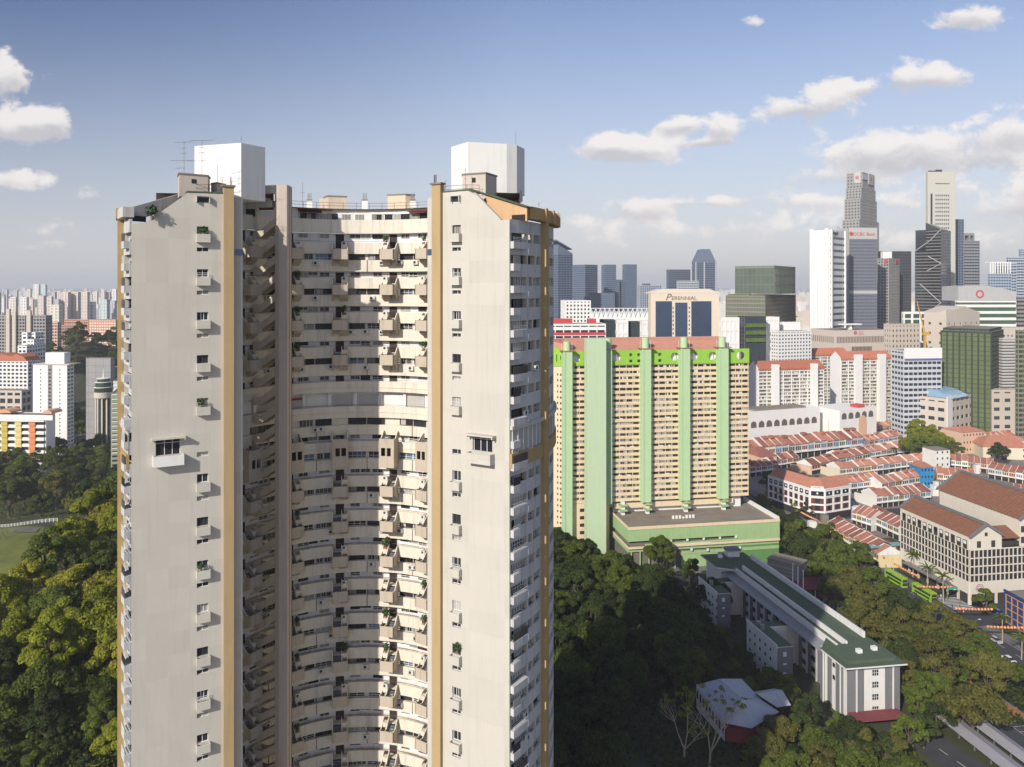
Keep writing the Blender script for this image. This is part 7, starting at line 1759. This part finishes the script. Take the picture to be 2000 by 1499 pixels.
# bare pale branched trees near the bungalow
for k, (px, py, h_, lab) in enumerate(((1335, 1500, 17, 'nearly bare pale branched tree left of the bungalow, the left one'), (1385, 1512, 19, 'tall nearly bare pale branched tree in front of the bungalow'), (1600, 1235, 12, 'sparse pale limbed tree in the belt right of the green roof'))):
    x, y = G(px, py, 0); rg = random.Random(k); m = MB(); tips = []
    def grow(p, d, L, r, lv):
        q = p + d * L; m.tube(p, q, r, r * .68, 6)
        if lv == 0: tips.append(q); return
        for s_ in range(2 if lv < 4 else 3):
            nd = (d + Vector((rg.gauss(0, .45), rg.gauss(0, .45), rg.gauss(.12, .2)))).normalized(); grow(q, nd, L * rg.uniform(.68, .9), r * .62, lv - 1)
    grow(Vector((0, 0, -.5)), Vector((.05, 0, 1)), h_ * .32, .36, 5)
    t = thing('tree', lab, 'tree', (x, y, 0)); link('trunk', m.mesh('trunk', palebark), t)
    rs = np.random.default_rng(k + 5); sel = [tuple(q) for q in tips if rg.random() < .38]
    V = leaf_cloud(rs, sel, [rg.uniform(.5, .95) for _ in sel], 1500, .2); link('crown', quad_mesh('crown', V, LM['bright'] if k < 2 else LM['olive']), t)
# palms along the hotel
def palm_mesh(seed, H=9.0):
    rg = random.Random(seed); m = MB(); m.tube((0, 0, -.3), (.25, 0, H), .22, .15, 7, 1)
    for k in range(16):
        a = 2 * pi * k / 16 + rg.uniform(-.2, .2); el = rg.uniform(.1, 1.1); p = Vector((.25, 0, H)); d = Vector((cos(a) * cos(el), sin(a) * cos(el), sin(el))); sd = Vector((-sin(a), cos(a), 0))
        for s_ in range(6):
            q = p + d * .62; wd = .42 * (1 - s_ / 7)
            m.poly([p, q, q + sd * wd - Vector((0, 0, .28)), p + sd * wd - Vector((0, 0, .22))]); m.poly([q, p, p - sd * wd - Vector((0, 0, .22)), q - sd * wd - Vector((0, 0, .28))])
            p = q; d = (d - Vector((0, 0, .22))).normalized()
    return m.mesh('palm', [LM['mid'], palebark])
PMH = [palm_mesh(1), palm_mesh(2, 8.0), palm_mesh(3, 10)]
for i, (px, py, sc, wh) in enumerate(((1783, 1128, 1.15, 'at the far end of the hotel canopy'), (1812, 1150, 1.1, 'behind the farther green bus'), (1843, 1180, 1.15, 'beside the nearer green bus'), (1958, 1255, 1.0, 'left of the blue building by the crossing'), (1995, 1290, 1.0, 'at the right edge below the blue building'), (1767, 850 + 40, .9, 'among the lit red roofs'), (1748, 898, .9, 'left of the round park trees'))):
    x, y = G(px, py, 0); solo(link('palm_tree', PMH[i % 3], None, (x, y, 0), i * 1.3, sc), 'palm tree %s' % wh, 'palm tree', 'palm trees')
# grass, lawn and fence on the hill
lawn = MB(); pts = [(-60, 1150), (60, 1120), (104, 1080), (112, 1034), (20, 1030), (-60, 1034)]
xs = [Gt(px, py, 0) for px, py in pts]; cx = sum(p[0] for p in xs) / 6; cy = sum(p[1] for p in xs) / 6
gridn = 10
for i in range(6):
    a, b = xs[i], xs[(i + 1) % 6]
    for u_ in range(gridn):
        for v_ in range(gridn - u_):
            def bp(s_, t_): x = cx + (a[0] - cx) * s_ / gridn + (b[0] - cx) * t_ / gridn; y = cy + (a[1] - cy) * s_ / gridn + (b[1] - cy) * t_ / gridn; return (x, y, hgt(x, y) + .12)
            lawn.poly([bp(u_, v_), bp(u_ + 1, v_), bp(u_, v_ + 1)])
            if u_ + v_ < gridn - 1: lawn.poly([bp(u_ + 1, v_), bp(u_ + 1, v_ + 1), bp(u_, v_ + 1)])
o = struct('lawn', lawn, M('lawn_grass', (.15, .165, .04), var=.55, scale=.12)); 
fp0, fp1 = Gt(-40, 1027), Gt(112, 1019); ft = thing('fence', 'white post and rail fence along the back of the hilltop lawn', 'fence', (fp0[0], fp0[1], hgt(*fp0)))
n_ = 24; m = MB()
for k in range(n_ + 1):
    f_ = k / n_; x = fp0[0] + (fp1[0] - fp0[0]) * f_; y = fp0[1] + (fp1[1] - fp0[1]) * f_; z = hgt(x, y); pm = MB(); pm.box(x - .1, x + .1, y - .1, y + .1, z - .2, z + 1.5); part('post', pm, whitep, ft)
    if k < n_:
        g_ = (k + 1) / n_; x2 = fp0[0] + (fp1[0] - fp0[0]) * g_; y2 = fp0[1] + (fp1[1] - fp0[1]) * g_; z2 = hgt(x2, y2)
        for hh in (.45, .95, 1.4): pm = MB(); pm.tube((x, y - .12, z + hh), (x2, y2 - .12, z2 + hh), .06, n=4); part('rail', pm, whitep, ft)
m = MB(); q = [Gt(-20, 1078), Gt(-10, 1080), Gt(32, 1036), Gt(26, 1035)]; m.poly([(x, y, hgt(x, y) + .35) for x, y in q]); q = [Gt(26, 1042), Gt(70, 1042), Gt(78, 1034), Gt(36, 1034)]; m.poly([(x, y, hgt(x, y) + .37) for x, y in q]); struct('path', m, pave)
# undergrowth carpets so that no bare ground shows between the trees
def carpet(polys, n, mat, seed, size=.5, hmax=2.2):
    rg = random.Random(seed); P = []
    for poly in polys:
        xs = [p[0] for p in poly]; ys = [p[1] for p in poly]; k = 0
        while k < n // len(polys):
            px, py = rg.uniform(min(xs), max(xs)), rg.uniform(min(ys), max(ys))
            if inside(px, py, poly): x, y = Gt(px, py); P.append((x, y, hgt(x, y) + rg.random() ** 2 * hmax)); k += 1
            else: k += .02
    p = np.array(P); n = len(p); r_ = np.random.default_rng(seed); nr = r_.normal(size=(n, 3)) * .6 + np.array([0, 0, 1]); nr /= np.linalg.norm(nr, axis=1)[:, None]
    a = np.cross(nr, r_.normal(size=(n, 3))); a /= np.linalg.norm(a, axis=1)[:, None]; b = np.cross(nr, a); s = (size * (.5 + r_.random(n)))[:, None]
    o = link('undergrowth', quad_mesh('undergrowth', np.stack([p - a * s, p - b * s * .7, p + a * s, p + b * s * .7], axis=1).reshape(-1, 3), mat)); o['kind'] = 'stuff'
carpet([[(1070, 1060), (1400, 1150), (1560, 1400), (1480, 1520), (1300, 1520), (1070, 1380)]], 14000, LM['dark'], 1)
carpet([[(1600, 1120), (2040, 1370), (2040, 1440), (1830, 1370), (1700, 1260)]], 8000, LM['dark'], 2)
carpet([[(-40, 1150), (105, 1115), (130, 1060), (260, 1000), (260, 1520), (-40, 1520)], [(-40, 900), (260, 880), (260, 1020), (-40, 1015)]], 16000, LM['mid'], 3)
carpet([[(1460, 1430), (1780, 1450), (1800, 1520), (1440, 1520)]], 5000, LM['mid'], 4)
# ================================================================== vehicles and street furniture
def bus_mesh():
    T = {}
    b = MB(); b.box(-1.25, 1.25, -6, 6, .4, 4.25); T['body'] = b
    b = MB(); b.box(-1.15, 1.15, -5.9, 5.9, 4.25, 4.4); T['roof'] = b
    b = MB()
    for s_ in (-1, 1): b.box(s_ * 1.25 - .03, s_ * 1.25 + .03, -5.3, 5.2, 2.75, 3.65); b.box(s_ * 1.25 - .03, s_ * 1.25 + .03, -4.8, 4.2, 1.25, 2.1)
    T['side_windows'] = b
    b = MB(); b.box(-1.15, 1.15, -6.05, -5.98, 1.1, 2.4); b.box(-1.15, 1.15, -6.05, -5.98, 2.65, 3.8); T['windscreen'] = b
    b = MB(); b.tube((-1.3, 0, .5), (-.95, 0, .5), .5, n=12); T['wheel'] = b
    return T
bt = bus_mesh(); lime = M('bus_lime_green', (.26, .46, .02), rough=.4, spec=.5, var=.04); tyre = M('tyre_black', (.02, .02, .02))
bmm = {k: v.mesh(k, lime if k in ('body', 'roof') else (tyre if k == 'wheel' else gl_dark)) for k, v in bt.items()}
ang = atan2(ud[1], ud[0]) + pi / 2
for (px, py, lab) in ((1750, 1132, 'lime green double decker bus, the farther one behind the palms'), (1805, 1160, 'lime green double decker bus, the nearer one beside the hotel')):
    x, y = G(px, py, 2); s_ = (Vector((x, y)) - Vector(RD0)).dot(Vector(ud)); q = fr_rd.P(s_, -2.0 if False else 3.6 * (1 if False else -1), .2)
    t = thing('bus', lab, 'bus', (x, y, .2), ang, 'green double decker buses')
    for k in ('body', 'roof', 'side_windows', 'windscreen'): link(k, bmm[k], t)
    for yy in (-4, 3.2, 4.4):
        link('wheel', bmm['wheel'], t, (0, yy, 0)); link('wheel', bmm['wheel'], t, (2.25, yy, 0))
    sgn = MB(); sgn.box(-.8, .8, -6.08, -6.05, 3.9, 4.15); link('destination_sign', sgn.mesh('destination_sign', M('orange_led', (.5, .12, .02))), t)
def car_parts():
    b = MB(); b.hexa([(-.88, -2.2, .25), (.88, -2.2, .25), (.88, 2.2, .25), (-.88, 2.2, .25), (-.86, -2.15, .85), (.86, -2.15, .85), (.86, 2.15, .9), (-.86, 2.15, .9)])
    c = MB(); c.hexa([(-.8, -1.3, .85), (.8, -1.3, .85), (.8, 1.8, .88), (-.8, 1.8, .88), (-.62, -.6, 1.42), (.62, -.6, 1.42), (.62, 1.2, 1.42), (-.62, 1.2, 1.42)])
    r = MB(); r.box(-.6, .6, -.55, 1.15, 1.421, 1.46); w = MB(); w.tube((-.92, 0, .32), (-.7, 0, .32), .32, n=10); return b, c, r, w
cb_, cc_, cr_, cw_ = car_parts(); CW = cw_.mesh('wheel', tyre); CG = cc_.mesh('cabin_glass', gl_dark)
CC = {n: M('car_%s' % n, c, rough=.3, spec=.6, var=.03) for n, c in (('white', (.75, .75, .75)), ('silver', (.4, .41, .43)), ('black', (.03, .03, .035)), ('blue', (.05, .12, .35)), ('red', (.4, .03, .03)))}
def car(x, y, a, col, lab, name='car', sc=1.0, z=.2):
    t = thing(name, lab, 'car', (x, y, z), a); t.scale = (sc, sc, sc); link('body', cb_.mesh('body', CC[col]), t); link('cabin_glass', CG, t); link('roof', cr_.mesh('roof', CC[col]), t)
    for yy in (-1.4, 1.4): link('wheel', CW, t, (0, yy, 0)); link('wheel', CW, t, (1.62, yy, 0))
for (px, py, col, lab) in ((1593, 1025, 'white', 'white car crossing the street below the white corner building'), (1700, 1103, 'blue', 'blue van behind the farther green bus'), (1690, 1100, 'white', 'white coach like van left of the blue van'), (1950, 1198, 'blue', 'small blue car at the crossing before the blue building'),
        (1392, 1146, 'white', 'white car parked left of the school building'), (1372, 1150, 'silver', 'silver car on the forecourt near the slender tree'), (1330, 1122, 'black', 'dark car on the forecourt below the podium'), (1500, 940, 'silver', 'silver car on the road beyond the podium'), (1830, 1300, 'silver', 'silver car half hidden by the roadside belt'),
        (1905, 1335, 'white', 'white car glimpsed between trees on the main road'), (1640, 1075, 'red', 'red car beneath the near cream shophouses'), (1240, 1085, 'white', 'white car at the left foot of the podium')):
    x, y = G(px, py, .5); car(x, y, ang if px > 1450 else ang + pi / 2, col, lab, sc=1.15)
for k, (s_, t_, col) in enumerate(((120, 3.5, 'silver'), (138, -3, 'white'), (205, 2.5, 'black'), (214, -2.8, 'silver'), (228, 4, 'white'), (236, -4, 'red'), (250, 1.5, 'blue'), (262, -3.2, 'white'))):
    q = fr_rd.P(s_, t_, .2); car(q[0], q[1], ang, col, '%s car driving on the main road, %s from the far end' % (col, ORD[k]), sc=1.1)
# street lamps
lm = MB(); lm.tube((0, 0, 0), (0, 0, 9), .1, .07, 6); la = MB(); la.tube((0, 0, 9), (1.6, 0, 9.4), .06, n=5); lh = MB(); lh.box(1.3, 2.3, -.18, .18, 9.33, 9.47)
lmm = [('pole', lm.mesh('pole', metal)), ('arm', la.mesh('arm', metal)), ('lamp_head', lh.mesh('lamp_head', whitep))]
for k in range(9):
    p = fr_rd.P(60 + 26 * k, 7.2 * (-1 if k % 2 else 1), .3); t = thing('street_lamp', 'grey street lamp along the main road, %s from the far end' % ORD[k], 'street lamp', p, ang + (pi / 2 if k % 2 else -pi / 2) + pi / 2, 'street lamps of the main road')
    for n_, me in lmm: link(n_, me, t)
# festive lantern strings over the road (orange lanterns)
lo = MB(); lo.tube((0, 0, -.35), (0, 0, .0), .42, .5, 8); lo.tube((0, 0, 0), (0, 0, .35), .5, .3, 8); lo = lo.mesh('lantern', M('lantern_orange', (.62, .26, .13), isl_var=.2, obj_var=.3, var=.1))
wire = M('thin_wire', (.1, .1, .1)); k = 0
for (s0, name) in ((70, 'first'), (88, 'second'), (106, 'third'), (126, 'fourth'), (150, 'fifth'), (176, 'sixth'), (198, 'seventh'), (214, 'eighth')):
    a, b = fr_rd.P(s0, 1, 6), fr_rd.P(s0 + 3, -13, 6)
    if s0 < 176: a, b = fr_rd.P(s0, -7, 5.6), fr_rd.P(s0 + 16, -8, 5.6)
    t = thing('lantern_string', 'string of orange festive lanterns over the street, %s from the far end' % name, 'lantern string', a, 0, 'festive lantern strings')
    m = MB(); m.tube((0, 0, .4), (b[0] - a[0], b[1] - a[1], .4), .04, n=3); link('wire', m.mesh('wire', wire), t)
    for q in range(12): f_ = (q + .5) / 12; link('lantern', lo, t, ((b[0] - a[0]) * f_, (b[1] - a[1]) * f_, -.2 * sin(pi * f_)), 0, 1.0)
# road direction sign
t = thing('road_sign', 'green direction sign over the junction beside the hotel', 'road sign', fr_rd.P(180, -10, .2)); m = MB(); m.tube((0, 0, 0), (0, 0, 6), .12, n=6); link('post', m.mesh('post', metal), t); m = MB(); m.box(-.2, 4.2, -.06, .06, 5.2, 6.2); link('panel', m.mesh('panel', M('sign_green', (.02, .30, .14))), t)
# people on the pavements: small standing figures, each one continuous mesh
def person_mesh(seed):
    rg = random.Random(seed); pts = [(0, 0, .95), (0, 0, 1.2), (0, 0, 1.45), (0, 0, 1.55), (0, 0, 1.68)]
    me = bpy.data.meshes.new('person'); v = [(0, 0, .95), (0, .01, 1.2), (0, 0, 1.42), (0, 0, 1.52), (0, 0, 1.66), (-.2, 0, 1.4), (-.26, .02, 1.12), (-.24, -.08, .88), (.2, 0, 1.4), (.26, .02, 1.12), (.24, .08, .88), (-.1, 0, .85), (-.11, -.06, .48), (-.11, .06, .06), (-.11, -.08, .03), (.1, 0, .85), (.11, .08, .48), (.11, .0, .06), (.11, -.13, .03)]
    e = [(0, 1), (1, 2), (2, 3), (3, 4), (2, 5), (5, 6), (6, 7), (2, 8), (8, 9), (9, 10), (0, 11), (11, 12), (12, 13), (13, 14), (0, 15), (15, 16), (16, 17), (17, 18)]
    me.from_pydata(v, e, []); o = bpy.data.objects.new('tmp', me); COL.objects.link(o); md = o.modifiers.new('s', 'SKIN'); rr = [.15, .14, .16, .06, .11, .07, .05, .04, .07, .05, .04, .09, .065, .045, .04, .09, .065, .045, .04]
    for i, r_ in enumerate(rr): me.skin_vertices[0].data[i].radius = (r_, r_ * .85)
    me.skin_vertices[0].data[0].use_root = True; o.modifiers.new('u', 'SUBSURF').levels = 1
    dg = bpy.context.evaluated_depsgraph_get(); out = bpy.data.meshes.new_from_object(o.evaluated_get(dg)); bpy.data.objects.remove(o); return out
pm = person_mesh(1); PC_ = [M('clothes_%s' % n, c) for n, c in (('white', (.6, .6, .58)), ('red', (.4, .05, .05)), ('navy', (.04, .06, .15)), ('black', (.03, .03, .03)), ('yellow', (.5, .4, .08)))]
pms = []
for c in PC_: q = pm.copy(); q.materials.clear(); q.materials.append(c); pms.append(q)
rg = random.Random(4)
ppl = sorted((rg.uniform(80, 200), rg.uniform(-11, -7)) for k in range(35)); cc_n = {}
for k, (s_, t_) in enumerate(ppl):
    c = (k * 3) % 5; cn = ('white', 'red', 'navy', 'black', 'yellow')[c]; cc_n[c] = cc_n.get(c, 0) + 1
    o = link('person', pms[c], None, fr_rd.P(s_, t_, .3), rg.random() * 6)
    solo(o, '%s person in %s clothes from the far end of the hotel pavement' % (ORD[cc_n[c] - 1], cn), 'person', 'people on the hotel pavement')
# ================================================================== air
hzb = MB(); hzb.box(-16000, 16000, -2200, 16500, -2.0, 320.0)
hm = bpy.data.materials.new('haze_air'); hm.use_nodes = True; hn = hm.node_tree; hn.nodes.clear()
ho = hn.nodes.new('ShaderNodeOutputMaterial'); pv = hn.nodes.new('ShaderNodeVolumePrincipled'); pv.inputs['Color'].default_value = (.88, .91, .96, 1); pv.inputs['Density'].default_value = HAZE = 1.1e-4; pv.inputs['Anisotropy'].default_value = .0
hn.links.new(pv.outputs[0], ho.inputs['Volume'])
o = link('haze', hzb.mesh('haze', hm)); o['kind'] = 'stuff'
